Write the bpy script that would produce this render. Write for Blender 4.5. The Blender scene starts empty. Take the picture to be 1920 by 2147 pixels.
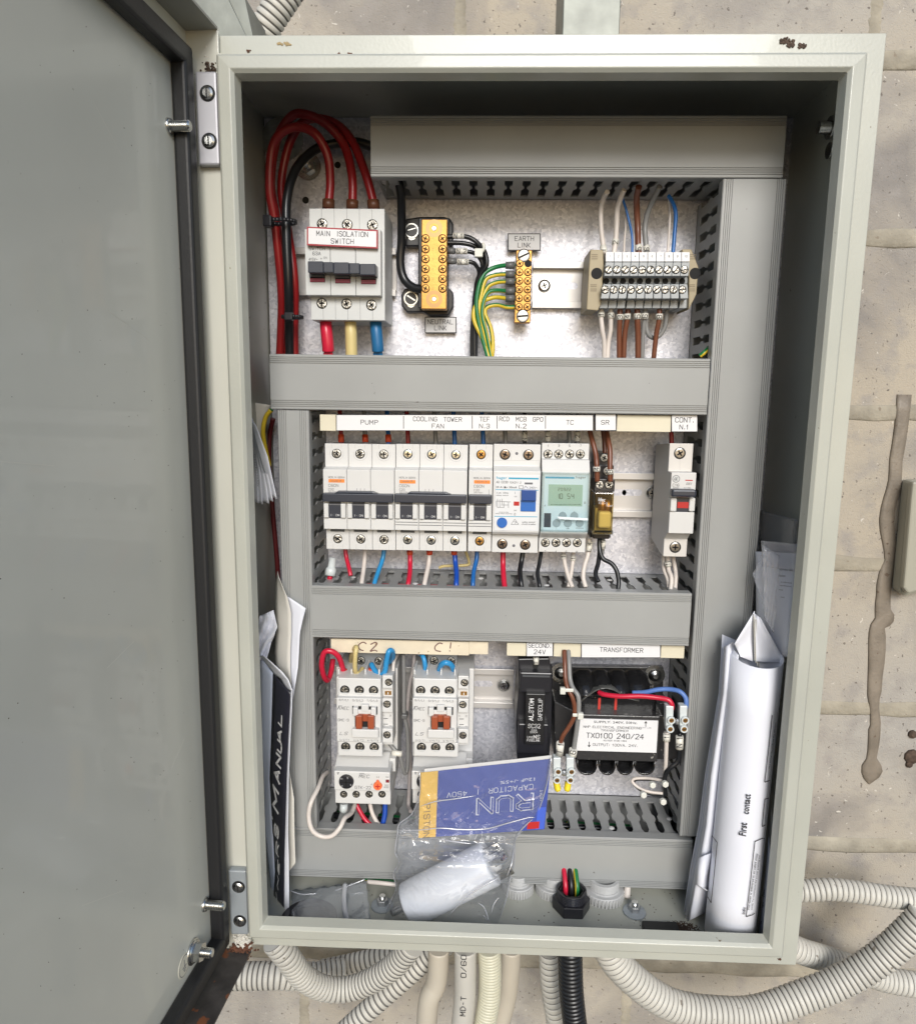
import bpy, bmesh, math, random
from mathutils import Vector, Matrix
random.seed(7)
rad = math.radians
# ------------------------------------------------------------ camera, world, sun, exposure
SC = bpy.context.scene
COL = SC.collection
S = 0.001                       # all lengths below are millimetres
CAMP = Vector((-26.6, -454.2, 96.2)); FPX = 1538.0; CX, CY = 960.0, 1073.5
R3 = Matrix(((0.999293641984148, 0.03544737963998115, 0.01247799530038641),
             (-0.017989228434352137, 0.15969320529552958, 0.9870027699265979),
             (0.03299401082611982, -0.9865300621162534, 0.1602180757296348)))
cam = bpy.data.cameras.new('camera'); cam.sensor_fit = 'HORIZONTAL'; cam.sensor_width = 36
cam.lens = FPX / 1920 * 36; cam.clip_start = 0.01; cam.clip_end = 200
co = bpy.data.objects.new('camera', cam); COL.objects.link(co)
rt = R3.transposed().to_4x4(); co.matrix_world = Matrix.Translation(CAMP * S) @ rt
SC.camera = co
w = bpy.data.worlds.new('World'); SC.world = w; w.use_nodes = True
nt = w.node_tree; bg = nt.nodes['Background']
sky = nt.nodes.new('ShaderNodeTexSky'); sky.sky_type = 'NISHITA'; sky.sun_disc = False
SUN_EL, SUN_AZ = 27, 173        # azimuth clockwise from +Y (north): 180 is behind the camera
sky.sun_elevation = rad(SUN_EL); sky.sun_rotation = rad(SUN_AZ)
nt.links.new(sky.outputs[0], bg.inputs[0]); bg.inputs[1].default_value = 0.14
sun = bpy.data.lights.new('sun', 'SUN'); sun.energy = 2.9; sun.angle = rad(24); sun.color = (1, .985, .955)
so = bpy.data.objects.new('sun', sun); COL.objects.link(so)
sd = Vector((math.sin(rad(SUN_AZ)) * math.cos(rad(SUN_EL)), math.cos(rad(SUN_AZ)) * math.cos(rad(SUN_EL)), math.sin(rad(SUN_EL))))
so.rotation_euler = sd.to_track_quat('Z', 'Y').to_euler()
SC.view_settings.view_transform = 'Standard'; SC.view_settings.look = 'None'
SC.view_settings.exposure = -0.02; SC.view_settings.gamma = 1; SC.view_settings.use_curve_mapping = False
SC.render.engine = 'CYCLES'; SC.cycles.max_bounces = 8; SC.cycles.transparent_max_bounces = 16

# ------------------------------------------------------------ pixel <-> world
def U(px, py, Y=None, X=None, Z=None):
    d = R3.transposed() @ Vector(((px - CX) / FPX, -(py - CY) / FPX, -1.0))
    t = (Y - CAMP.y) / d.y if Y is not None else ((X - CAMP.x) / d.x if X is not None else (Z - CAMP.z) / d.z)
    return CAMP + d * t
def dist(px, py, Y): return -(R3 @ (U(px, py, Y) - CAMP)).z
def mm(px, py, Y, n): return n * dist(px, py, Y) / FPX      # n pixels there, in millimetres
CR = dict(C1=(400, 0, 3.634), C2=(500, 380, 4.55), C3=(800, 380, 4.55), C4=(1150, 340, 4.55), C5=(1400, 0, 3.5), C6=(0, 0, 3.5),
          E1=(520, 840, 4.136), E2=(940, 840, 4.136), E3=(1200, 840, 4.136), E4=(640, 1320, 4.136), E5=(1040, 1320, 4.136),
          E6=(780, 1560, 3.957), E7=(1380, 1060, 4.07), E8=(1380, 1500, 3.913), G1=(480, 1180, 5.354), G2=(480, 1540, 4.627),
          G3=(340, 1760, 3.25), G4=(860, 1820, 2.844), G5=(1400, 1760, 3.5), G6=(1620, 1000, 2.543), G7=(500, 800, 5.088), G8=(1380, 820, 4.623),
          D=(0, 0, 1 / 1.0549), S=(0, 0, 1))
def q(k, x, y): a = CR[k]; return a[0] + x / a[2], a[1] + y / a[2]
def P(k, x, y, Y): return U(*q(k, x, y), Y)
def RC(k, x0, y0, x1, y1, Y):    # rectangle in a plane of constant Y -> x0, x1, z0(bottom), z1(top)
    xm, ym = (x0 + x1) / 2, (y0 + y1) / 2
    return P(k, x0, ym, Y).x, P(k, x1, ym, Y).x, P(k, xm, y1, Y).z, P(k, xm, y0, Y).z

# ------------------------------------------------------------ materials
MATS = {}
def mat(name, col, rough=.5, metal=0, bump=0, bscale=60, var=0, vscale=8, spec=.5, coat=0, trans=0, speck=None):
    if name in MATS: return MATS[name]
    m = bpy.data.materials.new(name); m.use_nodes = True; MATS[name] = m
    n = m.node_tree.nodes; l = m.node_tree.links; b = n['Principled BSDF']
    b.inputs['Base Color'].default_value = (*col, 1); b.inputs['Roughness'].default_value = rough
    b.inputs['Metallic'].default_value = metal; b.inputs['Specular IOR Level'].default_value = spec
    b.inputs['Coat Weight'].default_value = coat; b.inputs['Transmission Weight'].default_value = trans
    tc = n.new('ShaderNodeTexCoord')
    out = None
    if var or speck:
        no = n.new('ShaderNodeTexNoise'); no.inputs['Scale'].default_value = vscale; no.inputs['Detail'].default_value = 6
        l.new(tc.outputs['Object'], no.inputs['Vector'])
        r = n.new('ShaderNodeMix'); r.data_type = 'RGBA'
        r.inputs[6].default_value = (*[c * (1 - var) for c in col], 1); r.inputs[7].default_value = (*[min(1, c * (1 + var)) for c in col], 1)
        mr = n.new('ShaderNodeMapRange'); mr.inputs[1].default_value = .3; mr.inputs[2].default_value = .7
        l.new(no.outputs[0], mr.inputs[0]); l.new(mr.outputs[0], r.inputs[0]); out = r.outputs[2]
    if speck:
        sc, thr, sc_col = speck
        n2 = n.new('ShaderNodeTexNoise'); n2.inputs['Scale'].default_value = sc; n2.inputs['Detail'].default_value = 3
        l.new(tc.outputs['Object'], n2.inputs['Vector'])
        m2 = n.new('ShaderNodeMapRange'); m2.inputs[1].default_value = thr; m2.inputs[2].default_value = thr + .03
        l.new(n2.outputs[0], m2.inputs[0])
        r2 = n.new('ShaderNodeMix'); r2.data_type = 'RGBA'; r2.inputs[7].default_value = (*sc_col, 1)
        l.new(m2.outputs[0], r2.inputs[0]); l.new(out, r2.inputs[6]); out = r2.outputs[2]
    if out: l.new(out, b.inputs['Base Color'])
    if bump:
        nb = n.new('ShaderNodeTexNoise'); nb.inputs['Scale'].default_value = bscale; nb.inputs['Detail'].default_value = 4
        l.new(tc.outputs['Object'], nb.inputs['Vector'])
        bp = n.new('ShaderNodeBump'); bp.inputs['Strength'].default_value = bump; bp.inputs['Distance'].default_value = .001
        l.new(nb.outputs[0], bp.inputs['Height']); l.new(bp.outputs[0], b.inputs['Normal'])
    return m
PAINT = mat('enclosure_paint', (.435, .44, .385), .34, bump=.1, bscale=550, var=.07, vscale=12, coat=.15, speck=(140, .735, (.16, .12, .07)))
DOORP = mat('door_paint', (.575, .575, .51), .36, bump=.3, bscale=14, var=.08, vscale=5, coat=.25, speck=(320, .76, (.3, .28, .22)))
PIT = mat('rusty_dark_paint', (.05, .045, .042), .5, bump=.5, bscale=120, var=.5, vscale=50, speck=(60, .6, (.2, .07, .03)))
DUCT = mat('grey_trunking', (.315, .32, .312), .42, var=.07, vscale=14, bump=.05, bscale=900, speck=(260, .755, (.2, .18, .15)))
DUCTI = mat('grey_trunking_inside', (.3, .305, .3), .5)
WHITE = mat('white_device_plastic', (.63, .625, .61), .38, var=.02, vscale=50)
LGREY = mat('light_grey_device_plastic', (.56, .57, .56), .4, var=.02, vscale=50)
TERM = mat('terminal_grey_plastic', (.36, .38, .39), .4)
BEIGE = mat('beige_stop_plastic', (.36, .30, .19), .5, var=.04, vscale=60)
BLACK = mat('black_plastic', (.018, .018, .022), .3)
NAVY = mat('dark_toggle_plastic', (.035, .04, .055), .3)
BLACKR = mat('black_rubber', (.012, .012, .013), .5, bump=.1, bscale=300)
INK = mat('dark_print', (.03, .03, .035), .6)
GINK = mat('grey_print', (.14, .14, .15), .6)
WINK = mat('white_print', (.75, .75, .75), .6)
LABEL = mat('white_engraved_label', (.74, .74, .75), .3)
LABELG = mat('silver_engraved_label', (.60, .60, .61), .4)
CREAM = mat('cream_strip', (.67, .62, .48), .4, var=.05, vscale=30)
TAPE = mat('cream_masking_tape', (.68, .60, .46), .6, bump=.15, bscale=300, var=.08, vscale=60, speck=(220, .68, (.35, .25, .15)))
BRASS = mat('brass', (.46, .25, .075), .42, metal=1, var=.12, vscale=60, bump=.05, bscale=600)
BRASSD = mat('brass_countersink', (.30, .19, .09), .35, metal=1)
STEEL = mat('zinc_steel', (.60, .60, .58), .25, metal=1, var=.15, vscale=300)
ZINC = mat('dull_zinc', (.52, .53, .54), .4, metal=.9, var=.1, vscale=60)
RAIL = mat('pale_din_rail', (.60, .585, .57), .4, metal=.35, var=.03, vscale=30)
HOLE = mat('dark_recess', (.01, .01, .01), .8)
ORANGE = mat('orange_patch', (.78, .24, .04), .5); BROWNR = mat('red_brown_plastic', (.33, .075, .03), .4)
RED = mat('red_plastic', (.45, .02, .02), .35); BLUE = mat('blue_plastic', (.02, .13, .45), .3)
RHEAT = mat('orange_red_ferrule', (.62, .07, .02), .45); BHEAT = mat('brown_ferrule', (.10, .035, .015), .45)
GHEAT = mat('grey_ferrule', (.13, .13, .13), .4); YEL = mat('yellow_bootlace', (.80, .62, .02), .45)
WR = mat('dark_red_insulation', (.27, .012, .014), .33); WR2 = mat('crimson_insulation', (.55, .015, .045), .3)
WB = mat('blue_insulation', (.015, .12, .38), .3); WLB = mat('light_blue_insulation', (.03, .26, .55), .3); WPB = mat('pale_blue_insulation', (.10, .20, .50), .4)
WW = mat('white_insulation', (.66, .60, .55), .4); WY = mat('straw_insulation', (.62, .50, .22), .4)
WBR = mat('brown_insulation', (.16, .055, .028), .32); WG = mat('grey_insulation', (.23, .23, .225), .35); WK = mat('black_insulation', (.012, .013, .015), .3)
GRN = mat('green_insulation', (.01, .16, .045), .35); YLW = mat('yellow_insulation', (.62, .45, .03), .35)
MARK = mat('wire_marker', (.72, .70, .63), .4); TIE = mat('natural_nylon_tie', (.66, .66, .60), .35); SLEEVE = mat('frosted_connector_plastic', (.60, .64, .64), .3)
PAPER = mat('white_paper', (.74, .755, .82), .55, var=.02, vscale=20); PAPERB = mat('magazine_black_ink', (.02, .02, .03), .3)
PAPERY = mat('aged_paper', (.66, .64, .58), .6, var=.05, vscale=20)
VARN = mat('black_varnish', (.012, .012, .013), .18, bump=.5, bscale=130, var=.3, vscale=80)
IRON = mat('black_lacquered_core', (.035, .034, .035), .3, bump=.4, bscale=300, speck=(200, .66, (.25, .24, .22)))
COPRED = mat('red_tape', (.5, .04, .03), .4)
COND = mat('ribbed_conduit_pvc', (.55, .53, .475), .5, var=.12, vscale=22, speck=(90, .69, (.25, .22, .18))); CONDD = mat('conduit_groove_dirt', (.13, .125, .115), .8)  # groove faces get a darker tone than the ribs
CONDC = mat('cream_conduit_pvc', (.60, .58, .45), .42, var=.04, vscale=20); CONDCD = mat('cream_groove', (.34, .33, .25), .7)
CONDK = mat('black_conduit_pvc', (.012, .012, .013), .35); PIPE = mat('weathered_pvc_pipe', (.50, .455, .375), .45, var=.08, vscale=18, bump=.15, bscale=90)
GALV0 = mat('strut_galvanised', (.20, .21, .185), .45, metal=.25, var=.25, vscale=40, bump=.3, bscale=80)
CARDB = mat('blue_card', (.055, .085, .33), .22, coat=.4, var=.05, vscale=15); CARDY = mat('yellow_card_stripe', (.80, .50, .09), .3, coat=.4)
CAPW = mat('white_capacitor_can', (.74, .76, .80), .22, coat=.3)
LCD = mat('green_grey_lcd', (.38, .50, .40), .12); LCDC = mat('lcd_segments', (.06, .10, .08), .4); TEAL = mat('teal_print', (.03, .33, .5), .4)
STAIN = mat('brown_drip', (.215, .18, .14), .5, var=.3, vscale=30, bump=.5, bscale=400, speck=(150, .68, (.14, .1, .07)))
DIRT = mat('brown_dirt', (.075, .05, .035), .9, var=.4, vscale=200, bump=.6, bscale=300)
RUST = mat('rust', (.09, .035, .018), .85, var=.5, vscale=150, bump=.6, bscale=200)
FLAKE = mat('flaking_filler', (.60, .58, .52), .8, var=.1, vscale=100, bump=.8, bscale=120)
def glassy(name, tint, gl=.10, rough=.12, bump=.4, bscale=35, haze=.0):
    m = bpy.data.materials.new(name); m.use_nodes = True; n = m.node_tree.nodes; l = m.node_tree.links; n.clear()
    o = n.new('ShaderNodeOutputMaterial'); t = n.new('ShaderNodeBsdfTransparent'); g = n.new('ShaderNodeBsdfGlossy'); mx = n.new('ShaderNodeMixShader')
    t.inputs[0].default_value = (*tint, 1); g.inputs[1].default_value = rough
    lw = n.new('ShaderNodeLayerWeight'); lw.inputs[0].default_value = .35
    mr = n.new('ShaderNodeMapRange'); mr.inputs[3].default_value = gl; mr.inputs[4].default_value = min(1, gl + .55)
    l.new(lw.outputs['Facing'], mr.inputs[0]); l.new(mr.outputs[0], mx.inputs[0])
    nb = n.new('ShaderNodeTexNoise'); nb.inputs['Scale'].default_value = bscale; nb.inputs['Detail'].default_value = 2; nb.inputs['Distortion'].default_value = 1.5
    tc = n.new('ShaderNodeTexCoord'); l.new(tc.outputs['Object'], nb.inputs['Vector'])
    bp = n.new('ShaderNodeBump'); bp.inputs['Strength'].default_value = bump; bp.inputs['Distance'].default_value = .004
    l.new(nb.outputs[0], bp.inputs['Height'])
    for x in (g, lw): l.new(bp.outputs[0], x.inputs['Normal'])
    last = mx.outputs[0]
    l.new(t.outputs[0], mx.inputs[1]); l.new(g.outputs[0], mx.inputs[2])
    if haze:
        d = n.new('ShaderNodeBsdfDiffuse'); d.inputs[0].default_value = (.8, .82, .88, 1); m2 = n.new('ShaderNodeMixShader'); m2.inputs[0].default_value = haze
        l.new(last, m2.inputs[1]); l.new(d.outputs[0], m2.inputs[2]); last = m2.outputs[0]
    l.new(last, o.inputs[0]); MATS[name] = m; return m
BAG = glassy('clear_polythene', (.97, .98, 1), .07, .08, 1.0, 34, haze=.07)
POLY = glassy('hazy_sleeve', (.96, .96, .97), .03, .2, .3, 30, haze=.16)
COVER = glassy('blue_tinted_cover', (.92, .975, .99), .05, .05, .05, 20)
AMBER = glassy('amber_relay_case', (.86, .76, .48), .07, .08, .05, 20)

def galv():
    m = bpy.data.materials.new('spangled_galvanised_steel'); m.use_nodes = True; n = m.node_tree.nodes; l = m.node_tree.links; b = n['Principled BSDF']
    tc = n.new('ShaderNodeTexCoord'); v = n.new('ShaderNodeTexVoronoi'); v.inputs['Scale'].default_value = 480; v.inputs['Randomness'].default_value = 1
    no = n.new('ShaderNodeTexNoise'); no.inputs['Scale'].default_value = 140; no.inputs['Detail'].default_value = 5
    ad = n.new('ShaderNodeVectorMath'); ad.operation = 'MULTIPLY_ADD'; ad.inputs[1].default_value = (.006, .006, .006)
    l.new(tc.outputs['Object'], no.inputs['Vector']); l.new(no.outputs['Color'], ad.inputs[0]); l.new(tc.outputs['Object'], ad.inputs[2]); l.new(ad.outputs[0], v.inputs['Vector'])
    r = n.new('ShaderNodeMix'); r.data_type = 'RGBA'; r.inputs[6].default_value = (.46, .47, .53, 1); r.inputs[7].default_value = (.80, .80, .85, 1)
    l.new(v.outputs['Color'], r.inputs[0]); l.new(r.outputs[2], b.inputs['Base Color'])
    b.inputs['Metallic'].default_value = .45; b.inputs['Roughness'].default_value = .46; b.inputs['Specular IOR Level'].default_value = .35
    bp = n.new('ShaderNodeBump'); bp.inputs['Strength'].default_value = .8; bp.inputs['Distance'].default_value = .0014
    l.new(v.outputs['Color'], bp.inputs['Height']); l.new(bp.outputs[0], b.inputs['Normal']); return m
GALV = galv()

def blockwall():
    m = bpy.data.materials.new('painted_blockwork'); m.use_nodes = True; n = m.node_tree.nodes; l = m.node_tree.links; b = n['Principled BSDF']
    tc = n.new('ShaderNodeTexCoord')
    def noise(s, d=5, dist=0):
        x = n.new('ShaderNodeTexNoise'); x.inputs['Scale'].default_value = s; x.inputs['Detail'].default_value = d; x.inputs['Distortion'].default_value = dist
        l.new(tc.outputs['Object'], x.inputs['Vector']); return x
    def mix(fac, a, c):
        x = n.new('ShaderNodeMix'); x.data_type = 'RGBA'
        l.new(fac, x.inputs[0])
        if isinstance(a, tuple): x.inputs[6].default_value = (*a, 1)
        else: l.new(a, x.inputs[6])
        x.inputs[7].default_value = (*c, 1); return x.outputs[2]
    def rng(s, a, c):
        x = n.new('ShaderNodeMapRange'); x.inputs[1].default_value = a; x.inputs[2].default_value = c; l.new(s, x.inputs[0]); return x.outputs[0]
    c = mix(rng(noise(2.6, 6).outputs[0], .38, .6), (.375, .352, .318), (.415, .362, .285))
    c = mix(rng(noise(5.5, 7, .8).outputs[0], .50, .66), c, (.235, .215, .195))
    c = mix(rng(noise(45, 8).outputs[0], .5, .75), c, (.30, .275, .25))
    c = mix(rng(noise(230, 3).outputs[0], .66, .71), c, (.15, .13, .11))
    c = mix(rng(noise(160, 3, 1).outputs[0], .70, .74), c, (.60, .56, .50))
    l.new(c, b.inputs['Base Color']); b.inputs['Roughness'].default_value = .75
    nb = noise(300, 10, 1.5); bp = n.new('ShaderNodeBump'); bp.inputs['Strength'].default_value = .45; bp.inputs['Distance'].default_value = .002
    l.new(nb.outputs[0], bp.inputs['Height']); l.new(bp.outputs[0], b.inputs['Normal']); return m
BLOCK = blockwall()
MORTAR = mat('painted_mortar', (.335, .30, .235), .85, bump=1, bscale=260, var=.3, vscale=30, speck=(150, .68, (.24, .20, .15)))

# ------------------------------------------------------------ mesh builder
def smooth(pts, n=8):
    p = [Vector(a) for a in pts]
    if len(p) < 3: return [p[0].lerp(p[-1], i / n) for i in range(n + 1)]
    p = [p[0] * 2 - p[1]] + p + [p[-1] * 2 - p[-2]]; out = []
    for i in range(1, len(p) - 2):
        a, b, c, d = p[i - 1:i + 3]
        for k in range(n):
            t = k / n
            out.append(.5 * ((2 * b) + (c - a) * t + (2 * a - 5 * b + 4 * c - d) * t * t + (3 * b - a - 3 * c + d) * t ** 3))
    out.append(p[-2]); return out
GLY = {'A': ['00 26 40', '12 32'], 'B': ['00 06 36 45 44 33 03', '33 42 41 30 00'], 'C': ['41 30 10 01 05 16 36 45'], 'D': ['00 06 26 44 42 20 00'], 'E': ['46 06 00 40', '03 33'], 'F': ['46 06 00', '03 33'],
 'G': ['45 36 16 05 01 10 30 41 43 23'], 'H': ['00 06', '40 46', '03 43'], 'I': ['20 26'], 'J': ['46 41 30 10 01'], 'K': ['00 06', '46 02', '13 40'], 'L': ['06 00 40'], 'M': ['00 06 22 46 40'], 'N': ['00 06 40 46'],
 'O': ['10 01 05 16 36 45 41 30 10'], 'P': ['00 06 36 45 44 33 03'], 'Q': ['10 01 05 16 36 45 41 30 10', '22 40'], 'R': ['00 06 36 45 44 33 03', '23 40'], 'S': ['45 36 16 05 04 13 33 42 41 30 10 01'], 'T': ['06 46', '26 20'],
 'U': ['06 01 10 30 41 46'], 'V': ['06 20 46'], 'W': ['06 10 24 30 46'], 'X': ['00 46', '06 40'], 'Y': ['06 23 46', '23 20'], 'Z': ['06 46 00 40'], '0': ['10 01 05 16 36 45 41 30 10'], '1': ['14 26 20'],
 '2': ['05 16 36 45 44 00 40'], '3': ['05 16 36 45 44 33 13', '33 42 41 30 10 01'], '4': ['30 36 02 42'], '5': ['46 06 03 33 42 41 30 10 01'], '6': ['45 36 16 05 01 10 30 41 42 33 03'], '7': ['06 46 20'],
 '8': ['13 04 05 16 36 45 44 33 13 02 01 10 30 41 42 33'], '9': ['43 13 04 05 16 36 45 41 30 10 01'], '.': ['20 21'], ',': ['10 21'], ':': ['21 22', '24 25'], '-': ['13 33'], '/': ['00 46'], '|': ['20 26'], '+': ['13 33', '22 24'],
 '%': ['00 46', '05 16', '30 41'], '~': ['03 14 32 43'], "'": ['26 24'], '↑': ['20 26', '04 26 44'], '←': ['03 43', '14 03 12'], '(': ['36 25 21 30'], ')': ['16 25 21 10'], '·': ['23 33'], '[': ['36 16 10 30'], ']': ['16 36 30 10']}
GLY = {k: [[(float(p[0]), float(p[1])) for p in st.split()] for st in v] for k, v in GLY.items()}
ADV = {'I': 3.4, '.': 3.2, ',': 3, ':': 3, ' ': 4.4, "'": 3, '|': 4, '1': 4.6, 'M': 6, 'W': 6}
for _c in ('I', '.', ':', "'", '|', '1', ','): GLY[_c] = [[(a - (1.1 if _c == 'I' else 1.1 if _c in ".:'|" else .6), b) for a, b in pl_] for pl_ in GLY[_c]]
class M:
    def __init__(s): s.v = []; s.f = []; s.mi = []; s.sm = []; s.cur = 0; s.smooth = False
    def m(s, i): s.cur = i; return s
    def add(s, vs, fs, sm=None):
        o = len(s.v); s.v += [Vector(a) for a in vs]
        for f in fs: s.f.append([o + i for i in f]); s.mi.append(s.cur); s.sm.append(s.smooth if sm is None else sm)
        return s
    def box(s, x0, x1, y0, y1, z0, z1):
        x0, x1 = sorted((x0, x1)); y0, y1 = sorted((y0, y1)); z0, z1 = sorted((z0, z1))
        return s.add([(x0, y0, z0), (x1, y0, z0), (x1, y1, z0), (x0, y1, z0), (x0, y0, z1), (x1, y0, z1), (x1, y1, z1), (x0, y1, z1)],
                     [(0, 3, 2, 1), (4, 5, 6, 7), (0, 1, 5, 4), (1, 2, 6, 5), (2, 3, 7, 6), (3, 0, 4, 7)])
    def prism(s, pts, y0, y1):       # polygon in (x,z), extruded in y
        n = len(pts)
        if sum(pts[i][0] * pts[(i + 1) % n][1] - pts[(i + 1) % n][0] * pts[i][1] for i in range(n)) < 0: pts = pts[::-1]
        y0, y1 = sorted((y0, y1))
        vs = [(a, y0, c) for a, c in pts] + [(a, y1, c) for a, c in pts]
        return s.add(vs, [tuple(range(n)), tuple(range(2 * n - 1, n - 1, -1))] + [(i, i + n, (i + 1) % n + n, (i + 1) % n) for i in range(n)])
    def prismx(s, pts, x0, x1):      # polygon in (y,z), extruded in x
        n = len(pts)
        if sum(pts[i][0] * pts[(i + 1) % n][1] - pts[(i + 1) % n][0] * pts[i][1] for i in range(n)) < 0: pts = pts[::-1]
        x0, x1 = sorted((x0, x1))
        vs = [(x0, a, c) for a, c in pts] + [(x1, a, c) for a, c in pts]
        return s.add(vs, [tuple(range(n - 1, -1, -1)), tuple(range(n, 2 * n))] + [(i, (i + 1) % n, (i + 1) % n + n, i + n) for i in range(n)])
    def obox(s, o, a, b, c):         # box from a corner and three edge vectors
        o, a, b, c = map(Vector, (o, a, b, c)); vs = [o, o + a, o + a + b, o + b, o + c, o + a + c, o + a + b + c, o + b + c]
        fs = [(0, 3, 2, 1), (4, 5, 6, 7), (0, 1, 5, 4), (1, 2, 6, 5), (2, 3, 7, 6), (3, 0, 4, 7)]
        if a.cross(b).dot(c) < 0: fs = [f[::-1] for f in fs]
        return s.add(vs, fs)
    def tube(s, pts, r, seg=12, n=8, cap=True, stripe=None, smoothp=True, twist=0):
        p = smooth(pts, n) if smoothp else [Vector(a) for a in pts]
        rr = r if callable(r) else (lambda t: r)
        d0 = (p[1] - p[0]).normalized(); up = Vector((0, 0, 1)) if abs(d0.z) < .9 else Vector((1, 0, 0))
        u = d0.cross(up).normalized(); o = len(s.v); N = len(p)
        for i, a in enumerate(p):
            d = (p[min(i + 1, N - 1)] - p[max(i - 1, 0)]).normalized()
            u = (u - d * u.dot(d)).normalized(); v = d.cross(u); R = rr(i / (N - 1))
            for k in range(seg):
                an = 2 * math.pi * k / seg + twist * i / N
                s.v.append(a + (u * math.cos(an) + v * math.sin(an)) * R)
        for i in range(N - 1):
            for k in range(seg):
                s.f.append([o + i * seg + k, o + i * seg + (k + 1) % seg, o + (i + 1) * seg + (k + 1) % seg, o + (i + 1) * seg + k])
                s.mi.append((1 if stripe and k < stripe else s.cur)); s.sm.append(True)
        if cap:
            s.f.append([o + k for k in range(seg)][::-1]); s.f.append([o + (N - 1) * seg + k for k in range(seg)]); s.mi += [s.cur] * 2; s.sm += [False] * 2
        return s
    def lathe(s, o, ax, prof, seg=24, mats=None):     # prof: (distance along axis, radius)
        o = Vector(o); ax = Vector(ax).normalized(); up = Vector((0, 0, 1)) if abs(ax.z) < .9 else Vector((1, 0, 0)); u = ax.cross(up).normalized(); v = ax.cross(u)
        b = len(s.v)
        for d, r in prof:
            for k in range(seg):
                an = 2 * math.pi * (k + .5) / seg; s.v.append(o + ax * d + (u * math.cos(an) + v * math.sin(an)) * max(r, .001))
        for i in range(len(prof) - 1):
            for k in range(seg):
                s.f.append([b + i * seg + k, b + i * seg + (k + 1) % seg, b + (i + 1) * seg + (k + 1) % seg, b + (i + 1) * seg + k]); s.mi.append(mats[i] if mats else s.cur); s.sm.append(seg > 8 and abs(prof[i][1] - prof[i + 1][1]) < .15 + abs(prof[i][0] - prof[i + 1][0]) * .5)
        s.f.append([b + k for k in range(seg)][::-1]); s.mi.append(mats[0] if mats else s.cur); s.sm.append(False)
        s.f.append([b + (len(prof) - 1) * seg + k for k in range(seg)]); s.mi.append(mats[-1] if mats else s.cur); s.sm.append(False)
        return s
    def cyl(s, c, ax, r, h, seg=20): return s.lathe(c, ax, [(0, r), (h, r)], seg)
    def sheet(s, rows, th=.25):      # grid of points -> thin two sided sheet with thickness
        a = [[Vector(x) for x in r] for r in rows]; nr, nc = len(a), len(a[0]); b = len(s.v); nrm = []
        for i in range(nr):
            for j in range(nc):
                du = a[i][min(j + 1, nc - 1)] - a[i][max(j - 1, 0)]; dv = a[min(i + 1, nr - 1)][j] - a[max(i - 1, 0)][j]
                nn = du.cross(dv); nrm.append(nn.normalized() if nn.length > 1e-9 else Vector((0, -1, 0)))
        fl = [x for r in a for x in r]
        s.v += [x + m_ * th / 2 for x, m_ in zip(fl, nrm)] + [x - m_ * th / 2 for x, m_ in zip(fl, nrm)]; T = nr * nc
        def F(q_): s.f.append([b + k for k in q_]); s.mi.append(s.cur); s.sm.append(s.smooth)
        for i in range(nr - 1):
            for j in range(nc - 1):
                k = i * nc + j; F((k, k + 1, k + nc + 1, k + nc)); F((T + k, T + k + nc, T + k + nc + 1, T + k + 1))
        for j in range(nc - 1):
            F((j, T + j, T + j + 1, j + 1)); k = (nr - 1) * nc + j; F((k, k + 1, T + k + 1, T + k))
        for i in range(nr - 1):
            k = i * nc; F((k, k + nc, T + k + nc, T + k)); k = i * nc + nc - 1; F((k, T + k, T + k + nc, k + nc))
        return s
    def stroke(s, st, pos, size, wid=None, rot=0, shear=0, ux=None, uz=None, weight=.13, align='CENTER', sp=1.0):
        """engraved single-stroke capitals built from short bars"""
        lines_ = st.split('\n'); ux = Vector(ux) if ux else Vector((1, 0, 0)); uz = Vector(uz) if uz else Vector((0, 0, 1)); pos = Vector(pos)
        c_, s_ = math.cos(rad(rot)), math.sin(rad(rot)); a1 = ux * c_ + uz * s_; a2 = -ux * s_ + uz * c_; nn = a1.cross(a2)
        k = size / 6; wmax = max(sum(ADV.get(ch, 5.6) for ch in L) for L in lines_) - 1.6; kx = wid / wmax if wid else k * .95
        tot = (len(lines_) - 1) * 9 + 6; hw = size * weight / 2
        for li, L in enumerate(lines_):
            W = sum(ADV.get(ch, 5.6) for ch in L) - 1.6; x = -W / 2 if align == 'CENTER' else 0; y0 = tot / 2 - 6 - li * 9
            for ch in L:
                for pl_ in GLY.get(ch, ()):
                    pts = [pos + a1 * ((x + a + (b + y0) * shear) * kx) + a2 * ((b + y0) * k) for a, b in pl_]
                    for i in range(len(pts) - 1):
                        p, q_ = pts[i], pts[i + 1]; d = (q_ - p).normalized(); n_ = nn.cross(d).normalized() * hw; e = d * hw * .8
                        s.add([p - n_ - e, q_ - n_ + e, q_ + n_ + e, p + n_ - e], [(0, 1, 2, 3)], False)
                x += ADV.get(ch, 5.6)
        return s
    def text(s, st, pos, size, wid=None, rot=0, shear=0, ux=None, uz=None, bold=.012, align='CENTER', th=.04, sp=1.0):
        """flat lettering; size = capital height in mm, wid = total width in mm; rot degrees anticlockwise"""
        if th and all(ch in GLY or ch in ' \n' for ch in st): return s.stroke(st, pos, size, wid, rot, shear, ux, uz, .13 + max(0, bold - .012) * 4, align)
        bold = min(bold, .02) if bold != .012 else .004
        cu = bpy.data.curves.new('t', 'FONT'); cu.body = st; cu.align_x = align; cu.align_y = 'CENTER'; cu.size = 1; cu.resolution_u = 2; cu.shear = shear
        cu.offset = bold; cu.space_line = .95; cu.space_character = sp
        ob = bpy.data.objects.new('t', cu); me = bpy.data.meshes.new_from_object(ob)
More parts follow.
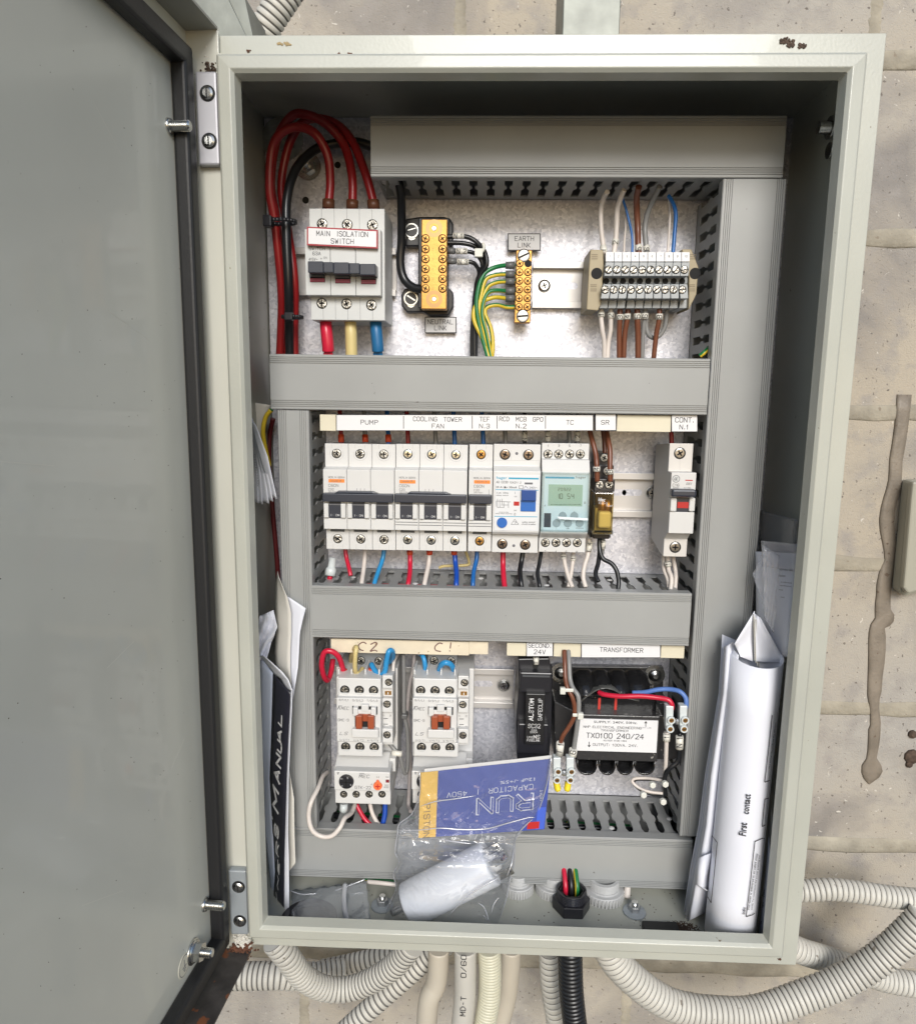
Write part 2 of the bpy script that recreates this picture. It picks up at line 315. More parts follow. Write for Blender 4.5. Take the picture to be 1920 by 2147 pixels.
        if len(me.vertices):
            xs = [a.co.x for a in me.vertices]; ys = [a.co.y for a in me.vertices]; k = size / .72; kx = k
            nl = st.count('\n') + 1
            if wid: kx = wid / max(1e-6, max(xs) - min(xs))
            cx = (max(xs) + min(xs)) / 2 if align == 'CENTER' else min(xs); cy = (max(ys) + min(ys)) / 2
            ux = Vector(ux) if ux else Vector((1, 0, 0)); uz = Vector(uz) if uz else Vector((0, 0, 1))
            c_, s_ = math.cos(rad(rot)), math.sin(rad(rot)); a1 = ux * c_ + uz * s_; a2 = -ux * s_ + uz * c_
            pos = Vector(pos)
            s.add([pos + a1 * ((a.co.x - cx) * kx) + a2 * ((a.co.y - cy) * k) for a in me.vertices], [tuple(p.vertices) for p in me.polygons], False)
        bpy.data.meshes.remove(me); bpy.data.objects.remove(ob); bpy.data.curves.remove(cu); return s
    def build(s, name, mats, parent=None, loc=None, bevel=0, seg=2, base=False):
        me = bpy.data.meshes.new(name)
        if loc is None:
            if parent is not None: loc = Vector(parent['_w'])
            else:
                lo = [min(v[i] for v in s.v) for i in range(3)]; hi = [max(v[i] for v in s.v) for i in range(3)]
                loc = Vector(((lo[0] + hi[0]) / 2, (lo[1] + hi[1]) / 2, lo[2]))
        me.from_pydata([(v - loc) * S for v in s.v], [], s.f)
        if not isinstance(mats, (list, tuple)): mats = [mats]
        for x in mats: me.materials.append(x)
        for p, i, k in zip(me.polygons, s.mi, s.sm): p.material_index = min(i, len(mats) - 1); p.use_smooth = k
        me.update()
        ob = bpy.data.objects.new(name, me); COL.objects.link(ob)
        if parent is not None: ob.parent = parent
        else: ob.location = loc * S
        ob['_w'] = tuple(loc)
        if bevel:
            b = ob.modifiers.new('bevel', 'BEVEL'); b.width = bevel * S; b.segments = seg; b.limit_method = 'ANGLE'; b.angle_limit = rad(40); b.use_clamp_overlap = True
        return ob
def tag(o, label=None, cat=None, group=None, kind=None):
    if label: o['label'] = label
    if cat: o['category'] = cat
    if group: o['group'] = group
    if kind: o['kind'] = kind
    return o
def thing(name, loc, label, cat, group=None):
    o = bpy.data.objects.new(name, None); COL.objects.link(o); o.location = Vector(loc) * S; o.empty_display_size = .01; o['_w'] = tuple(loc)
    return tag(o, label, cat, group)

# ------------------------------------------------------------ WALL and surroundings
b = M(); b.box(-6000, 6000, -8000, 448, -1260, -1250); tag(b.build('ground', mat('asphalt_ground', (.055, .055, .055), .8, var=.1, vscale=2)), kind='structure')  # unseen slab added for bounce light from below, kept dark to limit it
WY_ = 330
jz = [P('S', 1830, y, WY_).z for y in (126, 500, 865, 1183, 1486, 1773)]
stp = (jz[0] - jz[-1]) / 5
jz = [jz[0] + 2 * stp, jz[0] + stp] + jz + [jz[-1] - stp, jz[-1] - 2 * stp, jz[-1] - 3 * stp]
b = M(); b.smooth = False
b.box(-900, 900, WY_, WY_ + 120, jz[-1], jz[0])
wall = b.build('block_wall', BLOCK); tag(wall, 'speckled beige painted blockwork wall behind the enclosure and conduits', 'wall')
b = M()
def bead(a, c, r=9):
    p = [Vector(a).lerp(Vector(c), i / 60) + Vector((random.uniform(-.6, .6), 0, random.uniform(-.8, .8))) for i in range(61)]
    o = len(b.v); jit = [random.uniform(.82, 1.16) for _ in range(64)]; b.tube(p, lambda t: r * jit[int(t * 60)], seg=14, smoothp=False)
    for v in b.v[o:]: v.y = WY_ + .5 + (v.y - WY_ - 4) * .24
for z in jz[1:-1]: bead((-880, WY_ + 4, z), (880, WY_ + 4, z))
xj = {1: [P('S', 1835, 40, WY_).x, P('S', 965, 30, WY_).x]}
W0 = abs(xj[1][0] - xj[1][1]); b0 = P('S', 638, 2130, WY_).x; b1 = P('S', 1312, 2120, WY_).x
for i in range(len(jz) - 1):
    if i == 1: xs = [xj[1][1] - W0, xj[1][1], xj[1][0]]
    elif i == 0: xs = []
    else: xs = [-200 + (W0 / 2 if i % 2 == 0 else 0) - 190 * 1 + 380 * k for k in range(-1, 3)] if i < 7 else ([b0, b1] if i == 8 or i == 7 else [])
    if i in (2, 3, 4, 5, 6): xs = [x for x in xs if x < 150] + [820]
    if i == 7: xs = [b0 - (b1 - b0), b0, b1, b1 + (b1 - b0)]
    for x in xs: bead((x, WY_ + 4.5, jz[i]), (x, WY_ + 4.5, jz[i + 1]), 6.5)
b.build('mortar_joints', MORTAR, wall)

def flat(k, pts, Y, th): return [(P(k, x, y, Y).x, P(k, x, y, Y).z) for x, y in pts]
# drip on the wall
b = M(); L = [(668, -440), (660, -320), (645, -200), (625, -80), (625, 0), (612, 60), (590, 130), (572, 210), (578, 300), (595, 370), (603, 440), (580, 480), (560, 560), (556, 640), (548, 700), (553, 750), (520, 800), (515, 860), (515, 960), (512, 1080), (508, 1160), (520, 1230), (528, 1320), (515, 1350), (512, 1440), (508, 1500), (475, 1550), (480, 1600), (515, 1640)]
Rr = [(740, -440), (728, -320), (712, -200), (690, -80), (688, 0), (680, 80), (660, 140), (645, 210), (650, 290), (662, 370), (658, 440), (645, 500), (632, 580), (628, 640), (624, 700), (650, 740), (640, 790), (595, 800), (603, 860), (600, 960), (585, 1060), (578, 1160), (562, 1200), (575, 1310), (573, 1350), (572, 1400), (552, 1500), (585, 1550), (585, 1590), (515, 1640)]
n_ = min(len(L), len(Rr)); rows = []
for i in range(40):
    t = i / 39
    def at(A):
        x = t * (len(A) - 1); j = min(int(x), len(A) - 2); f = x - j; return A[j][0] * (1 - f) + A[j + 1][0] * f, A[j][1] * (1 - f) + A[j + 1][1] * f
    a, c = P('G6', *at(L), WY_ - 2.0), P('G6', *at(Rr), WY_ - 2.0)
    rows.append([a + Vector((-.4, 1.8, 0)), a, a.lerp(c, .3) + Vector((0, -.1, 0)), a.lerp(c, .7) + Vector((0, -.1, 0)), c, c + Vector((.4, 1.8, 0))])
b.smooth = True; b.sheet(rows, .4); tag(b.build('drip_stain', STAIN), 'long brown dried drip running down the wall right of the enclosure', 'stain')
# neighbouring box at the right edge
b = M(); pr = flat('G6', [(735, 20), (722, 120), (676, 610), (708, 640), (1000, 560), (1000, 20)], 312, 0)
nb = thing('wall_box', (P('G6', 760, 600, 300)), 'pale grey box corner on the wall at the right edge of the photo', 'box')
b.prism(pr, 312, 329); b.build('box_body', mat('beige_box_paint', (.36, .345, .28), .4), nb, bevel=3)
b = M(); pr = flat('G6', [(743, 25), (734, 100), (692, 590), (716, 622), (1000, 540), (1000, 25)], 304, 0); b.prism(pr, 302, 311); b.build('box_cover', MATS['beige_box_paint'], nb, bevel=2)
for pts, lb in (([(1590 - 1400, 0)], ''),): pass
b = M(); b.smooth = True
for (x, y, r) in ((740, 1370, 5), (738, 1490, 9), (722, 1530, 4)): b.lathe(P('G6', x, y, WY_ + .5), (0, -1, 0), [(0, r), (3, r * .9), (5, r * .4)], 9)
tag(b.build('dried_mud', DIRT), 'small brown dried mud lumps low on the wall at right', 'mud')

# galvanised struts above the enclosure
def strut(x0, x1, z0, z1, Y0, Y1, label):
    b = M(); t = 2.5
    b.box(x0, x1, Y0, Y0 + t, z0, z1); b.box(x0, x0 + t, Y0 + t, Y1, z0, z1); b.box(x1 - t, x1, Y0 + t, Y1, z0, z1)
    tag(b.build('steel_strut', GALV0, bevel=.8), label, 'strut', 'galvanised struts behind the enclosure')
a = P('S', 1180, 30, 225).x; strut(a, P('S', 1300, 30, 225).x, 200, 460, 225, 300, 'galvanised strut rising above the middle of the enclosure top')
# bracket at upper left: sloping channel leg
b = M(); p0 = P('C6', 1360, -60, 60); p1 = P('C6', 1640, 270, 60); p2 = P('C6', 1830, 270, 60); p3 = P('C6', 1650, -60, 60)
b.prism([(p0.x - 12, p0.z), (p1.x - 8, p1.z), (P('C6', 1810, 250, 60).x, p2.z), (p3.x, p3.z)], 60, 63)
b.prism([(P('C6', 1660, -60, 63.5).x, p3.z), (P('C6', 1815, 250, 63.5).x, p2.z), (P('C6', 1815, 250, 63.5).x + 4, p2.z), (P('C6', 1790, -60, 63.5).x, p3.z)], 63.5, 110)
tag(b.build('steel_bracket', GALV0, bevel=.5), 'pale galvanised bracket at upper left between door and ribbed conduit', 'bracket')

# ------------------------------------------------------------ conduits
def conduit(k, pts, r, name, label, mats, pitch=3.6, depth=1.1, group='ribbed conduits around the enclosure'):
    if r > 15: r *= .58; pitch *= (1.2 if pitch > 4.4 else 1)
    p = smooth([P(k, *a) for a in pts], 24)
    d = [0]
    for i in range(1, len(p)): d.append(d[-1] + (p[i] - p[i - 1]).length)
    out = []; prof = []; s = 0; j = 0
    offs = [(0, 0, 0), (.12, .35 * depth, 0), (.5, 0, 0), (.62, 0, 0)]
    pat = [(0.0, -depth), (.17, -depth), (.25, -.2), (.4, 0), (.72, 0), (.92, -.2)]
    while s < d[-1] - pitch:
        for f, dr in pat:
            x = s + f * pitch
            while j < len(d) - 2 and d[j + 1] < x: j += 1
            t = (x - d[j]) / max(1e-6, d[j + 1] - d[j]); out.append(p[j].lerp(p[j + 1], t)); prof.append(r + dr)
        s += pitch
    b = M(); N = len(out); seg = 28
    b.tube(out, lambda t: prof[min(N - 1, int(round(t * (N - 1))))], seg=seg, smoothp=False)
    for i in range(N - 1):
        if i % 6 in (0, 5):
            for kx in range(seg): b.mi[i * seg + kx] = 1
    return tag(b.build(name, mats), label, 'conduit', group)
CM = [COND, CONDD]
conduit('C1', [(780, -120, 150), (640, 90, 150), (560, 230, 152), (520, 330, 155)], 11.5, 'ribbed_conduit', 'white ribbed conduit entering behind the enclosure top at upper left', CM, 4.5)
conduit('G3', [(430, 935, 250), (600, 932, 250), (800, 930, 252), (1000, 935, 262), (1250, 905, 275)], 24.5, 'ribbed_conduit', 'short straight ribbed conduit behind the door corner, below the enclosure', CM, 4.6)
conduit('G3', [(760, 690, 170), (850, 800, 175), (960, 940, 190), (1120, 1020, 205), (1330, 1005, 210), (1560, 880, 200), (1720, 700, 190)], 21, 'ribbed_conduit', 'ribbed conduit sagging in a U under the enclosure bottom left', CM, 4.6)
conduit('G3', [(1080, 890, 285), (1250, 855, 290), (1500, 800, 290), (1800, 740, 290)], 18, 'ribbed_conduit', 'dirty ribbed conduit half hidden behind the left U shaped one', CM, 5)
conduit('G3', [(1180, 1370, 230), (1400, 1170, 232), (1640, 960, 240), (1830, 790, 245), (1960, 700, 245)], 19, 'ribbed_conduit', 'grimy ribbed conduit rising diagonally to the enclosure bottom', CM, 5)
conduit('G4', [(470, 480, 205), (476, 620, 206), (470, 780, 206), (440, 960, 206), (425, 1050, 206)], 20, 'ribbed_conduit', 'cream finely ribbed conduit hanging beside the smooth lettered pipe', [CONDC, CONDCD], 3.4, .8)
conduit('G4', [(830, 500, 230), (835, 650, 230), (850, 780, 230), (880, 960, 232), (890, 1050, 232)], 19, 'ribbed_conduit', 'cream ribbed conduit directly left of the black one', CM, 5.5)
conduit('G4', [(952, 480, 180), (955, 620, 180), (962, 760, 180), (985, 960, 182), (1000, 1050, 182)], 20.5, 'black_ribbed_conduit', 'black ribbed conduit dropping from the middle of the enclosure bottom', [CONDK, CONDK], 4.4)
conduit('G5', [(-480, 700, 205), (-390, 890, 205), (-220, 1060, 205), (-50, 1180, 206), (110, 1240, 208), (330, 1272, 210), (640, 1270, 215), (980, 1160, 220), (1300, 1030, 222), (1600, 840, 222), (1900, 560, 222)], 26.5, 'ribbed_conduit', 'longest ribbed conduit sweeping from the enclosure bottom up to the right edge', CM, 4.7)
conduit('G5', [(850, 370, 245), (1000, 378, 245), (1200, 368, 245), (1450, 395, 245), (1650, 425, 245), (1900, 450, 245)], 19, 'ribbed_conduit', 'upper ribbed conduit leaving the right side of the enclosure', CM, 4.6)
conduit('G5', [(860, 770, 255), (1000, 830, 260), (1200, 890, 270), (1400, 960, 276), (1600, 1030, 280), (1900, 1080, 280)], 23, 'ribbed_conduit', 'ribbed conduit passing behind the long sweeping one at lower right', CM, 4.9)
def pipe(k, pts, r, label, m=PIPE):
    r *= .51; b = M(); b.tube([P(k, *a) for a in pts], r, seg=24, n=10); return tag(b.build('plastic_pipe', m), label, 'pipe', 'smooth pipes under the enclosure')
pipe('G4', [(170, 480, 215), (165, 620, 216), (150, 700, 215), (112, 790, 212), (95, 960, 212), (88, 1080, 212)], 21, 'beige heat-bent smooth pipe with a kink, leftmost of the smooth pipes')
pp = pipe('G4', [(328, 480, 200), (328, 640, 200), (325, 780, 200), (305, 960, 201), (290, 1080, 201)], 21.5, 'grey smooth pipe printed with letters beside the kinked pipe', mat('pale_grey_pipe', (.52, .50, .45), .42, var=.05, vscale=18))
b = M()
def vt(b, k, s, x, y, Y, hpx, lpx, rot=90, **kw): g = q(k, x, y); b.text(s, P(k, x, y, Y), mm(*g, Y, hpx / CR[k][2]), mm(*g, Y, lpx / CR[k][2]), rot=rot, **kw)
vt(b, 'G4', '0/60', 318, 590, 188.2, 30, 150, 90); vt(b, 'G4', 'MD-T', 315, 828, 188.4, 30, 130, 88, bold=.0)
b.build('lettering', INK, pp)
pipe('G4', [(600, 480, 265), (592, 620, 265), (575, 760, 264), (540, 900, 262), (500, 1080, 262)], 22, 'plain beige smooth pipe hanging right of the cream ribbed conduit')

# ------------------------------------------------------------ ENCLOSURE
ZC = 2.0
box = thing('enclosure', (0, 100, -300 + ZC), 'open pale grey steel electrical enclosure with a rolled front lip, mounted on the wall', 'electrical cabinet')
def ring(prof, b=None):
    b = b or M(); n = len(prof); o = len(b.v)
    for sx, sz in ((-1, -1), (1, -1), (1, 1), (-1, 1)):
        for t, Y in prof: b.v.append(Vector((sx * (200 - t), Y, ZC + sz * (301 - t))))
    for c in range(4):
        c2 = (c + 1) % 4
        for i in range(n):
            j = (i + 1) % n; b.f.append([o + c * n + i, o + c2 * n + i, o + c2 * n + j, o + c * n + j]); b.mi.append(b.cur); b.sm.append(False)
    return b
DEP = 216
ring([(0, DEP), (0, 13), (14.6, 13), (14.6, 2.4), (16.2, .6), (23, 0), (25.0, 2), (26.5, 10), (25.6, 10), (23.6, 3.2), (16.6, 3.4), (16.6, 14.2), (1.5, 14.2), (1.5, DEP)]).build('shell', PAINT, box, bevel=.9, seg=3)
b = M(); b.box(-198.4, 198.4, DEP - 2, DEP, ZC - 299.4, ZC + 299.4); b.build('back_panel', PAINT, box)
# dirt and rust marks on the top flange and lip corners
b = M(); b.smooth = False
def blob(b, k, x, y, Y, w_, h_, n=26, th=.5):
    sm = .35 if th < .1 else 1
    c = P(k, x, y, Y); W = mm(*q(k, x, y), Y, w_ / CR[k][2]); H = mm(*q(k, x, y), Y, h_ / CR[k][2])
    for i in range(n):
        a = random.uniform(0, 6.28); r = random.random() ** .6
        p = c + Vector((math.cos(a) * r * W / 2, 0, math.sin(a) * r * H / 2 + math.cos(a) * r * -H * .2)); s = random.uniform(.2, .9) * sm
        pts = [(p.x + math.cos(t) * s * random.uniform(.5, 1.4), p.z + math.sin(t) * s * random.uniform(.5, 1.2)) for t in (0, 1, 2, 3, 4, 5.2)]
        b.prism(pts, p.y - random.uniform(.1, th), p.y + .2)
blob(b, 'C5', 880, 310, 12.8, 120, 60, 90); blob(b, 'C5', 980, 335, 12.8, 70, 30, 30); b.build('mud_mark', DIRT, box)
b = M(); blob(b, 'C1', 720, 330, 12.8, 110, 25, 26, .3); b.build('dried_web', mat('tan_web', (.36, .27, .14), .9), box)
b = M()
for k, x, y, w_ in (('C1', 440, 385, 40), ('C1', 1210, 408, 40), ('C1', 1130, 410, 15), ('G5', 817, 882, 26), ('G3', 614, 708, 20)):
    b = M(); blob(b, k, x, y, 12.8 if k == 'C1' else .4, w_, w_ * .5, 8, .3); b.build('rust_spot', RUST, box)
# floor glands, nuts
FZ = ZC - 299.6
def onfloor(k, x, y): return U(*q(k, x, y), Z=FZ)
NUTW = mat('dusty_white_nut', (.50, .50, .49), .5, var=.1, vscale=80)  # white nuts toned down to a light grey
def gland(k, x, y, r, label, m, hexa=False):
    p = onfloor(k, x, y); t = thing('conduit_lock_nut', p, label, 'gland', None if hexa else 'white conduit nuts on the enclosure floor')
    b = M()
    if hexa: b.lathe(p, (0, 0, 1), [(0, r), (9, r), (9, r * .78), (16, r * .78), (16, r * .62), (3, r * .62)], 6)
    else:
        for i in range(36):
            a = i / 36 * 2 * math.pi; c, s_ = math.cos(a), math.sin(a); b.obox(p + Vector((c * r - s_ * .8, s_ * r + c * .8, 0)), Vector((s_ * 1.6, -c * 1.6, 0)), Vector((c * .8, s_ * .8, 0)), Vector((0, 0, 6.5)))
        b.lathe(p, (0, 0, 1), [(0, r), (7.5, r), (7.5, r * .8), (9, r * .8), (9, r * .68), (2, r * .68)], 32)
    b.build('nut', m, t, bevel=.5 if hexa else 0)
    b = M(); pr = [(2, r * .66)]
    for i in range(6): pr += [(8 + i * 1.3, r * .78), (8.6 + i * 1.3, r * .73)]
    pr += [(16, r * .78), (16, r * .6), (3, r * .6)]
    b.lathe(p, (0, 0, 1), pr, 28); b.build('threaded_end', m, t)
gland('G4', 640, 130, 12, 'white ribbed nut half hidden behind the bag, left of the pair under the bottom trunking', NUTW)
gland('G4', 850, 135, 13.5, 'white ribbed nut immediately left of the black hexagonal gland', NUTW)
gland('G4', 1150, 165, 15.5, 'largest white ribbed nut, right of the black hexagonal gland', NUTW)
gland('G4', 958, 240, 14.5, 'black hexagonal gland with red, black and green wires entering it', BLACK, True)
gl = onfloor('G4', 958, 235)
for dx, ms, st, lb in ((-4.5, [WR2], None, 'red wire going down into the black hexagonal gland'), (0, [WK], None, 'black wire going down into the black hexagonal gland'), (4.5, [GRN, YLW], 5, 'green and yellow wire going down into the black hexagonal gland')):
    b = M(); b.tube([gl + Vector((dx, 2, 4)), gl + Vector((dx, 3, 16)), Vector((gl.x + dx - 1, (gl.y + 92) / 2, FZ + 27)), Vector((gl.x + dx - 2, 92, FZ + 38)), Vector((gl.x + dx - 3, 108, FZ + 43))], 1.9, stripe=st); tag(b.build('wire', ms), lb, 'wire', 'wires into the black gland')
def floorbolt(k, x, y, label):
    p = onfloor(k, x, y); t = thing('floor_bolt', p, label, 'bolt', 'bolts through the enclosure floor'); b = M()
    b.lathe(p, (0, 0, 1), [(0, 9), (1.4, 8.6), (1.8, 6)], 18); b.build('washer', mat('sealant_grey', (.33, .36, .38), .5, bump=.6, bscale=200), t)
    b = M(); b.lathe(p, (0, 0, 1), [(1.5, 4.6), (6, 4.6)], 6); b.build('nut', ZINC, t, bevel=.4); b = M(); b.cyl(p, (0, 0, 1), 2.4, 9, 14); b.build('stud', STEEL, t)
floorbolt('G4', 1335, 265, 'bolt on the enclosure floor near the rolled papers'); floorbolt('G3', 1500, 455, 'bolt on the enclosure floor left of the plastic bag')
p = onfloor('G4', 1480, 375); b = M(); b.box(p.x - 12, p.x + 14, p.y - 8, p.y + 4, FZ, FZ + 5); tag(b.build('rubber_block', BLACKR, bevel=.8), 'small black rubber block behind the bottom lip near the papers', 'rubber block')
b = M(); p = onfloor('G4', 1610, 360); 
for i in range(420):
    a = random.uniform(0, 6.28); r = random.random() ** .6; b.lathe(p + Vector((math.cos(a) * r * 15, math.sin(a) * r * 8, -.3)), (random.uniform(-.3, .3), random.uniform(-.3, .3), 1), [(0, random.uniform(.4, 1.2)), (.4 + 1.5 * (1 - r), .3)], 6)
tag(b.build('dust_pile', DIRT), 'brown dust pile on the floor beside the fanned papers', 'dust', kind='stuff')
# speckles of grit on floor
b = M()
for i in range(260):
    x, y = random.uniform(-170, 130), random.uniform(14, 120); s_ = random.uniform(.3, .8); b.box(x, x + s_, y, y + s_, FZ, FZ + .4)
tag(b.build('floor_grit', DIRT), 'dark grit scattered over the enclosure floor', 'grit', kind='stuff')
# small rusty wire offcut
b = M(); p = onfloor('G4', 1290, 190); b.tube([p + Vector((0, 0, 2)), p + Vector((1, 4, 12))], 2.6); tag(b.build('wire_offcut', WW), 'white wire offcut standing by the largest ribbed nut', 'wire offcut')

# ------------------------------------------------------------ DOOR
TH = rad(4); du = Vector((-math.sin(TH), -math.cos(TH), 0)); dn = Vector((math.cos(TH), -math.sin(TH), 0)); H0 = Vector((-186.2, 11.0, ZC))
def DP(u, w_, z): return H0 + du * u + dn * w_ + Vector((0, 0, z))
door = thing('cabinet_door', DP(0, -20, -302), 'pale grey enclosure door swung wide open at left with black gasket', 'cabinet door')
def dbox(b, u0, u1, w0, w1, z0, z1): return b.obox(DP(u0, w0, z0), du * (u1 - u0), dn * (w1 - w0), Vector((0, 0, z1 - z0)))
b = M(); dbox(b, 1.6, 398.4, -22, -19.5, -302.4, 302.4); b.build('door_panel', DOORP, door)
b = M(); dbox(b, 0, 1.6, -22, 0, -304, 304); b.build('hinge_side_flange', DOORP, door, bevel=.3); b = M(); dbox(b, 398.4, 400, -22, 0, -304, 304); b.build('lock_side_flange', DOORP, door, bevel=.3)
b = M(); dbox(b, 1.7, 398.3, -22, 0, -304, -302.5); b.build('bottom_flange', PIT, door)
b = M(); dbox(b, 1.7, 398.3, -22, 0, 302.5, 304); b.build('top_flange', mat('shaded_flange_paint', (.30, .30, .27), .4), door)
b = M(); b.smooth = False
for u0, u1, z0, z1 in ((13, 24, -288, 288), (13, 388, 276.5, 288), (13, 388, -288, -276.5), (377, 388, -288, 288)): dbox(b, u0, u1, -19.6, -10, z0, z1)
b.build('gasket', BLACKR, door, bevel=2.2, seg=3)
def stud(k, x, y, L_, r, nm='threaded_stud', nut=False):
    # point where the pixel ray meets the door panel
    g = q(k, x, y); d = R3.transposed() @ Vector(((g[0] - CX) / FPX, -(g[1] - CY) / FPX, -1.0)); o = DP(0, -19.5, 0)
    t = (o - CAMP).dot(dn) / d.dot(dn); p = CAMP + d * t
    b = M(); pr = [(-.5, r * 1.6), (1.5, r * 1.4), (2, r * .9)] if not nut else [(-.5, r)]
    i = 2.2
    while i < L_: pr += [(i, r), (i + .3, r), (i + .6, r * .74), (i + .75, r * .74)]; i += 1.15
    pr += [(L_, r), (L_ + .8, r * .75)]
    b.lathe(p, dn, pr, 18); s_ = b.build(nm, STEEL, door)
    if nut:
        b = M(); b.lathe(p, dn, [(0, r * 2.6), (1.2, r * 2.6), (1.3, r * 2.2), (2.4, r * 2.2)], 20); b.lathe(p, dn, [(2.4, r * 1.95), (7, r * 1.95)], 6); b.build('nut', STEEL, s_)
    return p
stud('C6', 1240, 925, 12, 3.0); stud('G3', 290, 445, 13, 3.1); pn = stud('G3', 205, 765, 13, 3.1, nut=True)
b = M(); g = q('G3', 150, 862); d = R3.transposed() @ Vector(((g[0] - CX) / FPX, -(g[1] - CY) / FPX, -1.0)); o = DP(0, -19.3, 0); p = CAMP + d * ((o - CAMP).dot(dn) / d.dot(dn))
b.lathe(p, dn, [(-.2, 7.5), (.1, 7.5)], 28); em = b.build('earth_sticker', mat('cream_sticker', (.62, .60, .50), .5), door)
b = M(); b.lathe(p, dn, [(.1, 6.6), (.14, 6.6)], 28); b.m(1); b.lathe(p, dn, [(.15, 6.1), (.2, 6.1)], 28); b.m(0)
for z, l_ in ((2.0, 0), (-1, 5), (-2.6, 3.2), (-4, 1.6)):
    if l_: b.obox(p + dn * .22 + du * (-l_ / 2) + Vector((0, 0, z)), du * l_, dn * .1, Vector((0, 0, .6)))
b.obox(p + dn * .22 + du * (-.3) + Vector((0, 0, -1)), du * .6, dn * .1, Vector((0, 0, 5)))
b.build('earth_symbol', [GINK, MATS['cream_sticker']], em)
# scratches and smears of wear on the door panel
SCR = mat('door_scratch', (.62, .61, .54), .6)
for i, (u, z, l_, sl_) in enumerate(((60, 120, 40, .3), (95, -40, 26, -.2), (150, 60, 55, .15), (120, -170, 34, .5), (45, -120, 18, -.6), (170, -230, 45, .1), (80, 210, 22, .8), (210, -90, 60, -.1))):
    b = M(); b.obox(DP(u, -19.48, z), du * l_ + Vector((0, 0, l_ * sl_)), dn * .03, Vector((0, 0, .35))); b.build('scratch', SCR, door)
b = M()
for i in range(220):
    u, z = random.uniform(28, 330), random.uniform(-260, 260); s_ = random.uniform(.15, .45); b.obox(DP(u, -19.5, z), du * s_, dn * .15, Vector((0, 0, s_)))
b.build('dust_specks', DIRT, door); door.children[-1]['kind'] = 'stuff'
# hinges
def hinge(z0, z1, lab, screws):
    t = thing('hinge', (-195, 8, z0), lab, 'hinge', 'hinges on the left edge of the opening'); x0, x1 = -199, -186.4
    b = M(); b.box(x0, x1, 4, 9.6, z0, z1); b.build('hinge_plate', mat('pale_zinc_plate', (.46, .46, .49), .4, metal=.35) if z0 > 0 else mat('painted_hinge', (.33, .36, .38), .35, metal=.2), t, bevel=1.2)
    for z in screws:
        b = M(); c = Vector(((x0 + x1) / 2 + .8, 4, z)); b.m(0).lathe(c, (0, -1, 0), [(-.2, 4.6), (.2, 4.6)], 24); b.m(1).lathe(c, (0, -1, 0), [(.1, 3.7), (1.2, 3.5), (1.8, 2.4)], 24); b.m(0).box(c.x - .35, c.x + .35, 4 - 2.0, 4 - 1.7, z - 3, z + 3); b.build('screw', [HOLE, STEEL], t)
za, zb = P('C1', 160, 560, 8).z, P('C1', 160, 1270, 8).z; hinge(zb, za, 'bright steel hinge plate near the top of the door edge', (P('C1', 160, 730, 8).z, P('C1', 160, 1090, 8).z))
za, zb = P('G3', 540, 190, 8).z, P('G3', 540, 625, 8).z; hinge(zb, za, 'dull steel hinge near the bottom of the door edge', (P('G3', 540, 300, 8).z, P('G3', 540, 530, 8).z))
b = M(); c = P('G3', 530, 700, 6)
for i in range(150): b.lathe(c + Vector((random.gauss(0, 2.4), random.uniform(1, 3), random.gauss(0, 3.6))), (random.uniform(-.6, .6), -1, random.uniform(-.6, .6)), [(0, random.uniform(.5, 1.4)), (.8, .4)], 7)
b.build('flaking_filler', FLAKE, door)
b = M(); c = P('G3', 555, 760, 9)
for i in range(170): b.lathe(c + Vector((random.gauss(-1, 4.5), random.uniform(-3, 1), random.gauss(1, 2.6))), (random.uniform(-.4, .4), -.6, .5), [(0, random.uniform(.4, 1.3)), (.4, .3)], 7)
b.build('rust_patch', RUST, door)
b = M(); c = P('C6', 1545, 400, 9)
for i in range(120): b.lathe(c + Vector((random.gauss(0, 1.8), random.uniform(1, 3), random.gauss(0, 4.2))), (0, -1, 0), [(0, random.uniform(.5, 1.4)), (.4, .4)], 7)
b.build('paint_flake', FLAKE, door)
b = M(); c = P('C6', 1535, 500, 8)
for i in range(70): b.lathe(c + Vector((random.gauss(0, 2.6), random.uniform(0, 3), random.gauss(0, 1.8))), (0, -1, 0), [(0, random.uniform(.3, 1.0)), (.6, .3)], 6)
b.build('dirt', DIRT, door)
# latch screw on the right inner wall
b = M(); p = U(*q('C5', 1205, 935), X=196); b.m(0).lathe(p, (-1, 0, 0), [(0, 7), (2, 7), (2, 4), (9, 4)], 18); b.lathe(p + Vector((0, 0, -14)), (-1, 0, 0), [(0, 5), (1.2, 5)], 18); tag(b.build('earth_bolt', STEEL), 'steel earth bolt on the right inner side wall near the top', 'bolt')

# ------------------------------------------------------------ MOUNTING PLATE
YP = 138
pl = thing('mounting_plate', (0, YP, -260), 'spangled galvanised mounting plate behind all the switchgear', 'mounting plate')
zt = P('C1', 600, 893, YP).z; xl = P('C2', 285, 900, YP).x
b = M(); b.box(xl, -xl + 4, YP, YP + 2.5, -255, zt); b.box(xl, xl + 2, YP + 2.5, YP + 16, -255, zt); b.build('plate_sheet', GALV, pl)
for k, x, y, r in (('C2', 640, 178, 2.6), ('C1', 1118, 1255, 2.4)):
    b = M(); b.cyl(P(k, x, y, YP - .15), (0, 1, 0), r, .3); b.build('drilled_hole', HOLE, pl)
def bolt_mount(k, x, y, R_=9):
    b = M(); c = P(k, x, y, YP); b.m(0).lathe(c, (0, -1, 0), [(0, R_), (1.5, R_), (1.6, R_ * .62)], 22); b.m(0).lathe(c, (0, -1, 0), [(1.5, R_ * .6), (6, R_ * .6)], 6); b.lathe(c, (0, -1, 0), [(2, 3), (12, 3), (12.5, 2)], 14); b.build('mounting_bolt', [STEEL], pl)
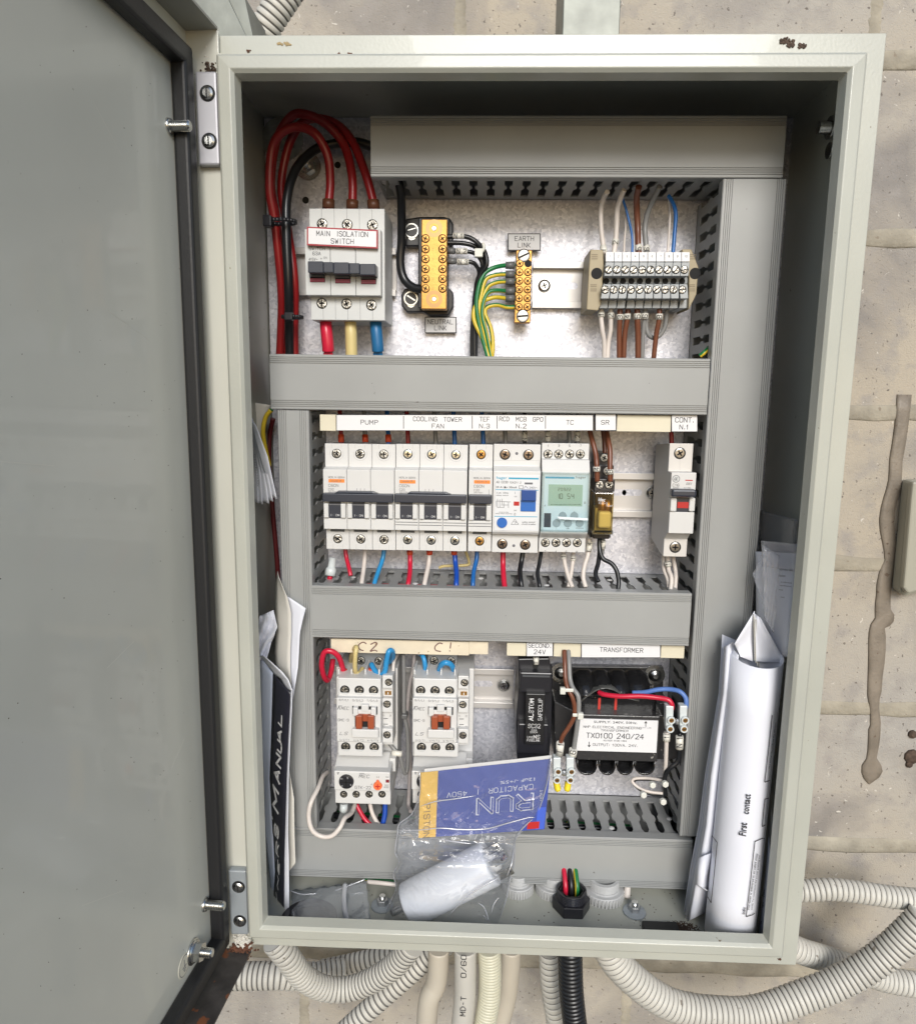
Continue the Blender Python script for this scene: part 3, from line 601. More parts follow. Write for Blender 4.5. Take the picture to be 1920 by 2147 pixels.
bolt_mount('C1', 895, 1270, 10); bolt_mount('C1', 700, 1060, 16)

# ------------------------------------------------------------ TRUNKING
YD = 73
def cover_profile(w_):   # across-width outline with grooves near both edges, returns list of (t, depth)
    e = []
    def gr(a, n=4, s=1):
        o = []
        for i in range(n): x = a + s * i * 1.35; o += [(x, 0), (x + s * .15, .75), (x + s * .6, .75), (x + s * .75, 0)]
        return o
    e = [(0, 9), (0, .6), (.6, 0)] + gr(1.8) + gr(w_ - 1.8, s=-1)[::-1] + [(w_ - .6, 0), (w_, .6), (w_, 9)]
    return e + [(w_ - .8, 9), (w_ - .8, 1.2), (.8, 1.2), (.8, 9)]
def side_wall(b, along0, along1, fixed, axis, th, skip=(), pitch=12.5, Y0=None):
    """slotted duct side: plane perpendicular to `axis`; fingers run from plate to the cover"""
    ya, yb = YP - .3, YD + 1.4; n = int((along1 - along0) / pitch); off = ((along1 - along0) - n * pitch) / 2
    H = ya - yb
    base = H * .14
    def pr(poly):          # polygon in (along, Y)
        if axis == 'z': vs0 = [(a, y, fixed) for a, y in poly]; vs1 = [(a, y, fixed + th) for a, y in poly]
        else: vs0 = [(fixed, y, a) for a, y in poly]; vs1 = [(fixed + th, y, a) for a, y in poly]
        k = len(poly); b.add(vs0 + vs1, [tuple(range(k)), tuple(range(2 * k - 1, k - 1, -1))] + [(i, i + k, (i + 1) % k + k, (i + 1) % k) for i in range(k)])
    pr([(along0, ya), (along1, ya), (along1, ya - base), (along0, ya - base)])
    half = [(base, 2.9), (.42 * H, 2.9), (.48 * H, 1.1), (.55 * H, 1.1), (.6 * H, 2.9), (.78 * H, 2.9), (.84 * H, 1.2), (H, 1.2)]
    cs = [along0 + off + pitch * i for i in range(n + 1)]
    edges = [along0 - 10] + cs + [along1 + 10]
    for i in range(len(edges) - 1):
        a, c = edges[i], edges[i + 1]
        L_ = [(min(max(a + w_, along0), along1), ya - h_) for h_, w_ in half]; R_ = [(min(max(c - w_, along0), along1), ya - h_) for h_, w_ in half]
        if R_[0][0] - L_[0][0] < .5: continue
        pr(L_ + R_[::-1])
        # little clip wedge at the slot base
    return cs
def duct(axis, lo, hi, c0, c1, label, sides=(1, 1), coverext=(0, 0), insets=None):
    """axis 'x': runs along x from lo..hi, cross range z c0..c1 ; axis 'z': runs along z, cross range x c0..c1"""
    loc = ((lo + hi) / 2, YP, c0) if axis == 'x' else ((c0 + c1) / 2, YP, lo)
    t = thing('cable_trunking', loc, label, 'cable trunking', 'grey slotted cable trunking on the plate')
    prof = cover_profile(c1 - c0); b = M(); n = len(prof)
    if axis == 'x': vs = [(lo, YD + d, c0 + a) for a, d in prof] + [(hi, YD + d, c0 + a) for a, d in prof]
    else: vs = [(c0 + a, YD + d, lo) for a, d in prof] + [(c0 + a, YD + d, hi) for a, d in prof]
    fs = [tuple(range(n)), tuple(range(2 * n - 1, n - 1, -1))] + [(i, i + n, (i + 1) % n + n, (i + 1) % n) for i in range(n)]
    if axis == 'z': fs = [f[::-1] for f in fs]
    fs = [f[::-1] for f in fs]
    b.add(vs, fs); b.build('cover', DUCT, t)
    in_ = 1.6; e0, e1 = (insets or (2, 2))
    b = M(); A = 'z' if axis == 'x' else 'x'
    if axis == 'x': b.box(lo + e0, hi - e1, YP - 1.6, YP - .2, c0 + in_, c1 - in_)
    else: b.box(c0 + in_, c1 - in_, YP - 1.6, YP - .2, lo + e0, hi - e1)
    b.build('base', DUCT, t)
    for i, f in enumerate((c0 + in_, c1 - in_ - 1.2)):
        if not sides[i]: continue
        b = M(); side_wall(b, lo + e0, hi - e1, f, A, 1.2); b.build('slotted_side', DUCT, t)
    return t
x0, x1, z0, z1 = RC('S', 777, 241, 1645, 371.5, YD); D1 = duct('x', x0, x1, z0, z1, 'top horizontal trunking under the enclosure ceiling, above the brass links'); d1 = (x0, x1, z0, z1)
x0, x1, z0, z1 = RC('D', 537, 708, 1408, 819, YD); z0_, z1_ = z0, z1; D2 = duct('x', x0, x1, z0, z1, 'horizontal trunking above the PUMP label, second from the top'); d2 = (x0, x1, z0, z1)
x0, x1, z0, z1 = RC('D', 620, 1172, 1372, 1276, YD); D3 = duct('x', x0, x1, z0, z1, 'horizontal trunking below the row of breakers, third from the top'); d3 = (x0, x1, z0, z1)
x0, x1, z0, z1 = RC('D', 575, 1658, 1374, 1756, YD); D4 = duct('x', x0, x1, z0, z1, 'bottom horizontal trunking behind the plastic bag'); d4 = (x0, x1, z0, z1)
xr0 = (P('D', 1435, 400, YD).x + P('D', 1354, 1600, YD).x) / 2; xr1 = (P('D', 1555, 400, YD).x + P('D', 1477, 1500, YD).x) / 2
DR = duct('z', P('D', 1420, 1664, YD).z, d1[2] - .6, xr0, xr1, 'vertical trunking along the right side of the plate', sides=(1, 0))
xl0 = P('D', 553, 900, YD).x; xl1 = P('D', 617, 1000, YD).x
DL = duct('z', d4[3] + .6, d2[2] - .6, xl0, xl1, 'vertical trunking at the left of the row of breakers', sides=(0, 1))
# rivets on ducts and wires glimpsed inside
b = M()
for k, x, y in (('E1', 910, 1535), ('E1', 1450, 1590), ('E2', 280, 1545), ('E2', 850, 1605), ('E2', 1395, 1560)):
    p = U(*q(k, x, y), Z=d3[3] - 1.5); b.lathe(p, (0, 0, 1), [(0, 2.2), (.5, 2.2), (1, 1)], 14)
b.build('rivet', WHITE, D3)
b = M()
for k, x, y in (('E5', 1000, 1725), ('E5', 1500, 1645)):
    p = U(*q(k, x, y), Z=d4[3] - 1.5); b.lathe(p, (0, 0, 1), [(0, 2.2), (.5, 2.2), (1, 1)], 14)
b.build('rivet', WHITE, D4)
for (dd, cols, n_) in ((d3, [WR2, WK, WR, WR2, WR2], 5), (d4, [WK, WR2, WB, GRN, WK], 5), (d1, [WK, WBR, WK, WG], 4)):
    for i, m_ in enumerate(cols[:n_]):
        z = dd[2] + 8 + (dd[3] - dd[2] - 14) * (i + .5) / n_; y = 90 + (i * 17) % 30
        b = M(); b.tube([(dd[0] + 30, y + 8, z), (dd[0] + 110, y - 4, z + 3), (dd[0] + 200, y + 6, z - 2), (dd[1] - 40, y, z)], 2.6)
        tag(b.build('wire', m_), {0: 'long', 1: 'inner', 2: 'loose', 3: 'rear', 4: 'upper'}[i] + ' wire seen through the slots of the ' + ('trunking below the breakers' if dd is d3 else 'bottom trunking' if dd is d4 else 'top trunking'), 'wire', 'wires lying inside the trunking')
# scuffs on the covers
SCF = mat('scuff_mark', (.11, .10, .09), .8)
for D_, L_ in ((D2, (('D', 742, 762, 9, 22), ('D', 745, 780, 6, 10), ('D', 830, 800, 7, 5), ('D', 1290, 760, 4, 4))), (D3, (('D', 1005, 1225, 4, 4), ('D', 860, 1240, 3, 3))), (D4, (('D', 1180, 1735, 5, 3), ('D', 660, 1700, 4, 3))), (DR, (('D', 1483, 415, 3, 3), ('D', 1462, 868, 3, 3), ('D', 1420, 1300, 3, 3)))):
    for k, x, y, w_, h_ in L_: b = M(); blob(b, k, x, y, YD - .05, w_ * .95, h_ * .95, 7 if w_ > 4 else 2, .08); b.build('scuff', SCF, D_)
# tabs under the bottom trunking
b = M()
for k, x in (('G4', 725), ('G4', 1020), ('G4', 1295), ('G4', 1390), ('G4', 1487), ('G4', 1580)):
    p = P(k, x, 100, YD + 12); b.box(p.x - 7, p.x + 7, YD + 8, YD + 30, d4[2] - 5, d4[2] + 1)
b.build('clip_tab', DUCT, D4, bevel=.4)

# ------------------------------------------------------------ DIN RAILS
def rail(k, x0, y0, x1, y1, label, slots=(), screws=()):
    Y = YP - 7.5; a = RC(k, x0, y0, x1, y1, Y); t = thing('mounting_rail', (a[0], YP, a[2]), label, 'rail', 'pale steel mounting rails'); b = M(); z0, z1 = a[2], a[3]; H = z1 - z0
    x0, x1 = a[0], a[1]
    b.box(x0, x1, Y, Y + 1, z0, z0 + 5); b.box(x0, x1, Y, Y + 1, z1 - 5, z1); b.box(x0, x1, Y + 1, YP - 1.2, z0 + 4, z0 + 5); b.box(x0, x1, Y + 1, YP - 1.2, z1 - 5, z1 - 4)
    b.box(x0, x1, YP - 1.2, YP - .2, z0 + 4, z1 - 4); b.build('rail_profile', RAIL, t, bevel=.3)
    for (k2, x, y) in slots:
        c = P(k2, x, y, YP - 1.3); b = M(); pts = [(c.x + 5.5 * s_ + 2.6 * math.cos(an) , c.z + 2.6 * math.sin(an)) for s_, rg in ((1, range(-90, 91, 30)), (-1, range(90, 271, 30))) for an in map(rad, rg)]
        b.prism(pts, c.y - .05, c.y + .05); b.build('slot', GALV, t)
    for (k2, x, y) in screws:
        c = P(k2, x, y, YP - 1.2); b = M(); b.m(0).lathe(c, (0, -1, 0), [(0, 6), (.3, 6)], 20); b.m(1).lathe(c, (0, -1, 0), [(.3, 4.9), (1.6, 4.7), (2.6, 3.2)], 22); b.m(2)
        for an in (20, 110):
            d_ = Vector((math.cos(rad(an)), 0, math.sin(rad(an)))); e_ = Vector((-d_.z, 0, d_.x)); b.obox(c + Vector((0, -2.72, 0)) - d_ * 2.2 - e_ * .45, d_ * 4.4, e_ * .9, Vector((0, -.06, 0)))
        b.build('screw', [ZINC, STEEL, HOLE], t)
rail('C2', 470, 630, 1500, 1090, 'short rail behind the main isolation switch', [], [])
rail('C3', 1440, 765, 2600, 1212, 'rail between the earth link and the terminal blocks', [('C3', 1770, 997)], [('C3', 1550, 997)])
rail('E1', 700, 610, 3520, 990, 'long rail behind the row of breakers', [('E2', 1592, 797), ('E2', 1455, 797)], [('E2', 1765, 797)])
rail('E4', 250, 330, 1805, 668, 'rail behind the two contactors', [('E4', 1540, 470)], [('E4', 1720, 482)])

# ------------------------------------------------------------ generic bits
SCREWM = mat('worn_screw_steel', (.40, .38, .34), .28, metal=1, var=.5, vscale=900, bump=.8, bscale=700)
def screw(parent, c, r, style='cross', m=None, rec=True, an=None, name='terminal_screw', hole=None):
    m = SCREWM if m in (None, STEEL) else m; c = Vector(c); b = M(); an = random.uniform(0, 90) if an is None else an
    if rec: b.m(0).lathe(c, (0, -1, 0), [(-.5, r * 1.16), (.08, r * 1.16)], 22)
    b.m(1).lathe(c, (0, -1, 0), [(-.3, r), (.25, r), (.45, r * .82), (.5, r * .3)], 22); b.m(2)
    for k in ((0, 90) if style == 'cross' else (0,)):
        d_ = Vector((math.cos(rad(an + k)), 0, math.sin(rad(an + k)))); e_ = Vector((-d_.z, 0, d_.x)); L_ = r * (.62 if style == 'cross' else .95); w_ = r * .16
        b.obox(c + Vector((0, -.48, 0)) - d_ * L_ - e_ * w_, d_ * 2 * L_, e_ * 2 * w_, Vector((0, -.06, 0)))
    return b.build(name, [HOLE, m, HOLE], parent)
def letters(parent, items, Y, m=INK, name='lettering'):
    """items: (crop, string, x, y, cap height px, width px, rot[, kwargs])"""
    b = M()
    for it in items:
        k, st, x, y, h_, w_ = it[:6]; ro = it[6] if len(it) > 6 else 0; kw = it[7] if len(it) > 7 else {}
        g = q(k, x, y); sc = CR[k][2]; b.text(st, P(k, x, y, Y), mm(*g, Y, h_ / sc), mm(*g, Y, w_ / sc) if w_ else None, rot=ro, **kw)
    return b.build(name, m, parent)
def lines(b, k, segs, Y, w_=.25):
    for x0, y0, x1, y1 in segs:
        a, c = P(k, x0, y0, Y), P(k, x1, y1, Y); d = (c - a); n_ = Vector((-d.z, 0, d.x)).normalized() * w_ / 2; b.add([a - n_, c - n_, c + n_, a + n_], [(0, 1, 2, 3)])
    return b
def plate_label(k, x0, y0, x1, y1, Y, label, items, m=LABEL, edge=INK, th=1.2, tilt=0, brd=.7, name='engraved_label', rows=None):
    c0 = P(k, (x0 + x1) / 2, y1, Y); t = thing(name, c0, label, 'label')
    a, b_, c, d = (P(k, x0, y0, Y), P(k, x1, y0 + tilt, Y), P(k, x1, y1 + tilt, Y), P(k, x0, y1, Y))
    def quad(i): 
        ct = (a + b_ + c + d) / 4; return [((p - ct).x * (1 - i / abs((p - ct).x)) + ct.x, (p - ct).z * (1 - i / abs((p - ct).z)) + ct.z) for p in (a, b_, c, d)]
    b = M(); b.prism(quad(0.001), Y, Y + th); b.build('backing', edge, t)
    b = M(); b.prism(quad(brd), Y - .12, Y + .02); f = b.build('face', m, t)
    if items: letters(t, items, Y - .18)
    return t

# ------------------------------------------------------------ MAIN ISOLATION SWITCH
YT, YN, YG = 86, 78, 70       # terminal face, nose face, toggle
def body_prof(zt, zn1, zn0, zb, yt=YT, yn=YN, yb=YP - 9):
    return [(yb, zb + 3), (yt + 6, zb), (yt, zb), (yt, zn0), (yn, zn0), (yn, zn1), (yt, zn1), (yt, zt), (yt + 6, zt), (yb, zt - 3)]
sw = thing('isolator_switch', P('C2', 1000, 1330, YT), 'three pole grey main isolation switch with black toggle bar at upper left', 'isolator')
zt = P('C2', 1000, 258, YT).z; zn1 = P('C2', 1000, 455, YN).z; zn0 = P('C2', 1000, 1088, YN).z; zb = P('C2', 1000, 1325, YT).z
xa, xb = P('C2', 680, 700, YT).x, P('C2', 1395, 700, YT).x; na, nb_ = P('C2', 632, 700, YN).x, P('C2', 1358, 700, YN).x
b = M(); b.box(xa, xb, YT, YP - 8, zb, zt)
b.build('body', LGREY, sw, bevel=.5)
b = M()
for i in range(3): w_ = (nb_ - na) / 3; b.box(na + w_ * i + .08, na + w_ * (i + 1) - .08, YN, YT + 4, zn0, zn1)
b.build('front_nose', LGREY, sw, bevel=.5)
b = M()
for i in range(1, 6):
    x = xa + (xb - xa) * i / 6
    for z_0, z_1 in ((zn1, zt), (zb, zn0)): b.box(x - .1, x + .1, YT - .08, YT + .1, z_0 + .5, z_1 - .5)
b.build('seam_lines', GINK, sw)
for x, y in ((798, 405), (1037, 412), (1277, 415), (795, 1163), (1030, 1168), (1268, 1180)): screw(sw, P('C2', x, y, YT - .15), 3.3, m=STEEL)
b = M()
for x0, x1, y0, y1 in ((660, 808, 760, 870), (808, 905, 768, 868), (905, 1055, 770, 880), (1055, 1155, 778, 880), (1155, 1308, 785, 892)):
    r = RC('C2', x0, y0, x1 - 2, y1, 66); b.box(r[0], r[1], 66, YN + 2, r[2], r[3])
b.build('toggle_bar', NAVY, sw, bevel=.5)
for x0, x1, y0, y1 in ((680, 825, 872, 962), (922, 1068, 880, 972), (1168, 1312, 885, 980)):
    b = M(); r = RC('C2', x0, y0, x1, y1, YN - .2); b.m(0).box(r[0], r[1], YN - .25, YN, r[2], r[3]); b.m(1).box(r[0] + .3, r[1] - .3, YN - .5, YN - .25, r[2] + .3, r[2] + (r[3] - r[2]) * .42); b.m(2).box(r[0] + .3, r[1] - .3, YN - 3, YN - .25, r[2] + (r[3] - r[2]) * .5, r[3])
    b.build('toggle_window', [HOLE, mat('purple_red_flag', (.30, .02, .06), .3), NAVY], sw)
letters(sw, [('C2', 'SWITCH', 747, 642, 24, 150), ('C2', '63A', 745, 687, 30, 75), ('C2', '415V~', 712, 743, 24, 82), ('C2', 'ON', 828, 727, 16, 32), ('C2', '↑', 789, 740, 20, None)], YN - .1)
plate_label('C2', 652, 430, 1328, 608, YN - 3.5, 'white MAIN ISOLATION SWITCH label with a red border', [('C2', 'MAIN  ISOLATION', 988, 500, 44, 490, -1), ('C2', 'SWITCH', 990, 570, 44, 215, -1)], edge=mat('red_border', (.33, .02, .03), .4), th=1.8, tilt=32, brd=1.0)
# cables of the main switch
def wire(pts, r, m, label, k=None, stripe=None, cat='wire', group=None, seg=12, n=8, twist=0, name='wire'):
    p = [P(k or a[0], *(a if k else a[1:])) for a in pts]; b = M(); r = r * (.73 if r >= 4.25 else .54); b.tube(p, r, seg=seg, n=n, stripe=stripe, twist=twist)
    return tag(b.build(name, m), label, cat, group)
def sleeve(par, k, a, b_, r, m, name='ferrule'):
    b = M(); r = r * (.77 if r >= 5.5 and m is BHEAT else .52); A, B_ = P(k, *a), P(k, *b_); b.lathe(A, B_ - A, [(0, r), ((B_ - A).length, r)], 16); return b.build(name, m, par)
def marker(par, k, a, b_, r, txt, rot=0, ink=INK, step=None):
    s_ = sleeve(par, k, a, b_, r, MARK, 'marker'); r *= .52; Y = min(a[2], b_[2]) - r - .08
    x, y = (a[0] + b_[0]) / 2, (a[1] + b_[1]) / 2; sc = CR[k][2]; letters(s_, [(k, txt, x, y, r * 1.35 / mm(*q(k, x, y), Y, 1) * sc, None, rot)], Y, ink); return s_
GR = 'heavy red cables looping to the main switch'
c1 = wire([(445, 2200, 120), (415, 1650, 112), (400, 1250, 105), (375, 900, 104), (330, 450, 100), (290, 150, 98)], 4, WR, '', 'C2') if False else None
cb = [('C1', 660, 3000, 128), ('C1', 685, 2560, 120), ('C1', 690, 2200, 108), ('C1', 640, 1700, 100), ('C1', 600, 1450, 96), ('C1', 615, 1150, 94), ('C1', 690, 1010, 92), ('C1', 820, 965, 92), ('C1', 950, 1020, 92), ('C1', 1040, 1180, 95), ('C1', 1062, 1380, 98), ('C1', 1052, 1540, 98), ('C1', 1048, 1620, 98)]
w1 = wire(cb, 4.3, WR, 'dark red cable looping into the left terminal of the main switch', group=GR, n=10); sleeve(w1, 'C1', (1050, 1520, 98), (1048, 1590, 98), 5.6, BHEAT)
cb = [('C1', 725, 3000, 130), ('C1', 730, 2560, 124), ('C1', 700, 2200, 112), ('C1', 655, 1700, 108), ('C1', 610, 1400, 106), ('C1', 650, 1080, 102), ('C1', 760, 890, 100), ('C1', 880, 870, 100), ('C1', 1040, 950, 102), ('C1', 1170, 1110, 104), ('C1', 1228, 1340, 99), ('C1', 1232, 1540, 98), ('C1', 1228, 1620, 98)]
w2 = wire(cb, 4.3, WR, 'dark red cable looping highest into the middle terminal of the main switch', group=GR, n=10); sleeve(w2, 'C1', (1231, 1525, 98), (1229, 1592, 98), 5.6, BHEAT)
cb = [('C1', 800, 3000, 126), ('C1', 790, 2560, 118), ('C1', 790, 2150, 106), ('C1', 740, 1750, 108), ('C1', 690, 1450, 112), ('C1', 720, 1200, 112), ('C1', 790, 1010, 110), ('C1', 900, 905, 108), ('C1', 1080, 930, 108), ('C1', 1220, 1060, 106), ('C1', 1330, 1320, 100), ('C1', 1390, 1540, 98), ('C1', 1395, 1620, 98)]
w3 = wire(cb, 4.3, WR, 'dark red cable running behind the others into the right terminal of the main switch', group=GR, n=10); sleeve(w3, 'C1', (1388, 1525, 98), (1394, 1595, 98), 5.6, BHEAT)
wire([('C1', 758, 3000, 124), ('C1', 750, 2560, 114), ('C1', 745, 2200, 98), ('C1', 728, 1750, 96), ('C1', 735, 1500, 98), ('C1', 800, 1290, 104), ('C1', 930, 1150, 112), ('C1', 1060, 1100, 116), ('C1', 1250, 1080, 116), ('C1', 1400, 1120, 116)], 4.6, WK, 'heavy black cable bundled with the red loops at far left', n=10)
def ziptie(k, x, y, w_, h_, Y, m, label, group='black cable ties on the red cable bundle'):
    r = RC(k, x - w_ / 2, y - h_ / 2, x + w_ / 2, y + h_ / 2, Y); c = Vector(((r[0] + r[1]) / 2, Y + 7, (r[2] + r[3]) / 2)); t = thing('cable_tie', c, label, 'cable tie', group)
    b = M(); W = (r[1] - r[0]) / 2; pts = [(c.x + W * math.cos(a), c.y - 7 * math.sin(a)) for a in [i / 24 * 2 * math.pi for i in range(24)]]
    for i in range(24):
        a, d = pts[i], pts[(i + 1) % 24]; z_0, z_1 = r[2] + .5, r[3] - .5; b.add([(a[0], a[1], z_0), (d[0], d[1], z_0), (d[0], d[1], z_1), (a[0], a[1], z_1)], [(0, 1, 2, 3)], True)
    sm_ = b.build('strap', m, t); md = sm_.modifiers.new('s', 'SOLIDIFY'); md.thickness = .0012
    return t, c, r
t, c, r = ziptie('C2', 385, 362, 270, 50, 84, BLACK, 'upper black cable tie round the red and black cables'); b = M(); b.box(r[0] - 1, r[0] + 5, 82, 90, r[2] - 3.2, r[3] + 1); b.build('tie_head', BLACK, t, bevel=.8)
t, c, r = ziptie('C2', 490, 1285, 180, 44, 86, BLACK, 'lower black cable tie round the red and black cables'); b = M(); b.box(r[0] + 3, r[0] + 9, 84, 90, r[2] - 1.5, r[3] + 1); b.build('tie_head', BLACK, t, bevel=.8)
for (x, m_, x2, cl, fan) in ((832, WR2, 856, 'red', 1), (1066, WY, 1080, 'cream', 0), (1308, mat('blue_heatshrink', (.015, .13, .30), .4), 1330, 'blue', 1)):
    b = M(); A = [P('C2', x, 1320, 100), P('C2', x + 6, 1420, 97), P('C2', x2 - 4, 1550, 97), P('C2', x2, 1620 if fan else 1760, 98)]
    p = smooth(A, 6); b.tube(p, lambda t_: 4.4, seg=14, smoothp=False); h = tag(b.build('heatshrink_cable', m_), 'wide ' + cl + ' sleeved cable leaving the bottom of the main switch', 'cable', 'sleeved cables under the main switch')
    if fan:
        b = M()
        for dx in (-26, 0, 26): b.tube([P('C2', x2 + dx * .3, 1600, 98), P('C2', x2 + dx, 1660, 99), P('C2', x2 + dx * 1.3, 1760, 104)], 1.8)
        b.build('cores', m_, h)

# ------------------------------------------------------------ NEUTRAL LINK
nl = thing('neutral_link', P('C3', 500, 1240, 130), 'brass neutral bar on a black insulated base', 'neutral link')
b = M(); Y = 128
b.prism(flat('C3', [(225, 355), (365, 335), (600, 335), (650, 350), (682, 400), (682, 620), (225, 620)], Y, 0), Y, YP - .3); b.build('insulated_base', BLACK, nl, bevel=1.2); b = M()
b.prism(flat('C3', [(185, 1080), (215, 1020), (370, 1000), (640, 1010), (685, 1060), (685, 1200), (640, 1280), (460, 1285), (400, 1250), (240, 1250), (190, 1190)], Y, 0), Y, YP - .3)
b.build('insulated_base', BLACK, nl, bevel=1.2)
r = RC('C3', 350, 338, 640, 1240, 118); b = M(); b.box(r[0], r[1], 116, 128.5, r[2] + 2, r[3] - 1); b.build('support', BLACK, nl, bevel=.8)
r = RC('C3', 378, 360, 622, 1218, 106); b = M(); b.box(r[0], r[1], 106, 116, r[2], r[3]); b.build('brass_bar', BRASS, nl, bevel=.5)
for y in (447, 1122): b = M(); c = P('C3', 500, y, 106); b.m(0).lathe(c, (0, -1, 0), [(-.2, 6.2), (.06, 6.2)], 26); b.m(1).lathe(c, (0, -1, 0), [(0, 3.4), (.1, 3.4)], 20); b.m(2).lathe(c, (0, -1, 0), [(0, 2.0), (.35, 1.5)], 16); b.build('countersunk_screw', [BRASSD, MATS['brass'], STEEL], nl)
for y in (545, 645, 740, 835, 930, 1022):
    for x in (418, 580): screw(nl, P('C3', x, y, 105.9), 2.7, m=BRASS)
letters(nl, [('C3', str(i + 1), 488, y, 18, None) for i, y in enumerate((545, 645, 740, 835, 930, 1022))], 105.9, BRASSD)
for x, y in ((288, 472), (280, 1118)):
    b = M(); c = P('C3', x, y, 127.5); b.m(0).lathe(c + Vector((0, 0, -3.5)), (0, -1, 0), [(0, 3.2), (.3, 3.2)], 20); b.m(0).lathe(c, (0, -1, 0), [(0, 5.4), (1.4, 5.4)], 24); b.m(1).lathe(c, (0, -1, 0), [(1.4, 4.4), (1.7, 4.4)], 24); b.m(0); b.obox(c + Vector((-3, -2.2, 1.6 if y > 900 else -.4)), Vector((6, 0, -3.6 if y > 900 else 1.6)), Vector((.5, 0, .9)), Vector((0, .5, 0))); b.build('fixing_screw', [STEEL, BLACK], nl)
plate_label('C3', 412, 1292, 714, 1448, 132, 'silver NEUTRAL LINK label with black border under the neutral bar', [('C3', 'NEUTRAL', 560, 1340, 40, 240), ('C3', 'LINK', 560, 1398, 40, 112)], m=LABELG)
wire([('C3', 150, -40, 100), ('C3', 185, 120, 104), ('C3', 190, 330, 112), ('C3', 190, 560, 118), ('C3', 178, 780, 120), ('C3', 215, 930, 120), ('C3', 300, 1010, 118), ('C3', 400, 1028, 116)], 4.4, WK, 'thick black cable curving down into the bottom of the neutral bar', n=10)
GN = 'black wires leaving the neutral bar'
wn = wire([('C3', 600, 530, 112), ('C3', 790, 525, 112), ('C3', 900, 575, 112), ('C3', 985, 680, 114), ('C3', 1000, 800, 114), ('C3', 940, 900, 116), ('C3', 905, 1150, 118), ('C3', 885, 1400, 118), ('C3', 885, 1750, 118)], 3.2, WK, 'black wire marked N 1, top one from the neutral bar', group=GN)
marker(wn, 'C3', (680, 518, 112), (785, 518, 112), 4.2, 'N 1')
wire([('C3', 600, 585, 115), ('C3', 780, 590, 115), ('C3', 900, 630, 116), ('C3', 975, 740, 118), ('C3', 955, 860, 120), ('C3', 925, 1150, 122), ('C3', 900, 1450, 122), ('C3', 895, 1750, 122)], 3.2, WK, 'unmarked black wire between the N 1 and N 2 wires', group=GN)
wn = wire([('C3', 600, 668, 113), ('C3', 830, 670, 113), ('C3', 920, 715, 115), ('C3', 960, 800, 116), ('C3', 930, 900, 119), ('C3', 885, 1150, 121), ('C3', 862, 1450, 121), ('C3', 862, 1750, 121)], 2.9, WK, 'black wire marked N 2 from the neutral bar', group=GN)
marker(wn, 'C3', (708, 665, 113), (818, 665, 113), 4.2, 'N 2'); sleeve(wn, 'C3', (632, 660, 113), (700, 664, 113), 4.3, GHEAT)
wn = wire([('C3', 600, 762, 113), ('C3', 840, 768, 113), ('C3', 905, 810, 115), ('C3', 930, 880, 118), ('C3', 900, 1000, 121), ('C3', 872, 1300, 123), ('C3', 868, 1750, 123)], 2.9, WK, 'black wire marked N 3, lowest from the neutral bar', group=GN)
marker(wn, 'C3', (720, 765, 113), (830, 768, 113), 4.2, 'N 3'); sleeve(wn, 'C3', (632, 758, 113), (712, 762, 113), 4.3, GHEAT)
b = M(); b.tube([P('C3', 965, 585, 107), P('C3', 975, 640, 107), P('C3', 940, 690, 107)], 1.2, seg=8); c = P('C3', 925, 680, 106); b.box(c.x - 3, c.x + 3, 105, 110, c.z - 3, c.z + 3); tag(b.build('cable_tie', TIE, bevel=.5), 'translucent cable tie on the black neutral wires', 'cable tie')

# ------------------------------------------------------------ EARTH LINK
el = thing('earth_link', P('C3', 1350, 1345, 124), 'brass earth bar with two white slotted screws, below the EARTH LINK label', 'earth link')
b = M(); b.prism(flat('C3', [(1285, 655), (1435, 655), (1418, 1348), (1265, 1348)], 118, 0), 118, 128); b.build('brass_bar', BRASS, el, bevel=.5)
for x, y in ((1355, 707), (1345, 1285)): screw(el, P('C3', x, y, 118), 4.2, 'slot', mat('white_screw', (.66, .64, .60), .35, metal=.3), name='fixing_screw', an=25 if y < 900 else 5)
for i in range(6):
    y = 783 + i * 83
    for j, x in enumerate((1316, 1396)):
        if i == 0 and j == 1:
            b = M(); b.cyl(P('C3', x - i * 2, y, 117.8), (0, 1, 0), 2.7, .4); b.build('empty_hole', HOLE, el); continue
        screw(el, P('C3', x - i * 1.5, y, 117.9), 2.5, m=BRASS)
plate_label('C3', 1202, 495, 1516, 660, 130, 'silver EARTH LINK label with black border above the earth bar', [('C3', 'EARTH', 1360, 545, 40, 178), ('C3', 'LINK', 1358, 607, 40, 118)], m=LABELG)
GE = 'green and yellow earth wires'
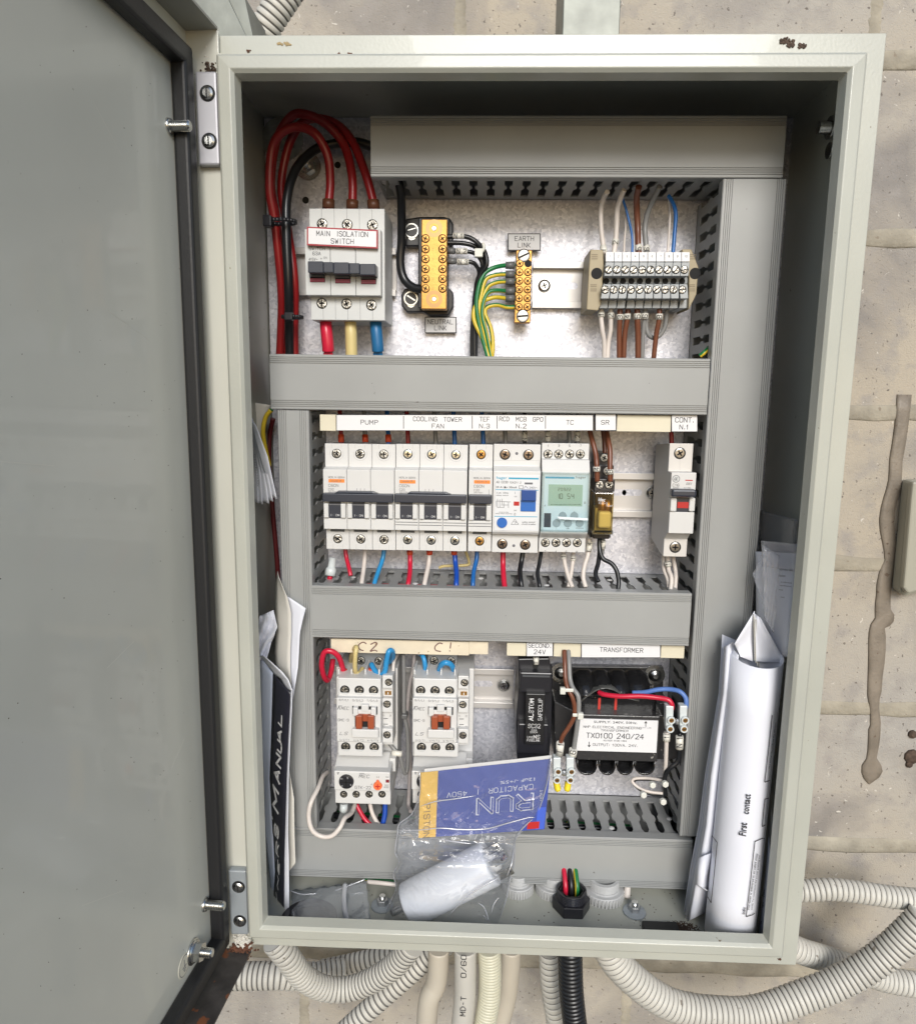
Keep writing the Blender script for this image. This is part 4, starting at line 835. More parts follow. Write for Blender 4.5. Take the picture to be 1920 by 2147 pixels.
for (y, pts, st, lb) in ((800, [(1080, 820), (980, 880), (925, 1010), (905, 1200), (950, 1450), (1020, 1700)], 3, 'highest green and yellow wire, entering the top of the earth bar'),
                         (885, [(1080, 895), (990, 940), (950, 1080), (925, 1250), (965, 1450), (1030, 1700)], 6, 'green and yellow wire, second from the top at the earth bar'),
                         (955, [(1090, 965), (1010, 1010), (965, 1120), (945, 1290), (985, 1460), (1040, 1700)], 6, 'green and yellow wire, third from the top at the earth bar'),
                         (1045, [(1090, 1040), (1020, 1060), (975, 1140), (960, 1280), (1000, 1450), (1050, 1700)], 4, 'green and yellow wire, third from the bottom at the earth bar'),
                         (1115, [(1090, 1105), (1010, 1125), (900, 1180), (880, 1320), (960, 1500), (1030, 1700)], 7, 'green and yellow wire, second from the bottom at the earth bar'),
                         (1200, [(1100, 1180), (1010, 1200), (985, 1260), (1040, 1400), (1060, 1550), (1050, 1700)], 6, 'lowest green and yellow wire, without a grey ferrule')):
    o = wire([(1275, y, 122), (1190, y, 122)] + [(a, c, 116 - i * 1.5 + (y % 7)) for i, (a, c) in enumerate(pts)], 3.0, [GRN, YLW], lb, 'C3', stripe=st, group=GE, seg=12, twist=1.2)
    if y < 1190: sleeve(o, 'C3', (1182, y, 122), (1268, y, 122), 5.1, GHEAT)

# ------------------------------------------------------------ TERMINAL BLOCKS
def tz(x, y, Y=92): return P('C4', x, y, Y)
YB = 90
for i in range(10):
    xt = 545 + i * 80.5; xb_ = 492 + i * 82.5 + (i > 2) * 8 + (i > 8) * 8
    t = thing('terminal_block', P('C4', xb_ + 35, 1395, YB + 10), 'grey screw terminal block ' + ['under the white wire at the left end of the row', 'tagged 2, second from the left end of the row', 'tagged 3, third from the left end of the row', 'tagged 4, directly left of the brown wire tagged 5', 'under the upper brown wire', 'under the upper grey wire', 'tagged 7, right of the upper grey wire', 'tagged 8, under the thin white wire at the right', 'tagged 9, under the right-hand blue wire', 'tagged 10, slightly apart at the right end of the row'][i], 'terminal block', 'ten numbered terminal blocks in a row')
    def quadp(x0, x1, y0, x2, x3, y1, Ya, Yb, mt, nm, bv=.4):
        b = M(); b.prism(flat('C4', [(x0, y0), (x1, y0), (x3, y1), (x2, y1)], Ya, 0), Ya, Yb); return b.build(nm, mt, t, bevel=bv)
    quadp(xt, xt + 78, 952, xt - 15, xt + 63, 1085, YB, 128, TERM, 'upper_clamp')
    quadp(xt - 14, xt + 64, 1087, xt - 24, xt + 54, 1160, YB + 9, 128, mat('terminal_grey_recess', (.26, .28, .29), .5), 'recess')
    quadp(xt - 24, xt + 54, 1162, xb_ + 6, xb_ + 82, 1300, YB, 128, TERM, 'lower_clamp')
    quadp(xb_ + 6, xb_ + 80, 1303, xb_ - 8, xb_ + 70, 1392, YB + 10, 128, TERM, 'foot')
    f = quadp(xt, xt + 76, 856, xt, xt + 76, 946, YB + 3, 116, LABEL, 'number_tag', .2)
    letters(f, [('C4', str(i + 1), xt + 40, 896, 18, None)], YB + 2.9)
    for (x, y) in ((xt + 24, 1025), (xt - 2 + (xb_ - xt) * .3 + 12, 1215)): screw(t, P('C4', x, y, YB - .1), 2.5, 'slot', STEEL)
    b = M(); b.cyl(P('C4', xt + 4, 1133, YB + 8.9), (0, 1, 0), 2.1, .3); b.build('test_hole', HOLE, t)
def endstop(pts, label, hole):
    t = thing('end_stop', P('C4', pts[-1][0], pts[-1][1], 100), label, 'end stop', 'beige end stops of the terminal row'); b = M(); b.prism(flat('C4', pts, 96, 0), 96, 130); b.build('body', BEIGE, t, bevel=.6)
    b = M(); c = P('C4', *hole, 95.9); b.cyl(c, (0, 1, 0), 4, .3, 20); b.build('screw_hole', HOLE, t)
    b = M(); lines(b, 'C4', [(hole[0] - 50, y, hole[0] + 10, y) for y in (880, 900, 920)] + [(hole[0] - 60, y, hole[0], y) for y in (1168, 1185, 1208, 1226)], 95.8, .5); b.build('moulded_lines', mat('beige_shadow', (.2, .16, .1), .6), t)
endstop([(398, 830), (520, 835), (525, 1000), (500, 1340), (470, 1415), (362, 1405), (385, 1000)], 'beige end stop left of terminal block 1', (458, 1060))
endstop([(1270, 828), (1362, 828), (1430, 1000), (1410, 1260), (1335, 1410), (1340, 1100)], 'beige end stop right of terminal block 10', (1396, 1060))
GT = 'wires above the numbered terminals'; GT2 = 'wires below the numbered terminals'
def tw(pts, r, m, lb, mk=None, g=GT):
    o = wire(pts, r, m, lb, 'C4', group=g)
    if mk: marker(o, 'C4', *mk)
    return o
tw([(560, 280, 96), (520, 350, 104), (498, 460, 108), (500, 620, 108), (515, 760, 106), (530, 870, 104)], 3.3, WW, 'white wire curving down to terminal block 1', ((518, 800, 106), (530, 868, 104), 4.6, '1', 90))
tw([(720, 260, 96), (690, 330, 100), (655, 450, 106), (648, 600, 108), (640, 740, 106), (620, 880, 104)], 3.5, WW, 'white wire tagged 2 above the terminal row', ((640, 735, 106), (632, 790, 106), 4.8, '2', 90))
tw([(735, 480, 112), (735, 620, 112), (722, 760, 110), (718, 880, 106)], 1.5, WW, 'thin white wire between the tagged 2 wire and a thin blue one')
tw([(690, 310, 100), (730, 420, 108), (765, 550, 108), (795, 700, 106), (798, 870, 104)], 1.7, WB, 'thin blue wire left of the brown wire tagged 5')
tw([(860, 230, 92), (840, 330, 100), (840, 450, 106), (848, 620, 108), (852, 760, 106), (858, 880, 104)], 4.1, WBR, 'brown wire tagged 5 above the terminal row', ((856, 795, 106), (857, 850, 104), 5.2, '5', 90))
tw([(1060, 230, 92), (1005, 340, 100), (945, 480, 106), (918, 620, 108), (925, 760, 106), (935, 880, 104)], 3.6, WG, 'grey wire tagged 6 above the terminal row', ((932, 800, 106), (934, 852, 104), 4.8, '6', 90))
tw([(1145, 330, 102), (1160, 450, 110), (1150, 640, 110), (1135, 870, 106)], 1.8, WW, 'thin white wire left of the right-hand blue wire')
tw([(1145, 320, 98), (1190, 400, 104), (1212, 500, 106), (1200, 680, 106), (1185, 880, 104)], 2.6, WB, 'blue wire at the right end above the terminals')
tw([(505, 1380, 108), (500, 1470, 108), (512, 1600, 108), (530, 1720, 110), (530, 1880, 112)], 3.2, WW, 'leftmost white wire below the terminal row', ((502, 1425, 108), (502, 1475, 108), 4.8, '1', 90), GT2)
tw([(595, 1380, 108), (592, 1480, 108), (590, 1600, 110), (570, 1720, 112), (560, 1880, 112)], 3.2, WW, 'white wire below the terminal row, right of the leftmost one', ((593, 1435, 108), (593, 1488, 108), 4.8, '2', 90), GT2)
tw([(680, 1380, 108), (678, 1500, 108), (673, 1650, 110), (673, 1880, 112)], 3.6, WBR, 'leftmost brown wire below the terminal row', ((680, 1450, 108), (679, 1503, 108), 5, '3', 90), GT2)
tw([(758, 1380, 108), (748, 1500, 108), (725, 1650, 110), (715, 1880, 112)], 3.6, WBR, 'brown wire slanting left, second brown one below the terminal row', ((750, 1445, 108), (748, 1500, 108), 5, '4', 90), GT2)
tw([(845, 1380, 108), (846, 1500, 108), (852, 1650, 110), (852, 1880, 112)], 4.1, WBR, 'thick brown wire just left of the grey one below the terminal row', ((846, 1442, 108), (847, 1498, 108), 5.4, '5', 90), GT2)
tw([(925, 1380, 108), (915, 1480, 108), (900, 1650, 110), (890, 1880, 112)], 3.0, WG, 'straight grey wire right of the thick brown one below the terminals', ((918, 1440, 107), (916, 1495, 107), 5, '6', 90), GT2)
tw([(935, 1440, 112), (930, 1560, 112), (950, 1640, 112), (1000, 1675, 113), (1060, 1650, 113), (1110, 1560, 112), (1130, 1400, 110)], 3.0, WG, 'grey wire hanging in a short U below terminals 6 and 8', None, GT2)
tw([(1058, 1380, 106), (1053, 1500, 106), (1025, 1650, 108), (1000, 1880, 110)], 3.4, WBR, 'brown wire crossing the grey U below the terminal row', ((1056, 1446, 106), (1054, 1500, 106), 5, '8', 90), GT2)
wire([(1440, 1850, 84), (1500, 1800, 84), (1580, 1710, 96)], 3, [GRN, YLW], 'short green and yellow wire peeping out of the right trunking', 'C4', stripe=5)

# ------------------------------------------------------------ LABEL STRIPS (middle row)
YL = 78
def strip(k, x0, y0, x1, y1, Y, label, m=CREAM, name='label_carrier'):
    r = RC(k, x0, y0, x1, y1, Y); b = M(); b.box(r[0], r[1], Y, Y + 2.5, r[2], r[3]); b.box(r[0], r[1], Y + 2.5, Y + 12, r[3] - 1.2, r[3]); return tag(b.build(name, m, bevel=.4), label, 'label strip', 'blank cream label strips')
strip('E1', 622, 120, 762, 262, YL, 'short blank cream strip left of the PUMP label')
strip('E3', 384, 125, 855, 270, YL, 'long blank cream strip between the SR and CONT. labels')
t = plate_label('S', 705, 869.2, 1243.5, 903, YL - 1, 'long white label reading PUMP, COOLING TOWER FAN, TEF, RCD MCB GPO and TC', [('E1', 'PUMP', 1052, 187, 36, 148), ('E1', 'COOLING  TOWER', 1642, 160, 36, 420), ('E1', 'FAN', 1645, 220, 36, 102), ('E2', 'TEF', 314, 160, 36, 85), ('E2', 'N.3', 312, 220, 36, 88), ('E2', 'RCD  MCB  GPO', 630, 160, 36, 376), ('E2', 'N.2', 630, 220, 36, 88), ('E2', 'TC', 1053, 188, 36, 62)], th=2, brd=.35)
b = M(); lines(b, 'E1', [(1348, 132, 1348, 242)], YL - 1.2, .5); lines(b, 'E2', [(206, 132, 206, 242), (421, 132, 421, 242), (841, 132, 841, 242)], YL - 1.2, .5); b.build('divider_lines', INK, t)
plate_label('E2', 1270, 112, 1457, 262, YL - 1, 'small white SR label right of the long label', [('E2', 'SR', 1358, 188, 36, 66)], th=2, brd=.6)
plate_label('E3', 857, 122, 1084, 270, YL - 1, 'white CONT. N.1 label at the right end of the row', [('E3', 'CONT.', 972, 167, 40, 158), ('E3', 'N.1', 968, 228, 38, 78)], th=2, brd=.35)

# ------------------------------------------------------------ BREAKERS
def breaker(name, label, k, x0, x1, yt, yn1, yn0, yb, poles, dx=30, group=None, texts=(), ox=None, tx=None, lowline=False, ttl=3.05, grip=True, tm=None):
    """x0,x1: nose left/right in crop px; dx: shift of terminal faces"""
    xm = (x0 + x1) / 2
    zt = P(k, xm, yt, YT).z; zn1 = P(k, xm, yn1, YN).z; zn0 = P(k, xm, yn0, YN).z; zb = P(k, xm, yb, YT).z
    a0, a1 = P(k, x0, 600 + 150, YN).x, P(k, x1, 600 + 150, YN).x
    t = thing(name, ((a0 + a1) / 2, YT, zb), label, 'circuit breaker', group)
    w_ = (a1 - a0) / poles; b = M()
    for i in range(poles):
        c0, c1 = a0 + w_ * i + .1, a0 + w_ * (i + 1) - .1
        b.prismx([(YP - 9, zb + 2), (YT + 4, zb), (YT, zb), (YT, zn0), (YN, zn0), (YN, zn0 + (zn1 - zn0) * .18), (YN + 1.2, zn0 + (zn1 - zn0) * .20), (YN + 1.2, zn0 + (zn1 - zn0) * .36), (YN, zn0 + (zn1 - zn0) * .52), (YN, zn1), (YT, zn1 + 1.5), (YT, zt), (YT + 4, zt), (YP - 9, zt - 2)], c0, c1)
    b.build('body', WHITE, t, bevel=.35)
    zg = zn0 + (zn1 - zn0) * .49; hN = zn1 - zn0
    for i in range(poles):
        c = a0 + w_ * (i + .5)
        for z in ((zt + zn1) / 2 + .5 * 0 + (zt - zn1) * .10, (zb + zn0) / 2 - (zn0 - zb) * .02): 
            s_ = screw(t, (c, YT - .1, z), ttl, m=(tm or STEEL))
        b = M()
        for sgn, z in ((1, (zt + zn1) / 2 + (zt - zn1) * .10), (-1, (zb + zn0) / 2 - (zn0 - zb) * .02)):
            pts = [(c + 5 * math.cos(u_), z - sgn * 5 * math.sin(u_)) for u_ in [rad(-20 + j * 220 / 12) for j in range(13)]]
            for j in range(12): lines2(b, pts[j], pts[j + 1], YT - .06, .16)
            for s2 in (-1, 1): lines2(b, (c + s2 * 3.6, z + sgn * 4), (c + s2 * 3.6, (zt if sgn > 0 else zb) - sgn * .4), YT - .06, .16)
        b.build('moulded_outline', mat('shadow_line', (.40, .39, .37), .6), t)
        b = M()
        for s2 in (-1, 1): xx = c + s2 * w_ * .36; b.box(xx - w_ * .1, xx + w_ * .1, YN - 2.6, YN + 1.5, zn0 + hN * .20, zg - hN * .05)
        b.build('guard', WHITE, t, bevel=.5)
        b = M(); b.m(0).box(c - w_ * .25, c + w_ * .25, YN - .6, YN + 1.6, zn0 + hN * .19, zg); b.m(1).box(c - w_ * .25, c + w_ * .25, YN - 1.0, YN - .5, zg - hN * .08, zg - hN * .06)
        s_ = b.build('toggle_window', [NAVY, GINK], t)
        b = M(); b.text('I· ON', (c, YN - .75, zn0 + hN * .24), 1.5, w_ * .36); b.build('lettering', WINK, s_)
        b = M(); b.box(c - w_ * .3, c + w_ * .3, YT - .1, YT + .3, zn0 - 3.4, zn0 - 1.0); b.build('slot', mat('grey_slot', (.10, .10, .10), .6), t)
        if lowline:
            b = M()
            for f in (.09, .135): b.box(c - w_ * .47, c + w_ * .47, YN - .12, YN + .1, zn0 + hN * f - .25, zn0 + hN * f + .25)
            b.build('louvre_lines', GINK, t)
    b = M(); th = hN * .15; c0, c1 = a0 + .4, a1 - .4
    b.box(c0, c1, YN - 5, YN + .5, zg - th * .1, zg + th * .85)
    if poles > 1: b.prism([(c0 + w_ * .5, zg + th * .85), (c0 + w_ * .65, zg + th * 1.1), (c1 - w_ * .85, zg + th * 1.1), (c1 - w_ * .6, zg + th * .85)], YN - 5, YN + .5)
    b.build('toggle_handle', NAVY, t, bevel=.7)
    if ox: b = M(); r = RC(k, *ox, YN - .1); b.box(r[0], r[1], YN - .12, YN + .05, r[2], r[3]); b.build('orange_patch', ORANGE, t)
    if texts: letters(t, [(k,) + tuple(z) for z in texts], YN - .15, GINK)
    return t
def lines2(b, a, c, Y, w_):
    a = Vector((a[0], Y, a[1])); c = Vector((c[0], Y, c[1])); d = c - a; n_ = Vector((-d.z, 0, d.x)).normalized() * w_ / 2; b.add([a - n_, c - n_, c + n_, a + n_], [(0, 1, 2, 3)])
GB = 'white circuit breakers on the middle rail'
def mgtext(x, y0=665, rating='C32'): return [('MERLIN GERIN', x + 68, y0, 15, 140), ('C60N', x + 42, y0 + 70, 22, 86), (rating, x + 22, y0 + 104, 18, 46), ('240/415V~', x + 38, y0 + 126, 11, 78), ('6000', x + 32, y0 + 147, 14, 44), ('[3]', x + 32, y0 + 168, 9, 24), ('multi 9', x + 66, y0 + 31, 15, 90, 0, {'shear': .3})]
def breaker_symbol(t, k, xs, y0, y1):
    b = M()
    for x in xs: lines(b, k, [(x, y0, x, y0 + (y1 - y0) * .5), (x - 12, y0 + (y1 - y0) * .5, x, y0 + (y1 - y0) * .75), (x, y0 + (y1 - y0) * .75, x, y1), (x - 6, y0 + (y1 - y0) * .45, x + 6, y0 + (y1 - y0) * .62), (x - 8, y1 - 8, x + 4, y1)], YN - .15, .25)
    b.build('circuit_symbol', GINK, t)
t = breaker('circuit_breaker', 'three pole breaker under the PUMP label, leftmost in the middle row', 'E1', 650, 1268, 375, 600, 1118, 1292, 3, group=GB, ox=(698, 680, 836, 710), texts=mgtext(698)); breaker_symbol(t, 'E1', (943, 975, 1009), 760, 838)
t = breaker('circuit_breaker', 'three pole breaker under the COOLING TOWER FAN label', 'E1', 1270, 1900, 380, 604, 1128, 1302, 3, group=GB, ox=(1313, 688, 1451, 718), texts=mgtext(1313, 668, 'C20'), lowline=True, tm=mat('bright_screw', (.72, .75, .74), .22, metal=1)); breaker_symbol(t, 'E1', (1537, 1570, 1606), 766, 850)
t = breaker('circuit_breaker', 'single pole breaker with brass screws under the TEF label', 'E2', 174, 382, 380, 606, 1138, 1308, 1, group=GB, ox=(222, 690, 362, 720), texts=mgtext(222, 672, 'C20'), lowline=True, tm=BRASS); breaker_symbol(t, 'E2', (350,), 770, 880)

# residual current device
rc = thing('residual_current_breaker', P('E2', 580, 1320, YT), 'wide safety switch with blue toggle and round blue test button', 'circuit breaker', GB)
zt = P('E2', 580, 378, YT).z; zb = P('E2', 580, 1318, YT).z; zn1 = P('E2', 590, 612, YN).z; zn0 = P('E2', 580, 1140, YN).z; a0, a1 = P('E2', 384, 850, YN).x, P('E2', 796, 850, YN).x
b = M(); b.prismx([(YP - 9, zb + 2), (YT + 4, zb), (YT, zb), (YT, zn0 - 3), (YN + 2, zn0 - 2), (YN, zn0), (YN, zn1), (YT, zn1 + 3), (YT, zt), (YT + 4, zt), (YP - 9, zt - 2)], a0 + .1, a1 - .1); b.build('body', WHITE, rc, bevel=.4)
r = RC('E2', 400, 645, 792, 1130, YN - .4); b = M(); b.box(r[0], r[1], YN - .4, YN + .1, r[2], r[3]); b.build('front_panel', mat('cool_white_panel', (.68, .69, .70), .35), rc, bevel=.3)
for x, y in ((490, 467), (693, 470), (466, 1243), (665, 1250)): screw(rc, P('E2', x, y, YT - .1), 3.4, m=mat('dark_bronze_screw', (.25, .2, .16), .3, metal=1))
for x, y in ((592, 458), (566, 1258)): b = M(); b.cyl(P('E2', x, y, YT - .1), (0, 1, 0), 1.1, .2); b.build('sealing_hole', GINK, rc)
b = M(); lines(b, 'E2', [(392, 518, 790, 518), (543, 430, 543, 512), (640, 430, 640, 512)], YT - .05, .15); b.build('moulded_outline', MATS['shadow_line'], rc)
r = RC('E2', 630, 775, 762, 868, YN - 4); b = M(); z2 = P('E2', 690, 962, YN - 1).z; b.m(1).box(r[0], r[1], YN - 1.2, YN - .2, z2, r[2]); b.m(0).box(r[0] + .3, r[1] - .1, YN - 4.5, YN - .3, r[2], r[3]); b.build('toggle', [mat('dark_blue_toggle', (.01, .06, .25), .3), BLUE], rc, bevel=.4)
r = RC('E2', 566, 875, 614, 910, YN - .5); b = M(); b.box(r[0], r[1], YN - .8, YN - .3, r[2], r[3]); b.build('indicator', RED, rc)
b = M(); b.lathe(P('E2', 464, 1058, YN - .4), (0, -1, 0), [(0, 3.9), (1.2, 3.7)], 24); b.build('test_button', BLUE, rc)
b = M(); lines(b, 'E2', [(408, 771, 780, 778), (398, 1003, 770, 1008)], YN - .5, .5); r = RC('E2', 522, 668, 782, 682, YN - .5); b.box(r[0], r[1], YN - .5, YN - .4, r[2], r[3]); b.build('blue_lines', TEAL, rc)
letters(rc, [('E2', 'hager', 462, 672, 24, 90, 0, {'bold': .01})], YN - .55, TEAL, 'blue_lettering')
letters(rc, [('E2', 'AD 023D', 466, 706, 18, 100, 0, {'bold': .01}), ('E2', '104211 2', 580, 710, 16, 98), ('E2', '20 A I∆n 30mA', 502, 750, 18, 182, 0, {'bold': .01}), ('E2', '240V~', 735, 755, 15, 66), ('E2', '3 kA  50Hz', 468, 800, 13, 106), ('E2', 'safety switch', 466, 822, 10, 106), ('E2', 'I', 577, 800, 18, None), ('E2', 'ON', 582, 832, 10, 20), ('E2', 'OFF', 580, 953, 10, 24), ('E2', '0', 575, 985, 18, None), ('E2', 'press to test\nsafety switch must trip', 480, 975, 10, 146), ('E2', 'safety switch/\ncircuit breaker', 696, 1062, 14, 126, 0, {'shear': .25})], YN - .55, INK)
b = M(); r = RC('E2', 660, 710, 730, 726, YN - .5); b.box(r[0], r[1], YN - .5, YN - .4, r[2], r[3])
lines(b, 'E2', [(575, 1028, 542, 1074), (542, 1074, 608, 1074), (608, 1074, 575, 1028), (565, 1050, 590, 1052), (590, 1052, 575, 1066), (612, 738, 648, 738), (648, 738, 648, 762), (648, 762, 612, 762), (612, 762, 612, 738), (655, 762, 668, 740), (668, 740, 690, 762), (425, 850, 425, 930), (445, 855, 445, 925), (465, 850, 465, 900), (415, 870, 520, 878), (480, 878, 480, 930), (500, 878, 540, 878), (415, 870, 415, 920), (425, 925, 480, 925), (520, 878, 520, 930), (455, 905, 520, 905)], YN - .55, .3); b.build('circuit_symbol', GINK, rc)
# timer
tm_ = thing('time_switch', P('E2', 1000, 1320, YT), 'digital timer with a green screen and blue clear cover under the TC label', 'timer')
zt = P('E2', 1000, 370, YT).z; zb = P('E2', 980, 1315, YT).z; zn1 = P('E2', 1010, 600, YN).z; zn0 = P('E2', 990, 1150, YN).z; a0, a1 = P('E2', 800, 850, YN).x, P('E2', 1218, 850, YN).x
b = M(); b.prismx([(YP - 9, zb + 2), (YT + 4, zb), (YT, zb), (YT, zn0 - 5), (YN + 1, zn0 - 1), (YN, zn0), (YN, zn1), (YN + 4, zn1 + 7), (YT, zn1 + 7.5), (YT, zt), (YT + 4, zt), (YP - 9, zt - 2)], a0 + .3, a1 - .1); b.build('body', WHITE, tm_, bevel=.4)
for i, (x, y) in enumerate(((862, 464), (955, 464), (1050, 464), (1142, 464), (840, 1232), (932, 1232), (1024, 1232), (1116, 1232))): screw(tm_, P('E2', x, y, YT - .1), 2.9, m=STEEL)
letters(tm_, [('E2', s_, x, y, 18, None) for s_, x, y in (('1', 866, 390), ('3', 958, 390), ('5', 1051, 390), ('7', 1145, 390), ('2', 838, 1308), ('4', 930, 1310), ('6', 1021, 1310), ('8', 1112, 1312))], YT - .15, GINK)
r = RC('E2', 826, 640, 1205, 1130, YN - .5); b = M(); b.box(r[0], r[1], YN - .5, YN + .1, r[2], r[3]); b.build('front_panel', mat('pale_blue_panel', (.70, .74, .75), .35), tm_)
r = RC('E2', 866, 728, 1162, 914, YN - .8); b = M(); b.box(r[0], r[1], YN - .8, YN - .4, r[2], r[3]); lc = b.build('screen', LCD, tm_)
def seg7(b, ch, x, y, w_, h_, Y, wt=.45):
    sg = {'0': 'abcdef', '1': 'bc', '2': 'abged', '3': 'abgcd', '4': 'fgbc', '5': 'afgcd', '6': 'afgecd', '7': 'abc', '8': 'abcdefg', '9': 'abcdfg', ' ': ''}[ch]
    for c in sg: lines(b, 'E2', [{'a': (x, y, x + w_, y), 'b': (x + w_, y, x + w_, y + h_ / 2), 'c': (x + w_, y + h_ / 2, x + w_, y + h_), 'd': (x, y + h_, x + w_, y + h_), 'e': (x, y + h_ / 2, x, y + h_), 'f': (x, y, x, y + h_ / 2), 'g': (x, y + h_ / 2, x + w_, y + h_ / 2)}[c]], Y, wt)
b = M()
for ch, x in (('1', 938), ('0', 968), ('5', 1032), ('4', 1066)): seg7(b, ch, x, 808, 20, 42, YN - .9)
for i, ch in enumerate('20922'): seg7(b, ch, 950 + i * 24, 758, 14, 24, YN - .9, .3)
for i in range(24): lines(b, 'E2', [(890 + i * 11, 897, 890 + i * 11, 905)], YN - .9, .4)
b.build('digits', LCDC, lc)
r = RC('E2', 840, 660, 1092, 676, YN - .7); b = M(); b.box(r[0], r[1], YN - .62, YN - .5, r[2], r[3]); b.build('blue_line', TEAL, tm_)
letters(tm_, [('E2', ':hager', 1145, 668, 22, 95), ('E2', 'A', 836, 910, 16, None), ('E2', 'B', 1183, 886, 18, None), ('E2', '←', 935, 1106, 14, None), ('E2', 'ok', 1035, 1107, 16, 28), ('E2', 'menu', 1136, 1107, 15, 64), ('E2', '-', 990, 962, 14, None), ('E2', '+', 1090, 962, 14, None)], YN - .6, GINK)
r = RC('E2', 828, 975, 888, 1098, YN - .8); b = M(); b.box(r[0], r[1], YN - .9, YN - .4, r[2], r[3]); b.build('key_slot', NAVY, tm_, bevel=.2)
for x, y in ((937, 1063), (1035, 1063), (1136, 1063), (990, 1000), (1090, 1000)): b = M(); b.lathe(P('E2', x, y, YN - .5), (0, -1, 0), [(0, 3.0), (.5, 2.8)], 20); b.build('button', mat('grey_button', (.36, .39, .40), .4), tm_)
r = RC('E2', 808, 628, 1222, 1140, YN - 6); b = M(); b.box(r[0], r[1], YN - 5.6, YN - 4.8, r[2], r[3]); b.box(r[0], r[0] + .8, YN - 4.8, YN + 2, r[2], r[3]); b.box(r[1] - .8, r[1], YN - 4.8, YN + 2, r[2], r[3]); b.box(r[0], r[1], YN - 4.8, YN + 1, r[2], r[2] + .8); b.box(r[0], r[1], YN - 4.8, YN + 1, r[3] - .8, r[3]); b.build('clear_cover', COVER, tm_)
r = RC('E2', 940, 1008, 1210, 1034, YN - 6.2); b = M(); b.prism([(r[0], r[3]), (r[1], r[3] - .8), (r[1], r[2] - .3), (r[0] + 2, r[2] + .3)], YN - 6.0, YN - 5.7); b.build('cover_ridge', mat('cover_edge', (.75, .82, .84), .1), tm_)

# relay
rl = thing('relay', P('E2', 1330, 1210, 90), 'amber see-through relay in a black socket under the SR label', 'relay')
r = RC('E2', 1240, 560, 1420, 1190, 100); b = M(); b.box(r[0], r[1], 100, YP - 8, r[2], r[3]); r2 = RC('E2', 1290, 455, 1420, 600, 106); b.box(r2[0], r2[1], 106, YP - 8, r2[2], r2[3]); r = RC('E2', 1265, 680, 1442, 790, 88); b.box(r[0], r[1], 88, 112, r[2], r[3]); r = RC('E2', 1255, 1150, 1395, 1200, 92); b.box(r[0], r[1], 92, 112, r[2], r[3]); b.build('socket', BLACK, rl, bevel=.6)
for x, y, Y in ((1310, 730, 87.9), (1393, 730, 87.9), (1350, 495, 105.8), (1375, 612, 99.9)): screw(rl, P('E2', x, y, Y), 2.9, m=STEEL)
r = RC('E2', 1258, 798, 1428, 1158, 74); b = M(); b.box(r[0], r[1], 74, 100, r[2], r[3]); b.build('amber_case', AMBER, rl, bevel=.8)
r = RC('E2', 1275, 940, 1420, 1150, 80); b = M(); b.box(r[0], r[1], 84, 98, r[2], r[3]); b.build('coil_frame', mat('olive_coil', (.30, .26, .10), .5), rl)
r = RC('E2', 1300, 962, 1410, 1105, 77); b = M(); b.box(r[0], r[1], 76, 84, r[2], r[3]); b.build('coil_block', mat('ivory_coil', (.72, .66, .40), .45), rl, bevel=1.6)
b = M(); b.cyl(P('E2', 1335, 850, 84), (0, 0, -1), 3, 10); b.cyl(P('E2', 1385, 860, 84), (0, 0, -1), 3, 10); b.build('contacts', BRASS, rl)
letters(rl, [('E2', 'idec', 1330, 858, 34, 60, -6, {'bold': .015}), ('E2', 'RJ2S-CL', 1345, 890, 16, 80, -4), ('E2', '-A240', 1390, 912, 14, 56, -4)], 73.7, WINK)
r = RC('E2', 1250, 1120, 1430, 1165, 82); b = M(); b.box(r[0], r[1], 84, 101, r[2], r[2] + 3); b.build('release_clip', mat('grey_clip', (.14, .145, .14), .4), rl)

# right single breaker
gb = thing('circuit_breaker', P('E3', 900, 1355, YT), 'single pole breaker with a red and black toggle standing alone under CONT. N.1', 'circuit breaker', GB)
def zz(y, Y): return P('E3', 930, y, Y).z
zt = zz(370, YT); zm1 = zz(612, YT); zn1 = zz(625, 74); zn0 = zz(1152, 74); zb1 = zz(1200, YT); zb = zz(1355, YT)
a0, a1 = P('E3', 848, 850, 74).x, P('E3', 1066, 850, 74).x
ta0, ta1 = P('E3', 822, 480, YT).x, P('E3', 1042, 480, YT).x; 
b = M(); b.prismx([(YP - 9, zb + 6), (YT + 12, zb + 1), (YT, zb), (YT, zb1), (YN, zn0), (YN, zn1), (YT, zm1), (YT, zt), (YT + 12, zt - 1), (YP - 9, zt - 4)], a0 + .3, a1 - .4); b.build('body', mat('warm_device_plastic', (.62, .595, .56), .42), gb, bevel=.5)
b = M(); b.prismx([(YN + .5, zz(965, YN)), (74, zz(965, 74)), (74, zn0), (YN + .5, zn0)], a0 + .1, a1 - .1); b.prismx([(YN + .5, zz(790, YN)), (75, zz(790, 75)), (75, zn1), (YN + .5, zn1)], a0 + .1, a1 - .1); b.build('front_nose', WHITE, gb, bevel=.4)
for x, y in ((930, 456), (890, 1272)): screw(gb, P('E3', x, y, YT - .1), 3.7, 'cross', m=mat('dark_steel_screw', (.33, .32, .30), .3, metal=1))
b = M()
for x0, x1 in ((850, 905), (1012, 1064)): r = RC('E3', x0, 845, x1, 962, 72); b.box(r[0], r[1], 72, YN + 1, r[2], r[3])
b.build('guard', WHITE, gb, bevel=.8)
r = RC('E3', 908, 845, 1008, 965, 74); b = M(); b.m(0).box(r[0], r[1], 74, YN + 1, r[2], r[3]); b.m(1).box(r[0], r[1], 73.7, 74, r[2] + (r[3] - r[2]) * .28, r[2] + (r[3] - r[2]) * .72); b.build('toggle_window', [NAVY, RED], gb)
